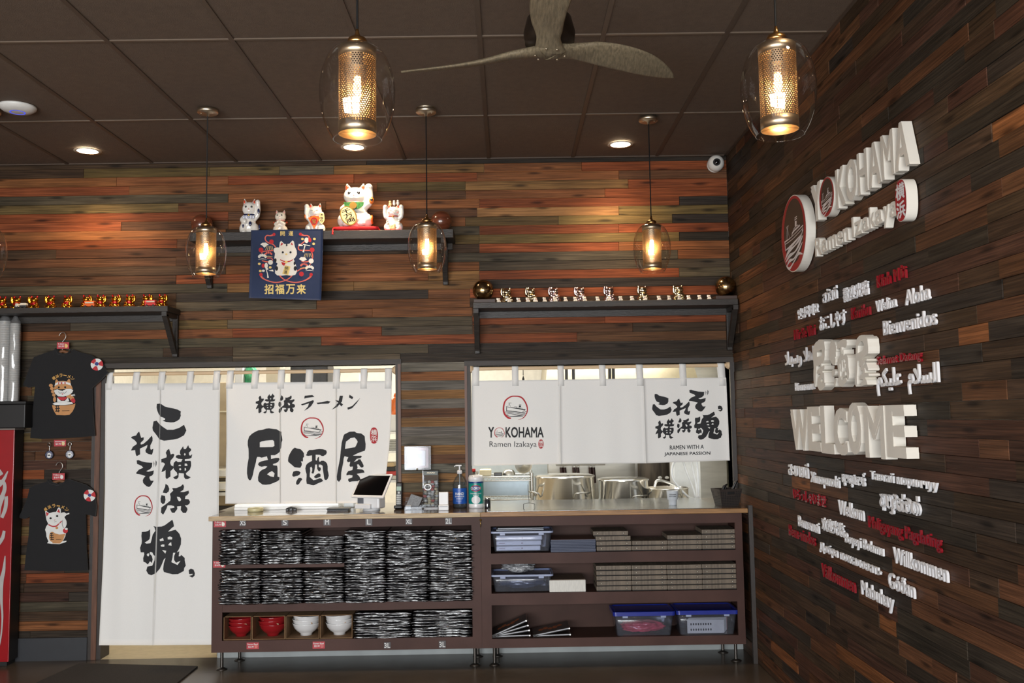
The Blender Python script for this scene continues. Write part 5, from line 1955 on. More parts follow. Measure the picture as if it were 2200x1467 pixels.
# large cat on the red cushion
D_ = cat_root(cat_mass(('down', 'up'), 1.05, .018), M_por)
face(D_)
collar(D_, mat('rose_band', (150, 96, 90), .35))
bib = MB()
bib.poly([[(-.2, .52), (.2, .52), (.185, .44), (.1, .375), (0, .355), (-.1, .375), (-.185, .44)]], lambda x, z: (x, -.225 + .5 * x * x, z), 0, .02, (0, 1, 0), (.05, .05))
cat_part('bib', bib, M_grn, D_)
cat_part('medal', MB().poly([ell(-.01, .445, .072, .072)], lambda x, z: (x, -.24, z), 0, .02, (0, 1, 0)), M_gold, D_)
koban(D_, -.09, .205, .155, .215, math.radians(24), 3, -.29)
for (x, y, z, rx, ry, rz, mm) in ((.335, -.13, .57, .05, .05, .075, M_org), (.34, -.165, .575, .028, .025, .03, M_blk), (.335, -.06, .17, .03, .11, .1, M_org), (.352, -.04, .17, .02, .07, .06, M_blk)):
    cat_part('spot', MB().ball((x, y, z), (rx, ry, rz), 14, 10), mm, D_)
for q in range(3):
    cat_part('claw_mark', MB().ball((.245 + .03 * q, -.2, .83), (.006, .012, .014), 8, 6), M_blk, D_)
hD = px_h(391, 484, 764, Yc) * 1.06
set_down(D_, 764, 485, Yc, hD, 'largest white lucky cat holding a gold coin, seated on a red cushion', GR5, sx=1.08)
cu = MB()
c0, c1 = at(722, 490, Yc), at(817, 490, Yc)
bm = bmesh.new()
bmesh.ops.create_cube(bm, size=1)
bmesh.ops.subdivide_edges(bm, edges=bm.edges[:], cuts=9, use_grid_fill=True)
for v in bm.verts:
    x, y, z = v.co
    e = (1 - (2 * x) ** 6) * (1 - (2 * y) ** 6)
    cx = c0.x + (x + .5) * (c1.x - c0.x)
    v.co = Vector((cx + noise.noise(Vector((x * 6, y * 6, z))) * .003, Yc + y * .23, ZU1 + .019 + z * (.012 + .026 * e) + noise.noise(Vector((x * 5, y * 5, 2))) * .002))
cu.bm(bm, 0, True)
cush = thing('cushion', 'bright red felt cushion under the largest white lucky cat', 'cushion', ((c0.x + c1.x) / 2, Yc, ZU1))
M_felt = mat('red_felt', (206, 28, 38), .9, bump=.3, bscale=400, vary=.08)
cu.build('pad', M_felt, cush)
on_shelf(D_, ZU1 + .037)
MB().tube([(c0.x + .004, -.235, ZU1 + .015), (c0.x + .002, -.262, ZU1 + .01), (c0.x, -.264, ZU1 - .03)], [.006, .004, .007], 8).build('tassel', M_felt, cush)
# cat with both paws raised
E_ = cat_root(cat_mass(('up', 'up'), 1.0), M_por)
face(E_, 'shut')
collar(E_, M_redg)
for (x, z, mm) in ((-.12, .98, M_yel), (.02, 1.0, M_por), (.15, 1.01, M_blk)):
    k_ = cat_part('kitten', MB().ball((x, -.02, z), (.055, .05, .075), 14, 10).ball((x, -.045, z + .075), (.045, .04, .04), 14, 10), M_por if mm is not M_yel else M_yel, E_)
cat_part('treasure', MB().ball((0, -.25, .08), (.12, .06, .07), 14, 8).ball((-.05, -.27, .13), (.05, .04, .07), 10, 8).ball((.05, -.27, .15), (.05, .04, .08), 10, 8), M_yel, E_)
for s in (-1, 1):
    cat_part('cheek', MB().ball((s * .15, -.175, .65), (.04, .02, .03), 10, 6), M_pink, E_)
    cat_part('kitten', MB().ball((s * .2, -.2, .25), (.05, .05, .07), 12, 8).ball((s * .2, -.21, .33), (.042, .04, .04), 12, 8), M_porw, E_)
set_down(E_, 846, 489, Yc, px_h(433, 489, 846, Yc) * 1.08, 'white smiling cat with both paws raised and kittens on its head', GR5, sx=1.0)
mt = MB().cham(at(822, 490, Yc).x, at(868, 490, Yc).x, Yc - .08, Yc + .08, ZU1 + .0005, ZU1 + .008, .003)
tag(mt.build('felt_mat', M_felt), 'thin red felt mat under the cat with both paws raised', 'mat', 'thin red mats')
on_shelf(E_, ZU1 + .009)
mt = MB().cham(at(583, 490, Yc).x, at(620, 490, Yc).x, Yc - .06, Yc + .06, ZU1 + .0005, ZU1 + .006, .002)
tag(mt.build('felt_mat', M_redg), 'thin dark red mat under the small praying cat', 'mat', 'thin red mats')

# wooden balls and brass balls
M_ball = mat('polished_walnut', (104, 56, 38), .22, vary=.35, vscale=9, stretch=(1, 1, 5), coat=.6)
for (u, v, lab) in ((434, 479, 'polished brown wooden ball at the left end of the cat shelf'), (948, 469, 'polished brown wooden ball at the right end of the cat shelf')):
    p = at(u, v, Yc)
    r = 22.8 / FPX * (Yc - CAM.y)
    tag(MB().ball((p.x, Yc, ZU1 + r + .0045), r, 40, 24).lathe([(0, ZU1 + .0005), (.03, ZU1 + .0005), (.024, ZU1 + .008), (0, ZU1 + .008)], 24, (p.x, Yc, 0)).build('wooden_ball', M_ball), lab, 'ball', 'wooden balls')
M_bb = mat('polished_bronze', (158, 134, 98), .16, 1.0, vary=.04)
for (u, lab, u0, u1) in ((1038, 'polished bronze ball at the left end of the chrome cat shelf', 1016, 1064), (1559, 'polished bronze ball in the corner end of the chrome cat shelf', 1538, 1588)):
    p = at(u, 618, Yc)
    r = 22.9 / FPX * (Yc - CAM.y)
    tag(MB().cham(at(u0, 640, YS).x + .004, min(at(u1, 640, YS).x, XR - .014), YS + .012, -.02, ZR1 + .0005, ZR1 + .024, .002).build('plinth_board', mat('brown_plinth', (62, 46, 40), .5)), 'thin brown board under the %s' % lab.replace('polished ', '').split(' of')[0].split(' at')[0].split(' in')[0] + (' on the left' if u < 1200 else ' in the corner'), 'board', 'boards under the bronze balls')
    tag(MB().ball((p.x, Yc, ZR1 + .025 + r), r, 44, 28).build('bronze_ball', M_bb), lab, 'ball', 'bronze balls')

# gold cats
M_goldc = mat('gold_chrome', (228, 150, 44), .1, 1.0)
M_redc = mat('red_metallic', (176, 26, 30), .15, .6)


def small_cat(arms, body_m, name, ears, bandm, vox=.035):
    r = cat_root(cat_mass(arms, 1.05, vox), body_m, name)
    for s in (-1, 1):
        if ears:
            cat_part('ear_tip', MB().ball((s * .16, -.03, .92), (.06, .05, .09), 10, 8), ears, r)
    if bandm:
        collar(r, bandm, True)
        cat_part('bib', MB().ball((0, -.2, .40), (.17, .06, .1), 14, 8), bandm, r)
    return r


g1 = small_cat(('down', 'up'), M_goldc, 'gold_cat', M_redc, M_redc)
g2 = small_cat(('up', 'down'), M_goldc, 'gold_cat', M_redc, M_redc)
for k, u in enumerate((6, 37, 74, 110, 145, 186, 216, 248, 279, 315, 349)):
    o = (g1 if k == 4 else g2 if k == 0 else copy_tree(g1 if k >= 4 else g2))
    if k in (0, 4):
        pass
    n_ = 11 - k
    lab = 'gold lucky cat with red ears, %s from the right end of its shelf' % (NTH[10 - k] if k < 10 else 'first')
    set_down(o, u, 656, -.14, .098, lab, 'gold lucky cats', rnd.uniform(-.15, .25), sx=1.2)
    on_shelf(o, ZL1)
# toy vehicles
M_tyre = mat('black_rubber', (22, 22, 22), .6)


def toy(name, u0, u1, h, body, roof, lab, Yt=-.225):
    a, b = at(u0, 652, Yt).x, at(u1, 652, Yt).x
    t = thing(name, lab, 'toy vehicle', ((a + b) / 2, Yt, ZL1), 'toy vehicles')
    MB().cham(a, b, Yt - .018, Yt + .018, ZL1 + .006, ZL1 + h * .55, .003).build('lower_body', body, t)
    MB().cham(a + (b - a) * .08, b - .002, Yt - .017, Yt + .017, ZL1 + h * .55, ZL1 + h, .004).build('upper_body', roof, t)
    MB().box(a + (b - a) * .16, b - (b - a) * .1, Yt - .0178, Yt - .016, ZL1 + h * .62, ZL1 + h * .84).build('windows', mat('toy_window', (206, 196, 176), .2), t)
    for x in (a + (b - a) * .2, a + (b - a) * .8):
        MB().cyl((x, Yt - .02, ZL1 + .007), (x, Yt + .02, ZL1 + .007), .0068, n=16).build('wheel', M_tyre, t)


toy('toy_truck', 181, 205, .044, mat('orange_toy', (216, 98, 40), .3), mat('orange_toy', (216, 98, 40), .3), 'orange toy truck in front of two gold cats')
toy('toy_bus', 312.5, 336, .045, mat('red_toy', (196, 44, 44), .3), mat('red_toy', (196, 44, 44), .3), 'red toy bus in front of the two rightmost gold cats')
toy('toy_car', 34.5, 42, .034, mat('white_toy', (214, 212, 206), .3), mat('white_toy', (214, 212, 206), .3), 'tiny white toy car in front of a gold cat')
toy('toy_car', 44, 58.5, .036, mat('black_toy', (40, 40, 42), .3), mat('white_toy', (214, 212, 206), .3), 'black and white toy car with a domed roof among the gold cats')

# chrome cats and the row of tiny white cats
M_chr1 = mat('yellow_chrome', (240, 226, 192), .1, 1.0)
M_chr2 = mat('rose_chrome', (238, 212, 214), .1, 1.0)
c1_ = small_cat(('up', 'down'), M_chr1, 'chrome_cat', None, M_chr1, .028)
c2_ = small_cat(('up', 'down'), M_chr2, 'chrome_cat', None, M_chr2, .028)
used_c = {}
for k, (u, mm) in enumerate(((1089, 1), (1141, 1), (1191, 2), (1247.5, 2), (1310, 2), (1381.5, 1), (1459.5, 1))):
    src = c1_ if mm == 1 else c2_
    o = src if mm not in used_c else copy_tree(src)
    used_c[mm] = 1
    set_down(o, u, 645, -.11, .124, '%s chrome lucky cat, %s from the left on its shelf' % ('yellowish' if mm == 1 else 'rose tinted', NTH[k]), 'chrome lucky cats', rnd.uniform(-.2, .3), sx=1.08)
    on_shelf(o, ZR1)
t1 = thing('tiny_cat', '', 'cat figurine', (0, 0, 0))
me = cat_mass(('up', 'down'), 1.1, .05)
me.materials.append(M_porw)
link('body', me, t1)
cat_part('collar', MB().tube([(.19 * math.cos(q * .5236), -.03 + .17 * math.sin(q * .5236), .53) for q in range(13)], .028, 6, caps=False), M_redg, t1)
for s in (-1, 1):
    cat_part('eye', MB().ball((s * .1, -.21, .71), (.03, .02, .03), 8, 6), M_blk, t1)
for k, zx in enumerate((315, 390, 462, 530, 587, 653, 733, 807, 880, 950, 1045, 1130, 1217, 1300, 1397, 1500, 1573, 1648, 1720, 1800, 1870)):
    o = t1 if k == 0 else copy_tree(t1)
    set_down(o, 980 + zx / 3.4375, 645, -.215, .036, 'tiny white cat figurine, %s from the left in the front row' % (NTH[k] if k < 20 else 'last'), 'tiny white cats', rnd.uniform(-.5, .5), sx=1.25)
    on_shelf(o, ZR1)

# ------------------------------------------------------------------ navy banner hung from the shelf
BN = Curtain(3.7, at(610, 494, -.262).z, at(610, 642, -.262).z, -.262, -.012, .0035)
ban = thing('cloth_banner', 'navy cloth banner with a white lucky cat and gold characters hanging off the shelf', 'banner', at(612, 642, -.265))
M_navy = mat('navy_cloth', (38, 52, 84), .85, vary=.04, bump=.1, bscale=500)
bp_ = BN.panel(ban, ([(540, 494.5), (539, 540), (535, 640)], [(694, 492), (692.5, 560), (689.5, 645)]), 'cloth')
bp_.data.materials[0] = M_navy
M_bw = mat('white_cloth_print', (232, 230, 222), .85)
M_bg = mat('gold_cloth_print', (232, 206, 128), .8)
M_br = mat('red_cloth_print', (190, 44, 52), .85)
M_bc_ = mat('coral_cloth_print', (214, 106, 92), .85)
M_bk = mat('black_cloth_print', (28, 30, 38), .85)
T9 = lambda *lps: Z(530, 490, 9.17, *lps)
S9 = lambda pts: T9(stroke(pts, 5))
wh = [T9([(600, 380), (640, 385), (655, 280), (680, 250), (745, 315), (840, 310), (900, 245), (930, 260), (950, 370), (985, 440), (990, 520), (950, 590), (925, 605), (955, 680), (985, 780), (990, 860), (960, 920), (880, 938), (780, 925), (690, 938), (600, 930), (560, 890), (560, 800), (610, 700), (560, 660), (545, 590), (560, 500), (530, 450), (545, 395)])]
coral = [S9(p) for p in ([(575, 380, 22), (520, 320, 22), (450, 300, 22), (380, 250, 22), (365, 190, 22), (400, 145, 22), (470, 150, 24), (540, 125, 50)], [(1060, 120, 50), (1130, 145, 24), (1200, 150, 22), (1225, 190, 22), (1080, 310, 22), (1020, 370, 22), (1040, 430, 22), (1150, 440, 22), (1260, 450, 22), (1300, 540, 22), (1280, 620, 22), (1180, 665, 22), (1080, 655, 18)],
    [(290, 500, 22), (330, 460, 22), (520, 440, 22)], [(300, 640, 22), (420, 665, 22), (505, 630, 22), (480, 590, 20), (400, 590, 20)], [(280, 910, 56), (300, 970, 34), (400, 1030, 22), (560, 1070, 22), (700, 1050, 22), (820, 1000, 22), (900, 930, 22)],
    [(1275, 910, 56), (1240, 975, 34), (1120, 1040, 22), (960, 1070, 22), (820, 1045, 22), (720, 1000, 22), (645, 930, 22)], [(990, 850, 22), (1080, 800, 22), (1200, 770, 22), (1260, 700, 22)])]
red = [T9(ell(x, y, r, n=10)) for x, y, r in ((490, 268, 44), (283, 430, 48), (1290, 430, 48), (1080, 905, 48), (540, 125, 30), (1060, 120, 30), (283, 915, 34), (1270, 915, 34))]
red += [T9([(690, 285), (725, 310), (680, 345), (665, 340)]), T9([(890, 280), (915, 340), (870, 320)]), S9([(660, 620, 14), (720, 650, 20), (790, 660, 22), (860, 650, 20), (910, 620, 14)]), T9([(680, 665), (770, 690), (740, 745), (700, 720)])]
red += [T9(ell(1245, 235, 30, 45)), T9(ell(325, 740, 28, 42))]
wht2 = [T9([(270, 320), (310, 290), (380, 285), (435, 330), (400, 340), (350, 385), (310, 345)]), T9([(1030, 610), (1070, 570), (1150, 575), (1185, 620), (1110, 660)]), T9(ell(470, 675, 48)), T9(ell(1270, 648, 50)),
    T9(ell(1180, 240, 42, 55)), T9(ell(385, 740, 34, 55)), T9([(1025, 310), (1110, 335), (1100, 355), (1020, 355)]), S9([(1150, 340, 22), (1130, 420, 18), (1115, 475, 40)]), S9([(1110, 320, 14), (1160, 330, 16), (1250, 350, 14)]), S9([(390, 830, 18), (410, 900, 16), (422, 980, 36)]), T9([(430, 840), (515, 815), (530, 855)]), T9(ell(330, 840, 30, 22)), T9(ell(400, 805, 28, 20))]
for cx, cy in ((310, 575), (1240, 800)):
    for q in range(5):
        a = math.radians(180 - 36 * q - 18)
        wht2.append(T9(ell(cx + 66 * math.cos(a), cy - 42 * math.sin(a), 24, 30, 12)))
    wht2.append(T9([(cx - 90, cy + 45), (cx, cy + 22), (cx + 90, cy + 45), (cx, cy + 38)]))
gold = [T9(ell(x, y, 28, 24, 12)) for x, y in ((1100, 215), (1335, 215), (1320, 310), (250, 705), (465, 775), (270, 845))]
for cx, cy in ((450, 395), (1205, 540)):
    for q in range(5):
        gold.append(S9([(cx - 75 + 37 * q, cy + 35, 8), (cx - 50 + 25 * q, cy - 40, 8)]))
for cx, cy in ((430, 520), (1130, 745)):
    for q in range(5):
        a = math.radians(180 - 36 * q - 18)
        coral.append(T9(ell(cx + 62 * math.cos(a), cy - 38 * math.sin(a), 17, 22, 10)))
    gold.append(S9([(cx - 85, cy + 48, 8), (cx, cy + 35, 10), (cx + 85, cy + 48, 8)]))
gold += [T9([(760, 730), (865, 760), (820, 930), (700, 900)]), T9(ell(780, 670, 30, 28)), T9(ell(782, 515, 22, 16))]
blk_ = [T9(ell(713, 478, 21)), T9(ell(865, 478, 21)), T9(ell(790, 335, 15, 26)), T9(ell(590, 795, 30, 46)), T9(ell(568, 635, 22, 40)), T9(ell(945, 695, 18, 38)), T9(ell(958, 795, 30, 46))]
for nm, polys, mm, off in (('coral_print', coral, M_bc_, .0010), ('white_print', wh + wht2, M_bw, .0016), ('red_print', red, M_br, .0022), ('gold_print', gold, M_bg, .0024), ('black_print', blk_, M_bk, .0024)):
    BN.prints(ban, nm, polys, mm, off, 8)
mb = MB()
for k, ch in enumerate('招福万来'):
    x0 = 350 + k * 212
    BN.text(mb, ch, (530 + x0 / 9.17, 490 + 1105 / 9.17, 530 + (x0 + 180) / 9.17, 490 + 1300 / 9.17, 0), .026, 0, .0018)
for k, ch in enumerate('開運'):
    x0 = 662 + k * 165
    BN.text(mb, ch, (530 + x0 / 9.17, 490 + 65 / 9.17, 530 + (x0 + 92) / 9.17, 490 + 150 / 9.17, 0), .012, 0, .0018)
mb.build('lettering', M_bg, ban)
mb = MB()
for k, ch in enumerate('開運'):
    BN.text(mb, ch, (530 + (752 - 18 * k) / 9.17, 490 + (760 + 75 * k) / 9.17, 530 + (822 - 18 * k) / 9.17, 490 + (825 + 75 * k) / 9.17, 0), .012, 0, .003)
mb.build('tag_lettering', M_bk, ban)

# ------------------------------------------------------------------ letters on the right wall
M_sign = mat('white_sign_foam', (224, 219, 208), .55, vary=.02)
M_signw = mat('white_acrylic', (226, 226, 228), .3, coat=.3, vary=.02)
M_signr = mat('red_acrylic', (132, 22, 32), .22, coat=.6, vary=.05)
M_signk = mat('dark_sign_face', (50, 40, 36), .5)
M_signrd = mat('red_sign_face', (160, 30, 40), .5)


def wall_map(L, R, depth):
    """L / R: (u, v_top, v_bottom) at the two ends of a word as seen on its front face, which stands `depth` off the wall"""
    X = XR - 0.003 - depth
    a0, a1 = on_x(L[0], L[1], X), on_x(L[0], L[2], X)
    b0, b1 = on_x(R[0], R[1], X), on_x(R[0], R[2], X)
    y0, y1 = (a0.y + a1.y) / 2, (b0.y + b1.y) / 2
    zt, zb = (a0.z + b0.z) / 2, (a1.z + b1.z) / 2
    return (lambda x, y: (X, y0 + (y1 - y0) * x, zb + (zt - zb) * y)), X, (y0, y1, zb, zt)


def ZA(p):
    return (1650 + p[0] / 3.334, 560 + p[1] / 3.334, 560 + p[2] / 3.334)


def ZBq(p):
    return (1650 + p[0] / 3.860, 960 + p[1] / 3.860, 960 + p[2] / 3.860)


def word(txt, L, R, lab, m=None, depth=.009, bold=.018, name='wall_word'):
    fn, X, bx = wall_map(L, R, depth)
    mb = MB()
    asp = glyphs(txt)[2]
    text_solid(mb, txt, fn, (depth, 0, 0), 0, 0, 0, (.018 / asp, .018))
    o = mb.build(name, m or M_signw)
    return tag(o, lab, 'wall lettering', 'red greeting words' if m is M_signr else 'white greeting words')


W_ = [
    (ZA, '안녕하세요', (210, 345, 425), (357, 298, 380), 'white raised Korean greeting, leftmost word above the red Albanian one'),
    (ZA, 'สวัสดี', (388, 215, 303), (490, 172, 275), 'white raised Thai greeting in the top row of greetings'),
    (ZA, '歡迎光臨', (535, 195, 300), (715, 138, 243), 'white raised traditional Chinese greeting in the top row'),
    (ZA, 'Welina', (768, 280, 367), (915, 252, 332), 'white raised word Welina beside the word Aloha'),
    (ZA, 'Aloha', (978, 200, 323), (1155, 170, 275), 'white raised word Aloha, right end of its row'),
    (ZA, 'おこしやす', (365, 395, 503), (553, 350, 458), 'white raised Japanese word between two red words'),
    (ZA, 'Bienvenidos', (822, 425, 540), (1200, 345, 455), 'white raised word Bienvenidos'),
    (ZA, '\uFEFC\uFEEC\uFEB3\uFEED \uFEFC\uFEEB\uFE8D', (120, 650, 780), (325, 612, 745), 'white raised Arabic greeting left of the large characters'),
    (ZA, 'Bienvenue', (192, 870, 935), (330, 862, 920), 'white raised word Bienvenue left under the large characters'),
    (ZA, '\uFEE2\uFEDC\uFEF4\uFEE0\uFECB  \uFEE1\uFEFC\uFEB4\uFEDF\uFE8D', (775, 775, 990), (1218, 722, 925), 'white raised Arabic greeting right of the large characters'),
    (ZBq, 'สะบายดี', (165, 125, 235), (330, 120, 258), 'white raised Lao greeting under the left end of WELCOME'),
    (ZBq, 'Ximopanolti', (350, 210, 325), (590, 238, 365), 'white raised word Ximopanolti'),
    (ZBq, 'សូមស្វាគមន៍', (610, 200, 330), (800, 200, 345), 'white raised Khmer greeting right of Ximopanolti'),
    (ZBq, 'Тавтай морилнуу', (845, 190, 298), (1400, 278, 372), 'long white raised Mongolian Cyrillic greeting'),
    (ZBq, 'Welkom', (580, 438, 562), (790, 490, 610), 'white raised word Welkom'),
    (ZBq, 'Benvenuti', (247, 573, 662), (420, 618, 714), 'white raised word Benvenuti'),
    (ZBq, '欢迎光临', (442, 585, 692), (628, 628, 747), 'white raised simplified Chinese greeting beside Benvenuti'),
    (ZBq, 'Boyeyi Bolamu', (635, 703, 825), (952, 822, 925), 'white raised words Boyeyi Bolamu'),
    (ZBq, 'Добра пожаловать', (425, 788, 892), (935, 985, 1075), 'long white raised Russian greeting'),
    (ZBq, 'Willkommen', (1035, 830, 970), (1485, 978, 1112), 'white raised word Willkommen at the lower right of the greetings'),
    (ZBq, 'Mabuhay', (770, 1105, 1262), (1035, 1225, 1385), 'white raised word Mabuhay, lowest of the greetings'),
    (ZBq, 'Góðan', (995, 1040, 1172), (1210, 1118, 1252), 'white raised word Góðan above Mabuhay'),
]
for zf_, t, L, R, lab in W_:
    word(t, zf_(L), zf_(R), lab)
for zf_, t, L, R, lab in [
    (ZA, 'Kính Mời', (775, 92, 192), (985, 28, 132), 'red raised Vietnamese greeting, topmost of the greeting words'),
    (ZA, 'Mir Se Vini', (183, 492, 570), (332, 455, 532), 'red raised words Mir Se Vini'),
    (ZA, 'Karibu', (592, 332, 424), (727, 308, 388), 'red raised word Karibu'),
    (ZA, 'Selamat Datang', (778, 680, 765), (1095, 643, 728), 'red raised words Selamat Datang'),
    (ZBq, 'いらっしゃいませ', (205, 345, 435), (472, 398, 505), 'red raised Japanese greeting above Benvenuti'),
    (ZBq, 'Maligayang Pagdating', (828, 570, 705), (1432, 735, 872), 'long red raised words Maligayang Pagdating'),
    (ZBq, 'Bem-vindos', (170, 648, 738), (388, 718, 818), 'red raised word Bem-vindos'),
    (ZBq, 'Välkommen', (440, 960, 1080), (718, 1092, 1202), 'red raised word Välkommen, lowest red word'),
]:
    word(t, zf_(L), zf_(R), lab, M_signr)

# Sinhala greeting, drawn as rounded strokes
fn, X, bx = wall_map(ZBq((925, 400, 530)), ZBq((1280, 425, 575)), .009)
sin = [[(.02, .95), (.05, .78), (.09, .9), (.02, .4), (.04, .12), (.09, .12), (.12, .4), (.1, .9), (.17, .9), (.19, .5), (.16, .12), (.1, .12), (.09, -.2)], [(.23, .95), (.28, .95), (.30, .5), (.27, .1), (.22, .15), (.21, .6), (.23, .95)], [(.25, .55), (.25, .2)], [(.31, .15), (.31, -.25), (.24, -.2)],
       [(.34, 1.08), (.40, 1.0), (.42, .5), (.39, .12), (.35, .12), (.33, .5), (.36, .75), (.39, .62), (.37, .42)], [(.46, .8), (.44, .4), (.48, .06), (.52, .3), (.51, .8), (.47, .82), (.48, .55)], [(.55, .75), (.59, .5), (.58, .12), (.54, .1)], [(.57, 1.25), (.57, .9)],
       [(.63, 1.0), (.70, .9), (.73, .45), (.69, .08), (.64, .12), (.62, .55), (.65, .78), (.68, .6), (.65, .5)], [(.79, .85), (.77, .4), (.82, .08), (.86, .3), (.84, .7), (.8, .85), (.88, .8), (.92, .45), (.89, .1), (.85, .08)], [(.89, 1.3), (.89, .95)]]
mb = MB()
for s in sin:
    P_ = stroke([(x * 2.46, y, .125) for x, y in s], 5)
    mb.poly([[(x / 2.46, y) for x, y in P_]], lambda x, y: fn(x, y * .86 + .1), 0, .009, (1, 0, 0))
tag(mb.build('wall_word', M_signw), 'white raised Sinhala greeting with round letters above Maligayang Pagdating', 'wall lettering', 'white greeting words')


# large foam letters
def big_word(name, lab, letters, depth, m=M_sign, bold=.035):
    root = None
    for ch, L, R, nm in letters:
        fn, X, bx = wall_map(L, R, depth)
        if root is None:
            root = thing(name, lab, 'wall sign', (XR - .003, bx[0], bx[2]), 'large wall lettering')
        mb = MB()
        if isinstance(ch, str):
            text_solid(mb, ch, fn, (depth, 0, 0), 0, 0, 0, (.075 if ch not in 'WM' else .04, .05))
        else:
            q = fit(ch, (0, 0, 1, 1))
            for loops in q:
                mb.poly(loops, lambda x, y: fn(x, 1 - y), 0, depth, (1, 0, 0))
        mb.build('letter', m, root)
    return root


def Z1(p):
    return (1640 + p[0] / 3.861, 220 + p[1] / 3.861, 220 + p[2] / 3.861)


def split_word(txt, L, R):
    """share the run of a word over its letters by their own widths"""
    ws = [.25 if c == ' ' else glyphs(c, .03)[2] * (1.0 if c not in 'amenzkyu' else .72) for c in txt]
    ws = [max(.16, w) for w in ws]
    gap = .06
    tot = sum(ws) + gap * (len(ws) - 1)
    fn, X, (y0, y1, zb, zt) = wall_map(L, R, .04)
    out, p = [], 0
    for c, w in zip(txt, ws):
        out.append((c, p / tot, (p + w) / tot))
        p += w + gap
    return out, fn, X, (y0, y1, zb, zt)


def run_word(name, lab, txt, L, R, depth, bold=.03, small='', desc=''):
    parts_, fn, X, (y0, y1, zb, zt) = split_word(txt, L, R)
    root = thing(name, lab, 'wall sign', (XR - .003, y0, zb), 'large wall lettering')
    for c, a, b in parts_:
        if c == ' ':
            continue
        ya, yb = y0 + (y1 - y0) * a, y0 + (y1 - y0) * b
        h0, h1 = 0.0, 1.0
        if c in small:
            h1 = .68
        if c in desc:
            h0, h1 = -.3, .68
        f2 = lambda x, y: (X, ya + (yb - ya) * x, zb + (zt - zb) * (h0 + (h1 - h0) * y))
        mb = MB()
        text_solid(mb, c, f2, (depth, 0, 0), 0, 0, 0, (.05, .035))
        mb.build('letter', M_sign, root)
    return root


yk = big_word('wall_sign', 'large white raised letters YOKOHAMA under the ceiling on the plank wall', [('Y', Z1((398, 690, 1005)), Z1((482, 640, 965)), 'Y')], .042, M_sign, .03)
parts_, fn, X, (y0, y1, zb, zt) = split_word('KOHAMA', Z1((600, 548, 893)), Z1((1205, 125, 520)))
for c, a, b in parts_:
    ya, yb = y0 + (y1 - y0) * a, y0 + (y1 - y0) * b
    mb = MB()
    text_solid(mb, c, lambda x, y: (X, ya + (yb - ya) * x, zb + (zt - zb) * y), (.042, 0, 0), 0, 0, 0, (.055 if c != 'M' else .035, .03))
    mb.build('letter', M_sign, yk)
run_word('wall_sign', 'white raised letters Ramen Izakaya below YOKOHAMA', 'Ramen Izakaya', Z1((428, 1108, 1268)), Z1((1110, 770, 955)), .032, .03, 'amenzu', 'y')


def logo(root, L, R, depth, nm=None):
    """round foam emblem: red rim, dark face and a white ship over three waves"""
    fn, X, (y0, y1, zb, zt) = wall_map(L, R, depth)
    F = lambda d: (lambda x, y: (X - d, fn(x, y)[1], fn(x, y)[2]))
    disc_ = MB().poly([ell(.5, .5, .5, .5, 64)], F(0), 0, depth, (1, 0, 0)).build('emblem_disc', M_sign, root)
    ring = [ell(.5, .5, .49, .49, 64), ell(.52, .53, .40, .42, 64)]
    MB().poly(ring, F(.0012)).build('emblem_ring', M_signrd, disc_ if root.parent is None and nm else root)
    MB().poly([ell(.52, .53, .40, .42, 64)], F(.0010)).build('emblem_face', M_signk, disc_ if nm else root)
    mb = MB()
    S = lambda pts: stroke([(x, y, w * .72) for x, y, w in pts], 5)
    for p in ([(.14, .455, .03), (.45, .47, .012), (.9, .525, .02)], [(.15, .42, .016), (.5, .435, .012), (.9, .49, .012)], [(.155, .45, .03), (.17, .33, .03)], [(.88, .5, .02), (.82, .39, .02)], [(.17, .34, .02), (.45, .36, .05), (.8, .42, .02)],
              [(.26, .45, .012), (.28, .62, .014), (.28, .64, .012)], [(.2, .45, .008), (.28, .6, .008), (.36, .45, .008)], [(.24, .635, .01), (.33, .645, .01)], [(.24, .635, .01), (.28, .6, .01), (.33, .645, .01)],
              [(.46, .48, .03), (.5, .52, .03), (.78, .55, .03)], [(.52, .5, .012), (.53, .55, .012), (.7, .57, .012), (.71, .53, .012)], [(.62, .57, .085), (.63, .64, .085)], [(.585, .66, .018), (.675, .665, .018)], [(.59, .685, .014), (.68, .69, .014)],
              [(.14, .22, .02), (.3, .3, .075), (.55, .33, .03), (.75, .38, .06), (.9, .47, .02)], [(.16, .18, .02), (.32, .235, .07), (.55, .25, .03), (.72, .31, .06), (.88, .4, .02)],
              [(.2, .12, .02), (.32, .17, .06), (.5, .17, .03), (.7, .24, .05), (.85, .32, .02)], [(.18, .13, .03), (.3, .07, .05), (.5, .13, .03), (.68, .2, .05), (.84, .17, .02)]):
        mb.poly([S([(x, y, w) for x, y, w in p])], F(.0022))
    mb.build('emblem_ship', M_signw, disc_ if nm else root)


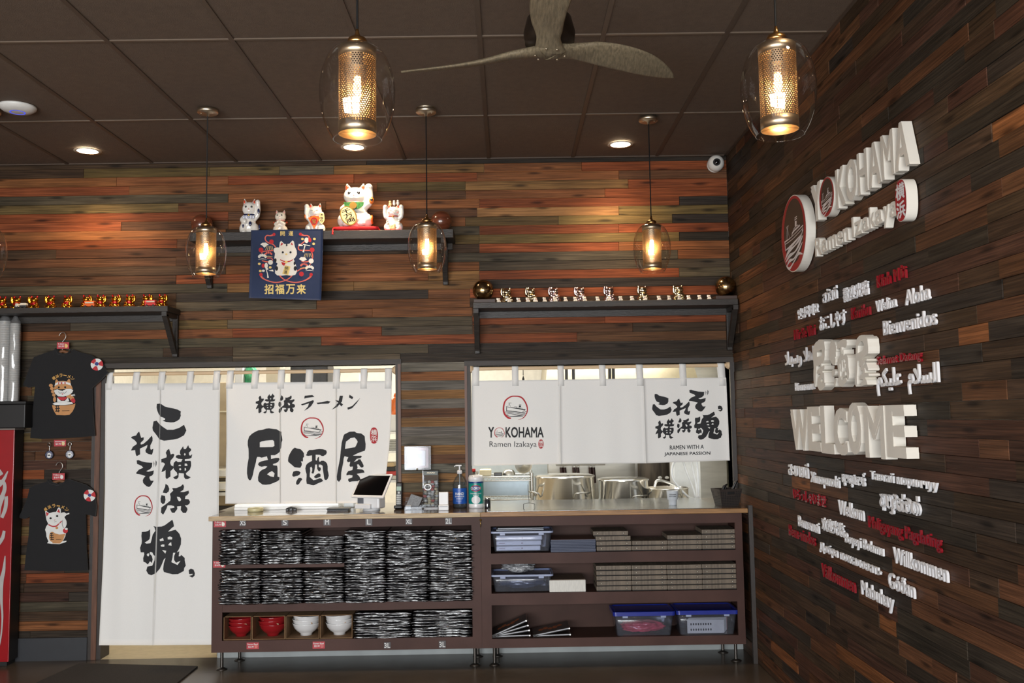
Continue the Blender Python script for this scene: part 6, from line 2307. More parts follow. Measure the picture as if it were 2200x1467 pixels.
r = thing('wall_emblem', 'large round wall emblem with a red rim and a white ship', 'wall sign', (XR - .003, on_x(1700, 500, XR).y, on_x(1700, 500, XR).z), 'large wall lettering')
logo(r, Z1((150, 790, 1425)), Z1((357, 740, 1390)), .05)
logo(yk, Z1((465, 640, 965)), Z1((588, 592, 935)), .042, 'o')
r = thing('wall_seal', 'oval red wall seal with two white characters beside the word Izakaya', 'wall sign', (XR - .003, on_x(1930, 430, XR).y, on_x(1930, 430, XR).z), 'large wall lettering')
fn, X, bx = wall_map(Z1((1095, 650, 995)), Z1((1188, 622, 985)), .045)
sq = [(.5 + .5 * math.copysign(abs(math.cos(t)) ** .75, math.cos(t)), .5 + .5 * math.copysign(abs(math.sin(t)) ** .85, math.sin(t))) for t in [2 * PI * k / 48 for k in range(48)]]
MB().poly([sq], fn, 0, .045, (1, 0, 0)).build('seal_block', M_sign, r)
MB().poly([[(.5 + (x - .5) * .96, .5 + (y - .5) * .98) for x, y in sq]], lambda x, y: (X - .001, fn(x, y)[1], fn(x, y)[2])).build('seal_face', M_signrd, r)
mb = MB()
for k, ch in enumerate('横浜'):
    text_flat(mb, ch, lambda x, y: (X - .002, fn(.1 + .8 * x, 0)[1], fn(0, .52 - .44 * k + .4 * y)[2]), 0, .03, 0, (-.00015, 0, 0))
mb.build('lettering', M_signw, r)

big_word('wall_sign', 'three large white raised Japanese characters above WELCOME', [(BR['i'], ZA((322, 570, 935)), ZA((412, 558, 925)), 'i'), (BR['zaka'], ZA((440, 560, 915)), ZA((578, 548, 898)), 'z'), (BR['ya'], ZA((615, 535, 900)), ZA((722, 530, 900)), 'y')], .05)
M_signs = M_sign
big_word('wall_sign', 'large white raised letters WELCOME in the middle of the plank wall',
         [('W', ZA((165, 1078, 1352)), ZA((290, 1045, 1362)), 'W'), ('E', ZA((285, 1045, 1362)), ZA((375, 1040, 1365)), 'E'), ('L', ZA((378, 1040, 1378)), ZA((470, 1030, 1385)), 'L'), ('C', ZA((472, 1055, 1395)), ZA((568, 1050, 1390)), 'C'),
          ('O', ZA((572, 1015, 1392)), ZA((668, 1012, 1385)), 'O'), ('M', ZA((692, 1060, 1405)), ZA((835, 1010, 1425)), 'M'), ('E', ZA((850, 1040, 1418)), ZA((985, 1020, 1405)), 'E')], .05, M_sign, .05)

# ------------------------------------------------------------------ shirts, tags, cups and cooler at the left
M_black = mat('black_jersey', (22, 22, 24), .9, vary=.06, bump=.1, bscale=300, sheen=.15)
M_wd = mat('hanger_wood', (120, 78, 50), .5)


class Flat:
    """printing on the front of a hung shirt"""

    def __init__(s, Y, seed):
        s.Y, s.seed = Y, seed

    def y(s, x, z):
        return s.Y - .010 * noise.noise(Vector((x * 7 + s.seed, z * 3.2, 1))) - .005 * noise.noise(Vector((x * 16, z * 8, s.seed)))

    def p(s, u, v, off=0):
        q = at(u, v, s.Y)
        return Vector((q.x, s.y(q.x, q.z) - off, q.z))


def tshirt(outline, neck, Y, seed, lab, prints, base, hook_uv, tagrect, pic):
    F_ = Flat(Y, seed)
    u_, v_ = base
    S = thing('t_shirt', lab, 't-shirt', at(u_, v_, Y), 'black display t-shirts')
    mb = MB()
    bm = poly_bm([outline], (7, 7))
    bm.verts.index_update()
    vs = [v.co.copy() for v in bm.verts]
    fs = [[v.index for v in f.verts] for f in bm.faces]
    bm.free()
    mb.add([F_.p(v.x, v.y) for v in vs], fs, 0, True)
    mb.add([F_.p(v.x, v.y, -.016) for v in vs], [tuple(reversed(f)) for f in fs], 0, True)
    n = len(outline)
    rim = [F_.p(*p) for p in outline] + [F_.p(p[0], p[1], -.016) for p in outline]
    mb.add(rim, [(i, (i + 1) % n, (i + 1) % n + n, i + n) for i in range(n)])
    mb.build('body', M_black, S)
    MB().tube([F_.p(u, v, .002) for u, v, _ in bez([(a, b, 0) for a, b in neck], 6)], .0055, 8).build('collar', M_black, S)
    for nm, polys, mm, off in prints:
        m_ = MB()
        for loops in polys:
            m_.poly(loops, lambda x, y: F_.p(x, y, off), 0, cuts=(9, 9))
        m_.build(nm, mm, S)
    # hanger: separate thing carrying the shirt
    hu, hv = hook_uv
    H = thing('hanger', 'wooden hanger with a chrome hook inside the %s shirt' % ('upper' if seed < 5 else 'lower'), 'hanger', at(hu, hv + 24, Y + .004), 'shirt hangers')
    c = at(hu - 2, hv + 44, Y)
    MB().tube([(c.x - .15, Y + .026, c.z - .05), (c.x - .06, Y + .026, c.z - .008), (c.x, Y + .026, c.z + .012), (c.x + .06, Y + .026, c.z - .008), (c.x + .15, Y + .026, c.z - .05)], [.008, .011, .012, .011, .008], 10).build('bar', M_wd, H)
    hk = [at(hu + a, hv + b, Y + .02) for a, b in ((-7, 8), (-3, 2), (3, 1), (7, 6), (7, 12), (3, 18), (0, 24), (0, 42))]
    MB().tube(bez([(p.x, p.y, p.z) for p in hk], 5), .0022, 8).build('hook', M_steel, H)
    card(*tagrect, Y - .012, 'T-Shirt', '$16.99', 'red price card hanging on the %s shirt hanger' % ('upper' if seed < 5 else 'lower'), pic)
    return F_, S


Pz = lambda ox, oy, s: (lambda *l: Z(ox, oy, s, *l))
M_pt = mat('print_tan', (196, 142, 92), .8)
M_pb = mat('print_brown', (150, 100, 58), .8)
M_pw = mat('print_white', (226, 226, 222), .8)
M_pk = mat('print_black', (26, 24, 24), .8)
M_pr = mat('print_red', (186, 52, 58), .8)
M_pg = mat('print_gold', (204, 158, 88), .8)
M_pbl = mat('print_blue', (52, 66, 130), .8)
o1 = [(x / 3.26, 600 + y / 3.26) for x, y in ((400, 485), (370, 500), (300, 520), (235, 545), (205, 620), (160, 740), (200, 758), (245, 745), (235, 880), (220, 1000), (210, 1112), (300, 1117), (450, 1112), (560, 1105), (662, 1096), (655, 1000), (648, 880), (645, 760), (690, 720), (752, 655), (720, 600), (680, 560), (640, 530), (560, 510), (510, 490), (490, 515), (440, 522), (410, 510))]
T1 = Pz(90, 780, 12.22)
S1 = lambda pts: T1(stroke(pts, 4))
L1 = Pz(0, 600, 3.26)
ringp = lambda f, cx, cy, r0, r1, k, n, rot=0: f([(cx + r * math.cos(a) * (1 if i < 8 else 1), cy + r * math.sin(a)) for i, (r, a) in enumerate([(r1, rot + 2 * PI * (k + q / 7) / n) for q in range(8)] + [(r0, rot + 2 * PI * (k + 1 - q / 7) / n) for q in range(8)])])
pr1 = [
    ('print_tan', [T1([(335, 590), (300, 660), (310, 700), (400, 670), (480, 690), (620, 680), (740, 670), (810, 690), (800, 640), (760, 560), (755, 480), (740, 430), (710, 410), (660, 480), (560, 465), (430, 475), (385, 420), (355, 440), (335, 520)]),
                   T1([(260, 1100), (340, 1110), (600, 1112), (830, 1080), (880, 1060), (860, 1150), (800, 1270), (720, 1355), (600, 1370), (380, 1360), (330, 1290), (280, 1190)]), T1(ell(325, 950, 40, 75)), T1(ell(720, 870, 85, 55)), T1(ell(790, 930, 60, 60)),
                   T1(ell(228, 585, 48, 44)), T1(ell(252, 665, 46, 44)), T1(ell(275, 750, 46, 44)), T1(ell(305, 835, 46, 42))], M_pt, .0015),
    ('print_white', [T1([(305, 715), (400, 685), (500, 720), (550, 720), (640, 680), (760, 675), (825, 710), (790, 780), (700, 840), (560, 880), (430, 870), (340, 800)]), T1([(320, 600), (420, 555), (540, 545), (660, 550), (770, 590), (750, 525), (640, 490), (430, 490), (345, 530)]),
                     T1([(400, 900), (500, 990), (600, 990), (680, 900), (715, 1000), (640, 1020), (400, 1020)]), T1([(270, 1070), (330, 1035), (560, 1020), (790, 1025), (820, 1070), (600, 1100), (340, 1100)]), S1([(760, 845, 14), (870, 815, 16)]), S1([(770, 855, 14), (875, 848, 14)])], M_pw, .0022),
    ('print_red', [T1([(410, 890), (460, 960), (560, 985), (640, 940), (660, 890)]), T1([(510, 800), (575, 795), (550, 830)]), T1([(745, 975), (800, 920), (860, 930), (885, 990), (860, 1050), (800, 1030)]), T1([(430, 500), (460, 495), (455, 550), (430, 555)]), T1([(500, 500), (545, 500), (545, 545), (505, 545)]), T1([(600, 500), (635, 500), (630, 550), (605, 550)])], M_pr, .003),
    ('print_black', [T1(ell(447, 635, 26, 26)), T1(ell(618, 632, 26, 26)), T1([(505, 700), (585, 690), (545, 735)]), S1([(435, 745, 8), (480, 790, 10), (545, 760, 8), (600, 790, 10), (650, 740, 8)]), S1([(345, 1125, 26), (465, 1115, 26)]), S1([(345, 1195, 26), (470, 1185, 26)]), S1([(380, 1110, 20), (380, 1250, 20)]), S1([(430, 1110, 20), (430, 1290, 20)]), S1([(350, 1265, 26), (470, 1250, 26)]), S1([(530, 1250, 14), (720, 1245, 14)])], M_pk, .003),
    ('sleeve_badge_white', [ringp(L1, 680, 597, 12, 42, k, 6, .3) for k in (0, 2, 4)] + [L1(ell(682, 592, 18))], M_pw, .002),
    ('sleeve_badge_red', [ringp(L1, 680, 597, 14, 42, k, 6, .3) for k in (1, 3, 5)], M_pr, .002),
    ('sleeve_badge_blue', [L1(ell(680, 592, 13))], M_pbl, .003)]
F1, TS1 = tshirt(o1, [(120, 748), (125, 758), (137, 761.5), (147, 758), (152.5, 750)], -.045, 2.0, 'upper black t-shirt printed with a dog behind a noodle bowl', pr1, (135, 940), (134, 713), (122.7, 735.5, 148.5, 749), (232, 190, 120))


def arc_text(F_, S, txt, cx, cy, R, a0, a1, size, m):
    mb = MB()
    n = len(txt)
    for k, ch in enumerate(txt):
        a = a0 + (a1 - a0) * k / (n - 1)
        px, py = cx + R * math.sin(a), cy - R * math.cos(a)
        def fn(x, y):
            dx, dy = (x - .5) * size, -(y - .5) * size * (.35 if ch == 'ー' else 1)
            return F_.p(px + dx * math.cos(a) - dy * math.sin(a), py + dx * math.sin(a) + dy * math.cos(a), .002)
        text_flat(mb, ch, fn, 0, .03)
    mb.build('lettering', m, S)


arc_text(F1, TS1, '横浜ラーメン', 135.5, 842, 36, math.radians(-34), math.radians(36), 7.2, M_pg)
o2 = [(x / 3.142, 1000 + y / 3.142) for x, y in ((335, 95), (310, 110), (240, 130), (200, 150), (180, 230), (150, 300), (125, 352), (165, 360), (200, 345), (195, 470), (175, 600), (165, 705), (300, 712), (430, 712), (590, 708), (580, 560), (575, 330), (610, 335), (642, 345), (648, 280), (640, 220), (620, 160), (580, 130), (500, 105), (455, 90), (440, 112), (390, 125), (350, 112))]
T2 = Pz(80, 1070, 13.34)
S2 = lambda pts: T2(stroke(pts, 4))
L2 = Pz(0, 1000, 3.142)
pr2 = [
    ('print_white', [T2([(225, 380), (250, 360), (350, 430), (450, 400), (550, 390), (600, 290), (640, 255), (690, 310), (690, 430), (720, 410), (790, 400), (850, 440), (930, 415), (935, 450), (850, 480), (790, 540), (850, 650), (855, 740), (820, 830), (780, 850), (860, 860), (830, 1000), (810, 1100), (740, 1230), (850, 1215), (840, 1250), (760, 1280), (640, 1315), (400, 1310), (285, 1290), (320, 1240), (265, 1100), (260, 1010), (230, 900), (270, 790), (320, 740), (265, 620)])], M_pw, .0015),
    ('print_tan', [T2([(440, 960), (520, 1010), (640, 1040), (815, 1020), (740, 1220), (650, 1300), (430, 1295)]), T2(ell(425, 1110, 88, 145)), T2(ell(565, 850, 42, 36))], M_pt, .0022),
    ('print_red', [T2([(250, 390), (345, 440), (275, 525)]), T2([(635, 300), (670, 420), (580, 390)]), S2([(325, 755, 30), (430, 805, 38), (540, 800, 38), (620, 740, 34), (710, 650, 26)]), T2([(480, 630), (530, 605), (500, 640)]), T2(ell(815, 930, 75, 72))], M_pr, .003),
    ('print_black', [T2(ell(388, 575, 32, 30)), T2(ell(578, 512, 34, 30)), S2([(370, 1015, 30), (450, 1005, 30)]), S2([(370, 1070, 26), (470, 1060, 26)]), S2([(365, 1130, 26), (480, 1120, 26)]), S2([(380, 1190, 26), (480, 1180, 26)]), S2([(400, 1010, 22), (420, 1200, 22)]), S2([(540, 1185, 14), (700, 1180, 14)]), S2([(490, 690, 6), (520, 665, 6), (560, 672, 6)]), S2([(760, 850, 12), (720, 740, 10), (740, 620, 8)])], M_pk, .003),
    ('print_white_detail', [T2(ell(845, 880, 42, 32)), S2([(620, 1010, 16), (650, 560, 16)])], M_pw, .0038),
    ('sleeve_badge_white', [ringp(L2, 605, 202, 10, 40, k, 6, .3) for k in (0, 2, 4)] + [L2(ell(607, 200, 16))], M_pw, .002),
    ('sleeve_badge_red', [ringp(L2, 605, 202, 12, 40, k, 6, .3) for k in (1, 3, 5)], M_pr, .002),
    ('sleeve_badge_blue', [L2(ell(605, 200, 11))], M_pbl, .003)]
F2, TS2 = tshirt(o2, [(102, 1030), (108, 1037), (124, 1041), (137, 1037), (143.5, 1030)], -.045, 8.0, 'lower black t-shirt printed with a white lucky cat and noodle bowl', pr2, (120, 1226), (127, 992), (113, 1016.5, 139, 1030.5), (226, 224, 220))
arc_text(F2, TS2, '横浜ラーメン', 121.5, 1124, 38, math.radians(-38), math.radians(38), 7.4, M_pg)

# key rings with their price card
for u, v, lab in ((106, 977, 'key ring with a round cat charm, left of its red card'), (150, 976, 'key ring with a round pale charm, right of its red card')):
    K = thing('key_ring', lab, 'key ring', at(u, v, -.006), 'hanging key rings')
    c = at(u, v, -.012)
    MB().lathe([(0, .004), (.030, .004), (.031, 0), (.030, -.004), (0, -.004)], 32, (c.x, -.012, c.z), 0, True, 'y').build('charm', mat('charm_rim', (38, 38, 44), .2, coat=1), K)
    MB().lathe([(0, -.0045), (.0265, -.0045), (.0265, -.004)], 32, (c.x, -.012, c.z), 0, True, 'y').build('charm_face', mat('charm_face_%d' % u, (196, 200, 212) if u > 130 else (120, 124, 146), .2, coat=1, vary=.5, vscale=60), K)
    cat_ = MB()
    cat_.poly([ell(c.x, c.z + .004, .012, .010)], lambda x, z: (x, -.0172, z))
    cat_.poly([ell(c.x, c.z - .010, .013, .011)], lambda x, z: (x, -.0172, z))
    cat_.build('charm_picture', M_pw, K)
    t_ = at(u, v - 22, -.012)
    MB().tube([(c.x, -.012, c.z + .031), (c.x + .001, -.012, t_.z - .012)], .0022, 8).build('chain', M_steel, K)
    MB().tube([(t_.x + .012 * math.cos(q * PI / 10), -.012 - (.009 * math.sin(q * PI / 10) if u < 130 else 0), t_.z + .012 * math.sin(q * PI / 10)) for q in range(21)], .0026, 8, caps=False).build('split_ring', M_steel, K)
    MB().cyl((t_.x, 0, t_.z + .012), (t_.x, -.02, t_.z + .012), .002, n=8).build('nail', M_steel, K)
card(116.5, 945, 142, 958.5, -.003, '', '$4.99', 'red price card between the two key rings', (224, 206, 150))

# red drink cooler with its dark top, cup dispenser box and sleeves of cups
YK = -.15
M_cool = mat('red_cooler_panel', (150, 14, 24), .3, vary=.04, coat=.3)
xr_ = at(31, 930, YK).x
ztop = at(20, 920, YK).z
K = thing('drink_cooler', 'slim red fronted drink cooler with white script lettering at the left edge', 'drink cooler', (xr_ - .35, -.08, 0))
MB().box(xr_ - .72, xr_ - .004, YK + .012, -.02, .03, ztop - .012).build('cabinet', mat('black_cabinet', (26, 24, 24), .5), K)
MB().cham(xr_ - .72, xr_, YK, YK + .012, .03, ztop - .012, .003).build('front_panel', M_cool, K)
MB().cham(xr_ - .725, xr_ + .004, YK - .004, -.02, ztop - .012, ztop, .003).build('top_trim', mat('cooler_grey_trim', (120, 112, 106), .4), K)
MB().box(xr_ - .7, xr_ - .02, YK + .02, -.03, 0, .03).build('plinth', M_cord, K)
M_scr = mat('script_white', (176, 172, 170), .4)
mb = MB()
for s in ([(-34, 1120, 8), (-16, 1132, 8), (-6, 1120, 9), (-2, 1090, 9), (6, 1068, 8), (13, 1062, 7), (12, 1090, 8), (4, 1112, 7)],
          [(-30, 1066, 8), (-10, 1076, 9), (3, 1068, 9), (10, 1050, 8), (8, 1036, 7), (-2, 1034, 7)],
          [(-20, 1046, 8), (-4, 1044, 9), (8, 1030, 7), (14, 1018, 4), (17, 1012, 2)],
          [(-24, 1010, 7), (-8, 1006, 8), (4, 1020, 8)],
          [(-40, 1170, 10), (-14, 1176, 9), (4, 1158, 8), (9, 1140, 6)],
          [(11, 1194, 2), (8, 1225, 7), (3, 1250, 9), (3, 1290, 6), (5, 1330, 4), (0, 1380, 3), (-12, 1420, 3)]):
    P_ = stroke(s, 5)
    YS_ = YK - .001 - .0004 * len(mb.f) / 40
    mb.poly([P_], lambda x, y: at(x, y, YS_))
mb.build('script_lettering', M_scr, K)
bx1 = at(54, 880, -.15).x
B = MB().cham(xr_ - .55, bx1, -.15, -.022, ztop + .001, at(30, 868, -.15).z, .006)
B.cham(xr_ - .56, bx1 + .004, -.156, -.022, at(30, 868, -.15).z, at(30, 862, -.15).z, .003)
tag(B.build('cup_box', mat('black_box', (20, 19, 19), .5)), 'black box on top of the red cooler below the cup sleeves', 'box')
zc0 = at(30, 862, -.15).z + .002
M_cup = mat('white_foam_cup', (206, 206, 202), .5, vary=.03)
M_wrap = glass_mat('clear_wrap', (238, 238, 238), 1.6, .06, .1)
for u, v, r, lab in ((11, 690, .042, 'sleeve of white cups in plastic wrap at the left edge'), (33.5, 695, .034, 'slimmer sleeve of white cups in plastic wrap nearer the shirts'), (-16, 690, .042, 'sleeve of white cups in plastic wrap cut by the left edge')):
    Yq = -.09
    p = at(u, v, Yq)
    h = p.z - zc0
    C = thing('cup_sleeve', lab, 'cup sleeve', (p.x, Yq, zc0), 'wrapped sleeves of cups')
    pf = [(0, 0)]
    n_ = 34
    for k in range(n_):
        z = h * k / n_
        pf += [(r * .94, z), (r, z + h / n_ * .7), (r, z + h / n_ * .95)]
    pf += [(r * .94, h), (0, h)]
    MB().lathe(pf, 28, (p.x, Yq, zc0)).build('cups', M_cup, C)
    w = MB()
    nv, nh = 30, 26
    vs = []
    for i in range(nh + 1):
        z = -.001 + (h + .055) * i / nh
        for k in range(nv):
            a = 2 * PI * k / nv
            rr = r + .004 + .004 * noise.noise(Vector((math.cos(a) * 2, math.sin(a) * 2, z * 9 + u)))
            if z > h:
                rr *= 1 - .75 * (z - h) / .055
            vs.append((p.x + rr * math.cos(a), Yq + rr * math.sin(a), zc0 + max(z, .0)))
    w.add(vs, [(i * nv + k, i * nv + (k + 1) % nv, (i + 1) * nv + (k + 1) % nv, (i + 1) * nv + k) for i in range(nh) for k in range(nv)], 0, True)
    w.build('wrap', M_wrap, C)

# floor mat in front of the doorway curtain
a, b = on_z(425, 1430, .012), on_z(170, 1424, .012)
c, d = on_z(372, 1478, .012), on_z(40, 1490, .012)
M_mat = mat('charcoal_mat', (44, 41, 39), .95, vary=.35, vscale=160, bump=.8, bscale=260)
mb = MB()
q = [(a.x, a.y), (b.x, b.y), (b.x - .1, b.y - .75), (a.x, a.y - .75)]
mb.poly([q], lambda x, y: (x, y, .011), 0, .010, (0, 0, -1), (.05, .05))
tag(mb.build('floor_mat', M_mat), 'dark grey entrance mat on the floor in front of the long curtain', 'mat')

# ------------------------------------------------------------------ things on the counter
def base_on(u, v, z=None):
    return on_z(u, v, ZCOUNT if z is None else z)


M_wp = mat('white_device_plastic', (228, 229, 230), .3, coat=.2, vary=.02)
M_bp = mat('black_device_plastic', (22, 22, 24), .35)
M_scrn = mat('black_screen', (8, 8, 10), .08, coat=1, vary=.02)
M_clear = glass_mat('clear_acrylic', (240, 243, 246), 1.5, .02, .04)
# tablet till
p = base_on(798, 1096)
bx, by = p.x, p.y
Tm = thing('tablet_terminal', 'white tablet till with a black screen on a stand', 'till', (0, 0, 0))
MB().lathe([(0, 0), (.06, 0), (.062, .004), (.055, .012), (0, .014)], 40).build('base', M_wp, Tm)
MB().cham(-.085, .085, -.045, .05, .014, .095, .012).build('stand', M_wp, Tm)
MB().cham(-.083, -.035, -.0475, -.044, .05, .09, .002).build('card_slot', mat('grey_plastic', (98, 102, 110), .4), Tm)
MB().cham(-.09, .03, -.075, -.03, .016, .048, .004).build('printer', M_wp, Tm)
ti = math.radians(42)


def scr(w0, w1, h0, h1, d0, d1, b):
    m = MB().cham(w0, w1, d0, d1, h0, h1, b)
    m.v = [(x, y * math.cos(ti) + z * math.sin(ti) - .055, .088 + z * math.cos(ti) - y * math.sin(ti)) for x, y, z in m.v]
    return m


s_ = scr(-.128, .128, 0, .205, -.010, .006, .006).build('tablet', M_wp, Tm)
scr(-.114, .114, .018, .187, -.0112, -.0098, .0004).build('screen', M_scrn, s_)
Tm.location = (bx, by, ZCOUNT)
Tm.rotation_euler = (0, 0, math.radians(-22))
# white printer box left of it, black tray
a, b = base_on(738, 1090), base_on(760, 1090)
k = MB().cham(a.x, b.x, a.y, a.y + .09, ZCOUNT, ZCOUNT + .056, .006)
tag(k.build('receipt_printer', mat('pale_grey_plastic', (206, 212, 216), .35)), 'small pale grey printer left of the tablet till', 'printer')
a, b = base_on(701, 1098), base_on(749, 1098)
k = thing('coin_tray', 'flat black coin tray in front of the three character curtain', 'tray', ((a.x + b.x) / 2, a.y, ZCOUNT))
MB().cham(a.x + .006, b.x - .006, a.y, a.y + .1, ZCOUNT, ZCOUNT + .01, .003).build('base', M_bp, k)
MB().cham(a.x, b.x, a.y - .004, a.y + .104, ZCOUNT + .01, ZCOUNT + .018, .003).build('rim', M_bp, k)
# long white carton, tape roll, clip
a, b = base_on(516, 1092), base_on(733, 1090)
k = MB()
y0 = .03
k.cham(a.x, b.x, y0, y0 + .2, ZCOUNT, ZCOUNT + .019, .002).cham(a.x + .002, b.x - .002, y0, y0 + .2, ZCOUNT + .0195, ZCOUNT + .04, .002)
tag(k.build('white_cartons', mat('white_gloss_card', (232, 232, 230), .3, coat=.3)), 'long flat white carton below the three character curtain', 'carton')
p = base_on(563, 1093)
k = MB().lathe([(.03, 0), (.052, 0), (.054, .005), (.054, .02), (.052, .024), (.03, .024), (.03, 0)], 36, (p.x, -.06, ZCOUNT))
tag(k.build('tape_roll', mat('cream_tape', (218, 208, 160), .4)), 'cream coloured tape roll lying under the three character curtain', 'tape roll')
p = base_on(637, 1092)
k = MB()
for q in range(3):
    k.cham(p.x - .035 + q * .026, p.x - .014 + q * .026, -.07, -.04, ZCOUNT, ZCOUNT + .014 + .006 * (q % 2), .003)
k.tube([(p.x - .035, -.055, ZCOUNT + .012), (p.x, -.06, ZCOUNT + .026), (p.x + .04, -.055, ZCOUNT + .012)], .005, 8)
tag(k.build('clip', M_bp), 'small black clip lying under the three character curtain', 'clip')
# cordless phone in its cradle
p = base_on(856, 1094)
k = thing('cordless_phone', 'black cordless phone standing in its cradle beside the till', 'phone', (0, 0, 0))
MB().cham(-.03, .03, -.035, .045, 0, .025, .008).build('cradle', M_bp, k)
h = MB().cham(-.0225, .0225, -.012, .014, .012, .185, .009).build('handset', M_bp, k)
MB().cham(-.0165, .0165, -.0132, -.0118, .125, .155, .001).build('display', mat('lcd_green_grey', (150, 176, 158), .3), h)
kb = MB()
for r_ in range(5):
    for c_ in range(3):
        kb.cham(-.0155 + c_ * .0108, -.0065 + c_ * .0108, -.0142, -.0118, .035 + r_ * .0135, .0445 + r_ * .0135, .0015)
kb.ball((0, -.0122, .112), (.008, .003, .008), 14, 8)
kb.build('keys', mat('phone_keys', (214, 216, 214), .4), h)
k.location = (p.x, p.y + .03, ZCOUNT)
k.rotation_euler = (math.radians(-6), 0, math.radians(-8))
# clear card holder
a, b = base_on(869, 1096), base_on(906, 1096)
w_ = b.x - a.x
k = thing('card_holder', 'clear acrylic holder with grey cards beside the phone', 'card holder', ((a.x + b.x) / 2, a.y, ZCOUNT))
m = MB()
m.box(a.x, b.x, a.y, a.y + .07, ZCOUNT, ZCOUNT + .003).box(a.x, a.x + .003, a.y, a.y + .07, ZCOUNT, ZCOUNT + .05).box(b.x - .003, b.x, a.y, a.y + .07, ZCOUNT, ZCOUNT + .05).box(a.x, b.x, a.y, a.y + .003, ZCOUNT, ZCOUNT + .028).box(a.x, b.x, a.y + .067, a.y + .07, ZCOUNT, ZCOUNT + .085)
m.build('holder', M_clear, k)
cd = MB().cham(a.x + .02, b.x - .012, a.y + .02, a.y + .045, ZCOUNT + .004, ZCOUNT + .085, .002)
cx_ = (a.x + b.x) / 2
cd.v = [(cx_ + (x - cx_) * .9 + (z - ZCOUNT - .04) * .45, y, z - .0 + (x - cx_) * -.3 + .012) for x, y, z in cd.v]
tag(cd.build('card_stack', mat('grey_cards', (112, 114, 116), .5, vary=.3, vscale=120)), 'slanted stack of grey cards in the clear holder', 'cards')
wc = MB().cham(a.x + .006, a.x + .045, a.y + .006, a.y + .03, ZCOUNT + .0035, ZCOUNT + .03, .002)
tag(wc.build('white_card_stack', M_wp), 'small stack of white cards in the clear holder', 'cards')
# clear candy dispenser
a, b = base_on(908.5, 1093), base_on(942, 1093)
zt_ = at(925, 1011, a.y).z
k = thing('candy_dispenser', 'clear upright dispenser filled with wrapped sweets by the plank pillar', 'dispenser', ((a.x + b.x) / 2, a.y, ZCOUNT))
m = MB()
d_ = .09
m.box(a.x, a.x + .003, a.y, a.y + d_, ZCOUNT + .008, zt_).box(b.x - .003, b.x, a.y, a.y + d_, ZCOUNT + .008, zt_).box(a.x, b.x, a.y, a.y + .003, ZCOUNT + .008, zt_).box(a.x, b.x, a.y + d_ - .003, a.y + d_, ZCOUNT + .008, zt_).box(a.x, b.x, a.y, a.y + d_, zt_, zt_ + .003)
m.build('case', M_clear, k)
MB().cham(a.x + .004, b.x - .004, a.y + .004, a.y + d_ - .004, ZCOUNT, ZCOUNT + .008, .002).build('base', M_wp, k)
MB().box(a.x + .004, b.x - .004, a.y - .0015, a.y - .0002, zt_ - .03, zt_ - .004).build('header_strip', mat('dark_green_strip', (46, 56, 44), .4), k)
mb = MB()
mb.poly([stroke([(a.x + .03 + .008 * q, zt_ - .017 + .004 * (q % 2), .004) for q in range(8)], 4)], lambda x, z: (x, a.y - .002, z))
mb.build('header_mark', M_yel, k)
MB().poly([ell(a.x + .035, ZCOUNT + .15, .026, .022, 20), ell(a.x + .035, ZCOUNT + .15, .019, .015, 20)], lambda x, z: (x, a.y - .001, z)).build('opening_ring', M_wp, k)
sw_cols = [mat('sweet_white', (222, 220, 214), .3, coat=.5), mat('sweet_red', (206, 90, 84), .3, coat=.5), mat('sweet_grey', (158, 158, 150), .3, coat=.5), mat('sweet_cream', (214, 198, 160), .3, coat=.5)]
sw = None
n_ = 0
for r_ in range(11):
    for c_ in range(4):
        for e_ in range(1 if r_ % 2 else 2):
            n_ += 1
            x = a.x + .016 + c_ * (b.x - a.x - .032) / 3 + rnd.uniform(-.004, .004)
            y = a.y + .018 + e_ * .03 + rnd.uniform(-.003, .006)
            z = ZCOUNT + .02 + r_ * .0165 + rnd.uniform(-.004, .004)
            o = MB().bm(crumple(x, y, z, .0135, .012, .0105, n_ * 3.3, 2, .5, 2.5), 0, True).build('wrapped_sweet', sw_cols[rnd.choice((0, 0, 1, 2, 2, 3))])
            tag(o, 'small wrapped sweet heaped inside the clear dispenser', 'sweet', 'wrapped sweets in the dispenser')
# white card reader
a, b = base_on(942, 1097), base_on(963.5, 1097)
k = thing('card_reader', 'small white card reader between the sweets and the blue sanitizer', 'card reader', ((a.x + b.x) / 2, a.y, ZCOUNT))
MB().cham(a.x, b.x, a.y, a.y + .07, ZCOUNT, ZCOUNT + .038, .004).build('dock', M_wp, k)
MB().cham(a.x + .002, b.x - .002, a.y + .012, a.y + .035, ZCOUNT + .0385, ZCOUNT + .125, .004).build('reader', M_wp, k)
MB().box(a.x + .006, b.x - .006, a.y - .0008, a.y + .001, ZCOUNT + .026, ZCOUNT + .029).build('slot', M_bp, k)
# sanitizer pump bottle
p = base_on(988, 1091)
k = thing('pump_bottle', 'clear pump bottle of hand sanitizer with a blue label', 'bottle', (0, 0, 0))
R_ = .05
M_btl = glass_mat('clear_bottle', (214, 222, 226), 1.5, .02, .05)
MB().lathe([(0, 0), (R_ * .92, 0), (R_, .008), (R_, .155), (R_ * .95, .18), (R_ * .62, .212), (.016, .226), (.016, .238)], 40).build('bottle', M_btl, k)
MB().lathe([(0, .004), (R_ * .95, .004), (R_ * .95, .12), (0, .12)], 32).build('gel', glass_mat('clear_gel', (196, 208, 214), 1.3, .05, .08), k)


def wrap_label(r, z0, z1, a0, a1, n=24):
    vs = [(r * math.sin(a0 + (a1 - a0) * i / n), -r * math.cos(a0 + (a1 - a0) * i / n), z) for z in (z0, z1) for i in range(n + 1)]
    return MB().add(vs, [(i, i + 1, i + n + 2, i + n + 1) for i in range(n)], 0, True)


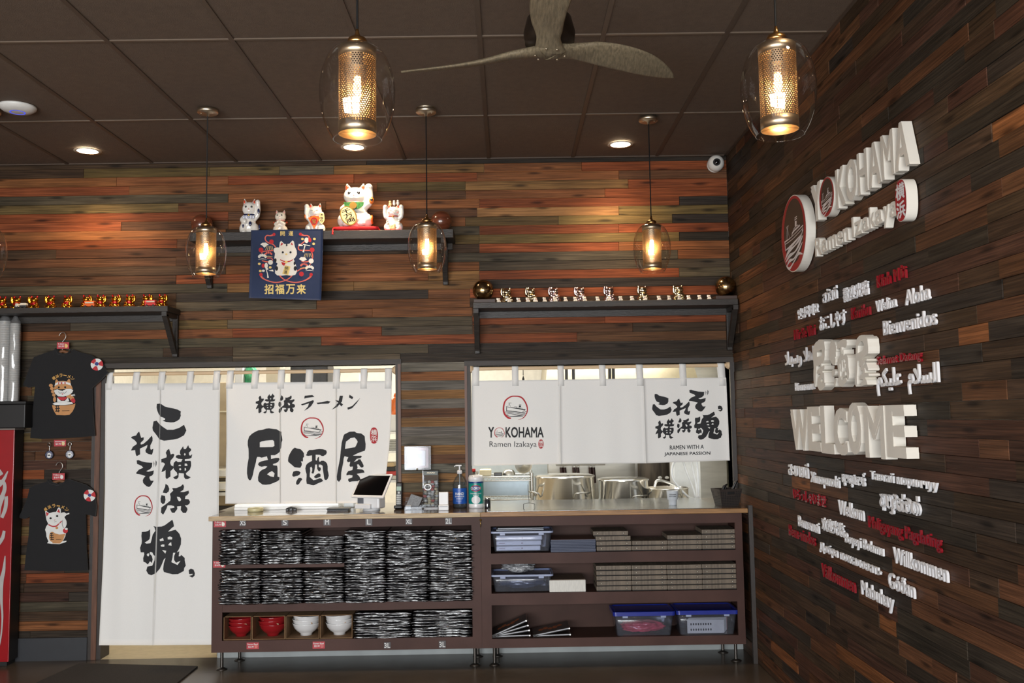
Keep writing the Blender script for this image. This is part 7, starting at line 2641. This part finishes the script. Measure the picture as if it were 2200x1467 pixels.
def wrap_text(mb, txt, r, z0, z1, a0, a1, bold=.02):
    text_flat(mb, txt, lambda x, y: (r * math.sin(a0 + (a1 - a0) * x), -r * math.cos(a0 + (a1 - a0) * x), z0 + (z1 - z0) * y), 0, bold)


lb = wrap_label(R_ + .0006, .03, .138, -1.5, 1.5).build('label', mat('blue_label', (28, 82, 168), .35, coat=.3), k)
mb = MB()
wrap_text(mb, 'HAND', R_ + .0014, .092, .11, -.62, .62, .03)
wrap_text(mb, 'SANITIZER', R_ + .0014, .077, .087, -.68, .68, .02)
for q in range(3):
    mb.poly([[(-.5, .068 - .009 * q), (.5 - .12 * q, .068 - .009 * q), (.5 - .12 * q, .0695 - .009 * q), (-.5, .0695 - .009 * q)]], lambda x, y: ((R_ + .0014) * math.sin(x), -(R_ + .0014) * math.cos(x), y), 0, cuts=(.2, 0))
mb.build('lettering', M_wp, lb)
wp = MB().lathe([(0, .236), (.019, .236), (.019, .258), (.012, .264), (0, .264)], 24).cyl((0, 0, .26), (0, 0, .292), .006, n=14)
wp.cham(-.03, .016, -.010, .010, .289, .300, .004).cyl((-.03, 0, .294), (-.036, 0, .286), .004, n=10)
wp.build('pump', M_wp, k)
MB().cyl((0, 0, .01), (0, 0, .24), .003, n=8).build('dip_tube', M_wp, k)
k.location = (p.x, p.y + .02, ZCOUNT)
# wipes canister
p = base_on(1023, 1091)
k = thing('wipes_canister', 'teal canister of cleaning wipes with a white lid', 'canister', (0, 0, 0))
R_ = .052
MB().lathe([(0, 0), (R_, 0), (R_ + .001, .006), (R_ + .001, .02), (R_, .024), (R_, .19), (0, .19)], 44).build('can', M_wp, k)
lb = wrap_label(R_ + .0006, .03, .172, -1.57, 1.57).build('label', mat('teal_label', (0, 134, 124), .35, coat=.3), k)
wrap_label(R_ + .0012, .172, .184, -1.57, 1.57).build('label_band', mat('navy_label', (22, 62, 120), .35), lb)
MB().poly([[(-.78, .5), (-.5, .86), (0, 1), (.5, .86), (.78, .5), (.5, .14), (0, 0), (-.5, .14)]], lambda x, y: ((R_ + .0013) * math.sin(x), -(R_ + .0013) * math.cos(x), .115 + .046 * y), 0, cuts=(.15, 0)).build('label_badge', mat('red_badge', (190, 40, 52), .4), lb)
MB().poly([[(-.66, .5), (-.42, .8), (0, .9), (.42, .8), (.66, .5), (.42, .2), (0, .1), (-.42, .2)]], lambda x, y: ((R_ + .0019) * math.sin(x), -(R_ + .0019) * math.cos(x), .115 + .046 * y), 0, cuts=(.15, 0)).build('badge_face', mat('blue_badge', (30, 66, 130), .4), lb)
mb = MB()
wrap_text(mb, 'CLOROX', R_ + .0026, .130, .147, -.66, .66, .03)
wrap_text(mb, 'DISINFECTING', R_ + .0014, .098, .106, -.78, .78, .015)
wrap_text(mb, 'WIPES', R_ + .0014, .084, .094, -.4, .4, .02)
mb.poly([ell(0, 0, .62, .027, 26)], lambda x, y: ((R_ + .0012) * math.sin(x), -(R_ + .0012) * math.cos(x), .058 + y), 0, cuts=(.15, 0))
mb.build('lettering', M_wp, lb)
MB().lathe([(R_ - .002, .186), (R_ + .0015, .188), (R_ + .0015, .21), (R_ - .006, .226), (.02, .229), (0, .229)], 44).build('lid', M_wp, k)
k.location = (p.x, p.y + .02, ZCOUNT)
# little dark jar, wire sign stand, cup, basket
p = base_on(1047.5, 1092)
k = thing('spice_jar', 'small dark glass jar beside the wipes canister', 'jar', (p.x, p.y + .01, ZCOUNT))
MB().lathe([(0, 0), (.021, 0), (.022, .005), (.022, .055), (.018, .06), (0, .06)], 24, (p.x, p.y + .01, ZCOUNT)).build('jar', mat('dark_glass', (34, 36, 44), .08, coat=1), k)
MB().lathe([(0, .0605), (.021, .0605), (.021, .075), (0, .075)], 24, (p.x, p.y + .01, ZCOUNT)).build('lid', M_steel, k)
p = base_on(1137, 1096, ZSS)
k = thing('wire_stand', 'thin black wire stand on the steel sheet', 'wire stand', (p.x, p.y + .03, ZSS))
yy = p.y + .03
m = MB().tube([(p.x - .03, yy - .02, ZSS + .002), (p.x - .038, yy - .02, ZSS + .006), (p.x - .038, yy - .02, ZSS + .04), (p.x - .012, yy, ZSS + .046), (p.x + .012, yy, ZSS + .046), (p.x + .038, yy - .02, ZSS + .04), (p.x + .038, yy - .02, ZSS + .006), (p.x + .03, yy - .02, ZSS + .002)], .002, 8)
m.build('base_loop', M_bp, k)
MB().cyl((p.x, yy, ZSS + .044), (p.x - .006, yy, ZSS + .17), .0015, n=8).build('pole', M_bp, k)
p = base_on(1447, 1086, ZSS)
k = thing('paper_cup', 'white cup with small dark lettering on the steel sheet', 'cup', (0, 0, 0))
MB().lathe([(0, .0), (.026, 0), (.027, .002), (.029, .037), (.0365, .041), (.041, .098), (.0425, .1), (.0405, .1), (.036, .045), (0, .04)], 36).build('body', mat('pale_blue_white', (212, 218, 224), .35), k)
mb = MB()
wrap_text(mb, 'YOKOHAMA', .0405, .071, .080, -.75, .5, .02)
wrap_text(mb, 'Ramen Izakaya', .0400, .058, .066, -.75, .5, .01)
mb.build('lettering', M_ink, k)
k.location = (p.x, p.y + .03, ZSS)
# basket of hand tools in the corner
a, b = base_on(1551, 1090), base_on(1587, 1090)
k = thing('basket', 'dark brown perforated basket in the counter corner by the letter wall', 'basket', (0, 0, 0))
M_bsk = mat('dark_brown_plastic', (52, 44, 40), .5)
b0, b1, hh = .062, .085, .12


def bsk(r0, z0, r1, z1):
    return [(sx * r, sy * r * .8, z) for r, z in ((r0, z0), (r1, z1)) for sx, sy in ((-1, -1), (1, -1), (1, 1), (-1, 1))]


m = MB().add(bsk(b0, 0, b1, hh) + bsk(b0 - .003, .003, b1 - .003, hh), [(q, (q + 1) % 4, (q + 1) % 4 + 4, q + 4) for q in range(4)] + [(q + 8, (q + 1) % 4 + 8, (q + 1) % 4 + 12, q + 12) for q in range(4)] + [(q + 4, (q + 1) % 4 + 4, (q + 1) % 4 + 12, q + 12) for q in range(4)] + [(3, 2, 1, 0), (8, 9, 10, 11)])
m.build('tub', M_bsk, k)
hm = MB()
M_hole = mat('basket_hole', (12, 11, 11), .7)
for side in (0, 1):
    for r_ in range(9):
        for c_ in range(11):
            if r_ > 5 and 3 <= c_ <= 7:
                continue
            t = (r_ + 1.2) / 11
            w = b0 + (b1 - b0) * t
            q = -.86 + 1.72 * c_ / 10
            if side == 0:
                c0_ = Vector((q * w, -w * .8 - .0006, hh * t))
                hm.add([c0_ + Vector((dx, 0, dz)) for dx, dz in ((-.0042, -.0034), (.0042, -.0034), (.0042, .0034), (-.0042, .0034))], [(0, 1, 2, 3)])
            else:
                c0_ = Vector((-w - .0006, q * w * .8, hh * t))
                hm.add([c0_ + Vector((0, dx, dz)) for dx, dz in ((-.0042, -.0034), (.0042, -.0034), (.0042, .0034), (-.0042, .0034))], [(0, 1, 2, 3)])
t = .8
w = b0 + (b1 - b0) * t
hm.cham(-.026, .026, -w * .8 - .0016, -w * .8, hh * .70, hh * .86, .003)
hm.build('perforation', M_hole, k)
k.location = ((a.x + b.x) / 2, a.y + .09, ZCOUNT)
k.rotation_euler = (0, 0, math.radians(14))
for q, (dx, dz, an, lab) in enumerate(((-.03, .05, .3, 'leaning left'), (.0, .055, -.1, 'lying in the middle'), (.035, .075, .5, 'sticking up at the back'), (.05, .07, .25, 'nearest the letter wall'))):
    c0_ = k.location + Vector((dx, .0 + .01 * q, hh - .035))
    o = MB().tube([c0_, c0_ + Vector((math.sin(an) * dz, 0, dz)), c0_ + Vector((math.sin(an) * dz + .01, -.01, dz + .006))], [.008, .010, .007], 10)
    tag(o.build('tool_handle', M_bp), 'black tool handle in the basket, %s' % lab, 'tool', 'tools in the basket')

# thermostat behind a clear guard on the plank pillar
a, b = at(869, 959, -.05), at(926, 1008.5, -.05)
k = thing('thermostat', 'white thermostat in a clear guard box on the plank pillar', 'thermostat', ((a.x + b.x) / 2, 0, (a.z + b.z) / 2))
cx_, cz_ = (a.x + b.x) / 2 - .004, (a.z + b.z) / 2
MB().cham(cx_ - .075, cx_ + .075, -.012, -.0025, cz_ - .07, cz_ + .07, .002).build('backplate', mat('pink_white_plate', (226, 196, 196), .5), k)
th = MB().cham(cx_ - .052, cx_ + .058, -.034, -.012, cz_ - .058, cz_ + .052, .004).build('unit', M_wp, k)
MB().box(cx_ - .026, cx_ + .026, -.0352, -.0338, cz_ - .004, cz_ + .034).build('display', mat('lcd_pale', (206, 220, 222), .3), th)
mb = MB()
text_flat(mb, '77', lambda x, y: (cx_ - .016 + .032 * x, -.0358, cz_ + .002 + .024 * y), 0, .01)
mb.build('display_digits', M_ink, th)
g = MB()
g.box(a.x, b.x, -.056, -.053, b.z, a.z).box(a.x, a.x + .003, -.053, -.002, b.z, a.z).box(b.x - .003, b.x, -.053, -.002, b.z, a.z).box(a.x, b.x, -.053, -.002, b.z, b.z + .003).box(a.x, b.x, -.053, -.002, a.z - .003, a.z)
g.build('guard', glass_mat('clear_guard', (240, 242, 246), 1.35, .08, .09), k)
MB().cyl((cx_ + .0, -.056, b.z + .006), (cx_, -.064, b.z - .002), .007, n=14).build('lock', M_steel, k)

# ------------------------------------------------------------------ seen through the openings: the kitchen
M_inox = mat('stainless_kitchen', (214, 212, 206), .16, .92, vary=.12, vscale=3, stretch=(6, 6, .6))
M_inoxd = mat('stainless_wall', (196, 194, 186), .32, .75, vary=.12, vscale=3, stretch=(1, 1, 6))
pan = MB().box(at(1178, 1000, 2.6).x, 2.15, 2.6, 2.64, 0, 2.2)
tag(pan.build('steel_wall_panel', M_inoxd), 'brushed steel panel behind the stock pots', 'wall panel')
pan = MB().box(-.62, at(1176, 1000, 2.6).x, 2.6, 2.64, 0, 1.5)
tag(pan.build('grey_wall_panel', mat('blue_grey_panel', (176, 186, 190), .4)), 'pale grey panel behind the wire rack', 'wall panel')
rng = thing('cooking_range', 'stainless cooking range carrying the stock pots', 'range', (.7, .8, 0))
ZR = .86
MB().cham(.17, 1.55, .48, 1.3, .1, ZR, .01).build('body', M_inox, rng)
MB().box(.2, 1.5, .5, 1.28, 0, .1).build('plinth', M_bp, rng)


def pot(u0, u1, vt, Y, lab, h, lid=True, handle_u=None):
    a, b = at(u0, vt, Y), at(u1, vt, Y)
    r = (b.x - a.x) / 2
    c = Vector(((a.x + b.x) / 2, Y, 0))
    zt = at((u0 + u1) / 2, vt, Y).z
    k = thing('stock_pot', lab, 'pot', (c.x, Y, ZR + .001), 'stock pots')
    z0 = ZR + .001
    MB().lathe([(0, z0), (r * .98, z0), (r, z0 + .01), (r, zt - .008), (r + .006, zt - .004), (r + .006, zt), (r - .004, zt), (r - .004, z0 + .01), (0, z0 + .008)], 56, c).build('body', M_inox, k)
    for an in (math.radians(-62), math.radians(200 if 'largest' in lab else 118)):
        d = Vector((math.cos(an), math.sin(an), 0))
        t = Vector((-d.y, d.x, 0))
        zz = zt - min(.12, h * .35)
        p_ = [c + d * (r - .002) + t * .06 + Vector((0, 0, zz - .03)), c + d * (r + .012) + t * .06 + Vector((0, 0, zz)), c + d * (r + .045) + t * .055 + Vector((0, 0, zz + .008)), c + d * (r + .045) - t * .055 + Vector((0, 0, zz + .008)), c + d * (r + .012) - t * .06 + Vector((0, 0, zz)), c + d * (r - .002) - t * .06 + Vector((0, 0, zz - .03))]
        MB().tube(p_, .007, 10).build('handle', M_steel, k)
    if lid:
        MB().lathe([(0, zt + .016), (r * .9, zt + .014), (r + .004, zt + .006), (r + .007, zt + .001), (r - .003, zt + .001)], 56, c).build('lid', M_inox, k)
    return c, r, zt


pot(1149, 1276, 1023, .8, 'largest stock pot, left on the range, with a bright rim', .45)
pot(1285, 1392, 1030, .85, 'middle stock pot on the range with a flat lid', .42)
pot(1385, 1478, 1047, .75, 'low wide pot to the right of the two stock pots', .3, False)
p = at(1430, 1040, .75)
o = MB().tube(bez([(at(1406, 1040, .72).x, .72, at(1406, 1046, .72).z), (at(1413, 1032, .72).x, .72, at(1413, 1032, .72).z), (at(1440, 1038, .72).x, .72, at(1440, 1038, .72).z), (at(1456, 1046, .72).x, .72, at(1456, 1046, .72).z)], 6), .011, 10)
tag(o.build('ladle_handle', M_steel), 'bent steel ladle handle resting on the low pot', 'ladle')
# wire rack with bowls
YW = .95
rk = thing('wire_rack', 'chrome wire rack left of the stock pots', 'rack', (at(1098, 1050, YW).x, YW, 0))
x0, x1 = at(1022, 1050, YW).x, at(1143, 1050, YW).x
for v in (1024, 1073):
    z = at(1100, v, YW).z
    m = MB().tube([(x0, YW, z), (x1, YW, z)], .006, 8).tube([(x0, YW, z - .03), (x1, YW, z - .03)], .006, 8).tube([(x0, YW + .35, z), (x1, YW + .35, z)], .006, 8)
    n_ = 16
    for q in range(n_):
        xa_, xb_ = x0 + (x1 - x0) * q / n_, x0 + (x1 - x0) * (q + 1) / n_
        m.tube([(xa_, YW, z - .03 * (q % 2)), (xb_, YW, z - .03 * ((q + 1) % 2))], .004, 6)
        m.tube([(xa_, YW, z), (xa_, YW + .35, z)], .002, 6)
    m.build('wire_shelf', M_steel, rk)
for x in (x0, x1):
    for y in (YW, YW + .35):
        MB().cyl((x, y, 0), (x, y, at(1100, 1016, YW).z), .012, n=12).build('post', M_steel, rk)
zr_ = at(1100, 1024, YW).z + .007
o = MB().box(x0 + .02, x1 - .02, YW + .30, YW + .33, at(1100, 1073, YW).z + .008, zr_ - .05)
tag(o.build('sheet_tray', mat('grey_blue_tray', (150, 164, 172), .35, .4)), 'large grey tray standing on the lower rack shelf', 'tray')
p = at(1093, 1015, YW + .1)
o = MB().lathe([(.054, 0), (.052, .017), (.043, .036), (.022, .048), (0, .05), ], 36, (p.x, YW + .12, zr_))
tag(o.build('steel_bowl', M_steel), 'smaller steel bowl turned upside down on the rack', 'bowl', 'steel bowls on the rack')
p = at(1125, 1005, YW + .1)
o = MB().lathe([(q * .68, w * .68) for q, w in ((.0, .0), (.04, .004), (.075, .03), (.1, .07), (.106, .082), (.103, .082), (.07, .034), (0, .008))], 40)
o.v = [(p.x + x, YW + .16 - z * .95 + y * .15, zr_ + .076 + y * .98 + z * .1) for x, y, z in o.v]
tag(o.build('steel_bowl', M_steel), 'larger steel bowl leaning upright on the rack', 'bowl', 'steel bowls on the rack')
a, b = at(1061, 1020, YW), at(1079, 1020, YW)
tag(MB().cham(a.x, b.x, YW + .02, YW + .1, zr_, zr_ + .026, .005).build('black_box', M_bp), 'small black box on the wire rack', 'box')
a, b = at(1030, 1020, YW), at(1055, 1020, YW)
tag(MB().cham(a.x, b.x, YW + .01, YW + .2, zr_, zr_ + .05, .006).build('food_tub', mat('cream_tub', (222, 212, 180), .4)), 'cream food tub on the left of the wire rack', 'tub')
for u, cap, lab in ((1010, (226, 214, 200), 'small bottle with a pale cap behind the wipes canister'), (1018, (190, 44, 44), 'small bottle with a red cap behind the wipes canister')):
    p = at(u, 1022, .3)
    k = thing('sauce_bottle', lab, 'bottle', (p.x, .3, ZCOUNT + .001), 'sauce bottles')
    zt_ = at(u, 1013, .3).z
    MB().lathe([(0, ZCOUNT + .001), (.025, ZCOUNT + .001), (.026, zt_ - .05), (.011, zt_ - .015), (.011, zt_), (0, zt_)], 20, (p.x, .3, 0)).build('bottle', mat('dark_sauce', (40, 26, 22), .1, coat=1), k)
    MB().lathe([(0, zt_), (.013, zt_), (.013, zt_ + .022), (0, zt_ + .022)], 16, (p.x, .3, 0)).build('cap', mat('cap_%d' % u, cap, .4), k)
# ladles hanging on the panel
for q, u in enumerate((1206, 1213, 1233, 1241, 1268, 1275)):
    Yq = 2.5
    zt_ = at(u, 1004, Yq).z
    x = at(u, 1004, Yq).x
    k = thing('strainer', 'noodle strainer with a dark handle, %s from the left behind the large pot' % NTH[q], 'strainer', (x, Yq, ZR - .1), 'hanging noodle strainers')
    MB().tube([(x, Yq, zt_), (x + .008, Yq, zt_ - .15)], .016, 10).build('grip', mat('dark_red_handle', (46, 24, 24), .4), k)
    MB().tube([(x + .012 * math.cos(t_ * PI / 6), Yq, zt_ + .014 + .014 * math.sin(t_ * PI / 6)) for t_ in range(13)], .004, 8, caps=False).build('hanging_ring', M_steel, k)
    MB().tube([(x + .008, Yq, zt_ - .15), (x + .01, Yq, zt_ - .3)], .005, 8).lathe([(0, -.46), (.016, -.45), (.02, -.3), (.018, -.3)], 20, (x, Yq, zt_)).build('basket', M_steel, k)
zq_ = at(1240, 1001, 2.5).z + .012
rail = MB().tube([(at(1195, 1003, 2.5).x, 2.5, zq_), (at(1300, 1003, 2.5).x, 2.5, zq_)], .008, 10)
for u in (1197, 1298):
    rail.cyl((at(u, 1003, 2.5).x, 2.5, zq_), (at(u, 1003, 2.5).x, 2.6, zq_), .007, n=10)
tag(rail.build('hanging_rail', M_steel), 'steel rail carrying the noodle strainers', 'rail')
hp = thing('heat_panel', 'dark stained grill backsplash behind the low pot', 'backsplash', (at(1410, 1020, 1.9).x, 1.9, .9))
a, b = at(1371, 1040, 1.9), at(1447, 985, 1.9)
MB().cham(a.x, b.x, 1.9, 2.1, 0, 1.45, .01).build('panel', mat('sooty_steel', (74, 66, 56), .3, .7, vary=.6, vscale=7, stretch=(3, 1, .4)), hp)
for u in (1418, 1433):
    q = at(u, 1026, 1.88)
    MB().ball((q.x, 1.885, q.z), (.02, .015, .014), 14, 8).build('knob', M_wp, hp)
wb_ = MB().cham(at(1447, 1000, 1.3).x, at(1506, 1000, 1.3).x, 1.32, 1.5, 0, 1.4, .01)
tag(wb_.build('white_cabinet', mat('white_enamel', (226, 228, 226), .3)), 'white enamel cabinet behind the white hoses', 'cabinet')
for q, pts in enumerate((((1452, 985), (1444, 1005), (1446, 1028), (1462, 1050), (1480, 1068), (1492, 1074)), ((1466, 985), (1474, 1010), (1484, 1035), (1492, 1060), (1494, 1074)), ((1484, 985), (1490, 1015), (1496, 1045), (1498, 1074)), ((1496, 985), (1499, 1020), (1501, 1074)))):
    Yq = .62 - .03 * q
    o = MB().tube(bez([tuple(at(u, v, Yq)) for u, v in pts] + [(at(pts[-1][0] + 1, 1078, Yq).x, Yq, ZR + .006)], 6), .0085, 10)
    tag(o.build('hose', mat('white_hose', (222, 224, 224), .3)), 'white rubber hose, %s of the four right of the pots' % ('curved leftmost', 'second from left', 'third from left', 'rightmost')[q], 'hose', 'white hoses')
# left kitchen: racks and boxes glimpsed beside and above the curtains
Yk = .75
ks = thing('kitchen_shelf', 'steel kitchen shelf behind the right edge of the three character curtain', 'shelf', (at(825, 900, Yk).x, Yk, 0))
xa_, xb_ = at(760, 900, Yk).x, at(868, 900, Yk).x
SHV = [927, 968, 1031]
for v in SHV:
    z = at(840, v, Yk).z
    MB().box(xa_, xb_, Yk, Yk + .3, z - .02, z).build('board', M_inox, ks)
for x in (xa_, xb_ - .02):
    MB().box(x, x + .02, Yk + .28, Yk + .3, 0, at(840, 800, Yk).z).build('post', M_inox, ks)
zz = at(840, 927, Yk).z
p = at(846, 900, Yk)
o = thing('white_box', 'white box on the kitchen shelf under the orange bottle', 'box', (p.x, Yk + .1, zz))
zb_ = at(846, 891, Yk).z
MB().cham(at(836, 900, Yk).x, at(855, 900, Yk).x, Yk + .02, Yk + .2, zz + .001, zb_, .005).build('box', M_wp, o)
k = thing('orange_bottle', 'orange squeeze bottle glimpsed right of the three character curtain', 'bottle', (p.x, Yk + .1, zb_))
zt_ = at(846, 852, Yk).z
MB().lathe([(0, zb_ + .001), (.032, zb_ + .001), (.033, zt_ - .03), (.02, zt_), (.0, zt_)], 28, (p.x, Yk + .1, 0)).build('bottle', mat('orange_plastic', (226, 110, 34), .3, coat=.4), k)
MB().lathe([(0, zt_), (.014, zt_), (.008, zt_ + .03), (0, zt_ + .03)], 16, (p.x, Yk + .1, 0)).build('nozzle', mat('orange_plastic', (226, 110, 34), .3), k)
zz = at(840, 968, Yk).z
for q in range(6):
    z = zz + .001 + q * .014
    tag(MB().cham(at(826, 960, Yk).x, at(856, 960, Yk).x, Yk + .02, Yk + .22, z, z + .0125, .002).build('tray_lid', mat('grey_lid', (176, 176, 170), .4)), 'grey tray lid stacked on the middle kitchen shelf, %s' % ('lowest' if q == 0 else 'topmost' if q == 5 else ORD[5 - q] + ' from top'), 'tray lid', 'tray lids on the kitchen shelf')
zz = at(840, 1031, Yk).z
for q, (c_, nm) in enumerate((((206, 204, 196), 'white'), ((186, 60, 54), 'red'), ((40, 38, 38), 'black'), ((196, 170, 130), 'tan'))):
    z = zz + .001 + q * .034
    tag(MB().cham(at(818, 1020, Yk).x, at(854, 1020, Yk).x - .01 * q, Yk + .02, Yk + .2, z, z + .032, .003).build('food_box', mat('food_box_%d' % q, c_, .5)), '%s food box on the low kitchen shelf behind the till' % nm, 'box', 'food boxes on the kitchen shelf')
# high shelf behind the left curtains: black crate, white carton, bag
Yh = 1.1
zz = at(660, 826, Yh).z
hs = thing('high_shelf', 'steel shelf high behind the left curtains', 'shelf', (at(600, 830, Yh).x, Yh, zz))
MB().box(at(485, 830, Yh).x, at(720, 830, Yh).x, Yh, Yh + .4, zz - .02, zz).build('board', M_inox, hs)
for u in (520, 690):
    x = at(u, 830, Yh).x
    MB().tube([(x, Yh + .02, zz - .02), (x, 2.99, zz - .3)], .012, 8).build('bracket', M_inox, hs)
a, b = at(622, 815, Yh), at(703, 815, Yh)
k = thing('black_crate', 'black plastic crate on the high kitchen shelf', 'crate', ((a.x + b.x) / 2, Yh, zz))
MB().cham(a.x, b.x, Yh + .02, Yh + .3, zz + .001, zz + .17, .012).build('body', mat('black_crate_plastic', (38, 38, 42), .4, vary=.3, vscale=40), k)
MB().cham(a.x - .012, b.x + .012, Yh + .01, Yh + .31, zz + .17, zz + .19, .006).build('rim', mat('black_crate_plastic', (38, 38, 42), .4), k)
a, b = at(503, 815, Yh), at(520, 815, Yh)
tag(MB().cham(a.x, b.x, Yh + .02, Yh + .2, zz + .001, zz + .2, .006).build('white_carton', M_wp), 'white carton at the left end of the high kitchen shelf', 'carton')
a = at(531, 812, Yh)
tag(MB().bm(crumple(a.x, Yh + .1, zz + .09, .05, .05, .09, 2, 3, .25), 0, True).build('green_bag', mat('green_blue_bag', (70, 160, 110), .3, vary=.8, vscale=18)), 'green and white bag on the high kitchen shelf', 'bag')
a, b = at(570, 815, Yh), at(600, 815, Yh)
tag(MB().cham(a.x, b.x, Yh + .02, Yh + .2, zz + .001, zz + .16, .004).build('cream_carton', mat('cream_card', (216, 206, 184), .6)), 'cream carton beside the black crate', 'carton')
# tall beige cabinet and steel tubs between the two left curtains
kc = thing('tall_cabinet', 'tall beige steel cabinet seen between the two left curtains', 'cabinet', (at(478, 930, 1.6).x, 1.6, 0))
a, b = at(430, 900, 1.6), at(522, 900, 1.6)
MB().cham(a.x, b.x, 1.6, 2.1, .9, 1.98, .008).build('body', mat('beige_steel', (168, 152, 126), .35, .3), kc)
MB().box(a.x + .01, b.x - .01, 1.594, 1.6, at(478, 884, 1.6).z - .006, at(478, 884, 1.6).z + .006).build('handle_strip', mat('pale_strip', (206, 196, 172), .4), kc)
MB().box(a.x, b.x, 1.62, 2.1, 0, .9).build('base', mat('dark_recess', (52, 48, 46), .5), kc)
for q, v in enumerate((1012, 1040)):
    c_ = at(478, v, 1.3)
    o = MB().cham(c_.x - .25, c_.x + .25, 1.25, 1.55, c_.z - .06, c_.z + .03, .02)
    tag(o.build('steel_tub', M_inox), 'steel tub glimpsed between the two left curtains, %s one' % ('upper' if q == 0 else 'lower'), 'tub', 'steel tubs')
tb = thing('kitchen_table', 'steel kitchen table carrying the tubs between the left curtains', 'table', (at(478, 1060, 1.3).x, 1.4, 0))
c_ = at(478, 1040, 1.3)
MB().box(c_.x - .35, c_.x + .35, 1.22, 1.58, c_.z - .09, c_.z - .062).build('top', M_inox, tb)
for sx in (-.32, .32):
    for y in (1.25, 1.55):
        MB().cyl((c_.x + sx, y, 0), (c_.x + sx, y, c_.z - .09), .018, n=12).build('leg', M_inox, tb)
# exhaust hood and black uprights above the third curtain
Yd = 1.4
hd = thing('exhaust_hood', 'steel exhaust hood glimpsed above the three panel curtain', 'hood', (at(1300, 800, Yd).x, Yd, 1.9))
a, b = at(1172, 800, Yd), at(1500, 800, Yd)
z0 = at(1300, 822, Yd).z
MB().add([(a.x, Yd, z0), (b.x, Yd, z0), (b.x, 2.9, z0), (a.x, 2.9, z0), (a.x + .1, Yd + .5, 2.7), (b.x - .1, Yd + .5, 2.7), (b.x - .1, 2.9, 2.7), (a.x + .1, 2.9, 2.7)], [(0, 1, 5, 4), (1, 2, 6, 5), (2, 3, 7, 6), (3, 0, 4, 7), (0, 3, 2, 1)]).build('canopy', mat('hood_steel', (170, 160, 134), .3, .6), hd)
MB().cham(a.x, b.x, Yd - .01, Yd + .02, z0 - .03, z0 + .02, .004).build('lip', M_inox, hd)
for q, u in enumerate((1217, 1232, 1310, 1318)):
    x = at(u, 800, 1.1).x
    o = MB().box(x - .012, x + .012, 1.1, 1.13, 1.3, 2.9)
    tag(o.build('black_upright', M_bp), 'black steel upright hanging from the kitchen ceiling, %s from the left' % NTH[q], 'upright', 'black uprights')
x = at(1124, 800, 1.0).x
o = MB().cyl((x, 1.0, at(1124, 806, 1.0).z), (x, 1.0, 2.9), .003, n=8)
o.lathe([(0, 0), (.01, -.03), (.006, -.08), (.012, -.12), (0, -.12)], 16, (x, 1.0, at(1124, 806, 1.0).z))
tag(o.build('pull_wire', M_cord), 'thin black wire hanging in the kitchen behind the three panel curtain', 'wire')
# kitchen lamps
for x in (-1.6, .6):
    k = thing('kitchen_lamp', 'white ceiling lamp panel in the kitchen, %s one' % ('left' if x < 0 else 'right'), 'ceiling light', (x, 1.5, 2.9), 'kitchen lamp panels')
    MB().box(x - 1.12, x + 1.12, 1.18, 1.82, 2.86, 2.9).build('frame', M_wp, k)
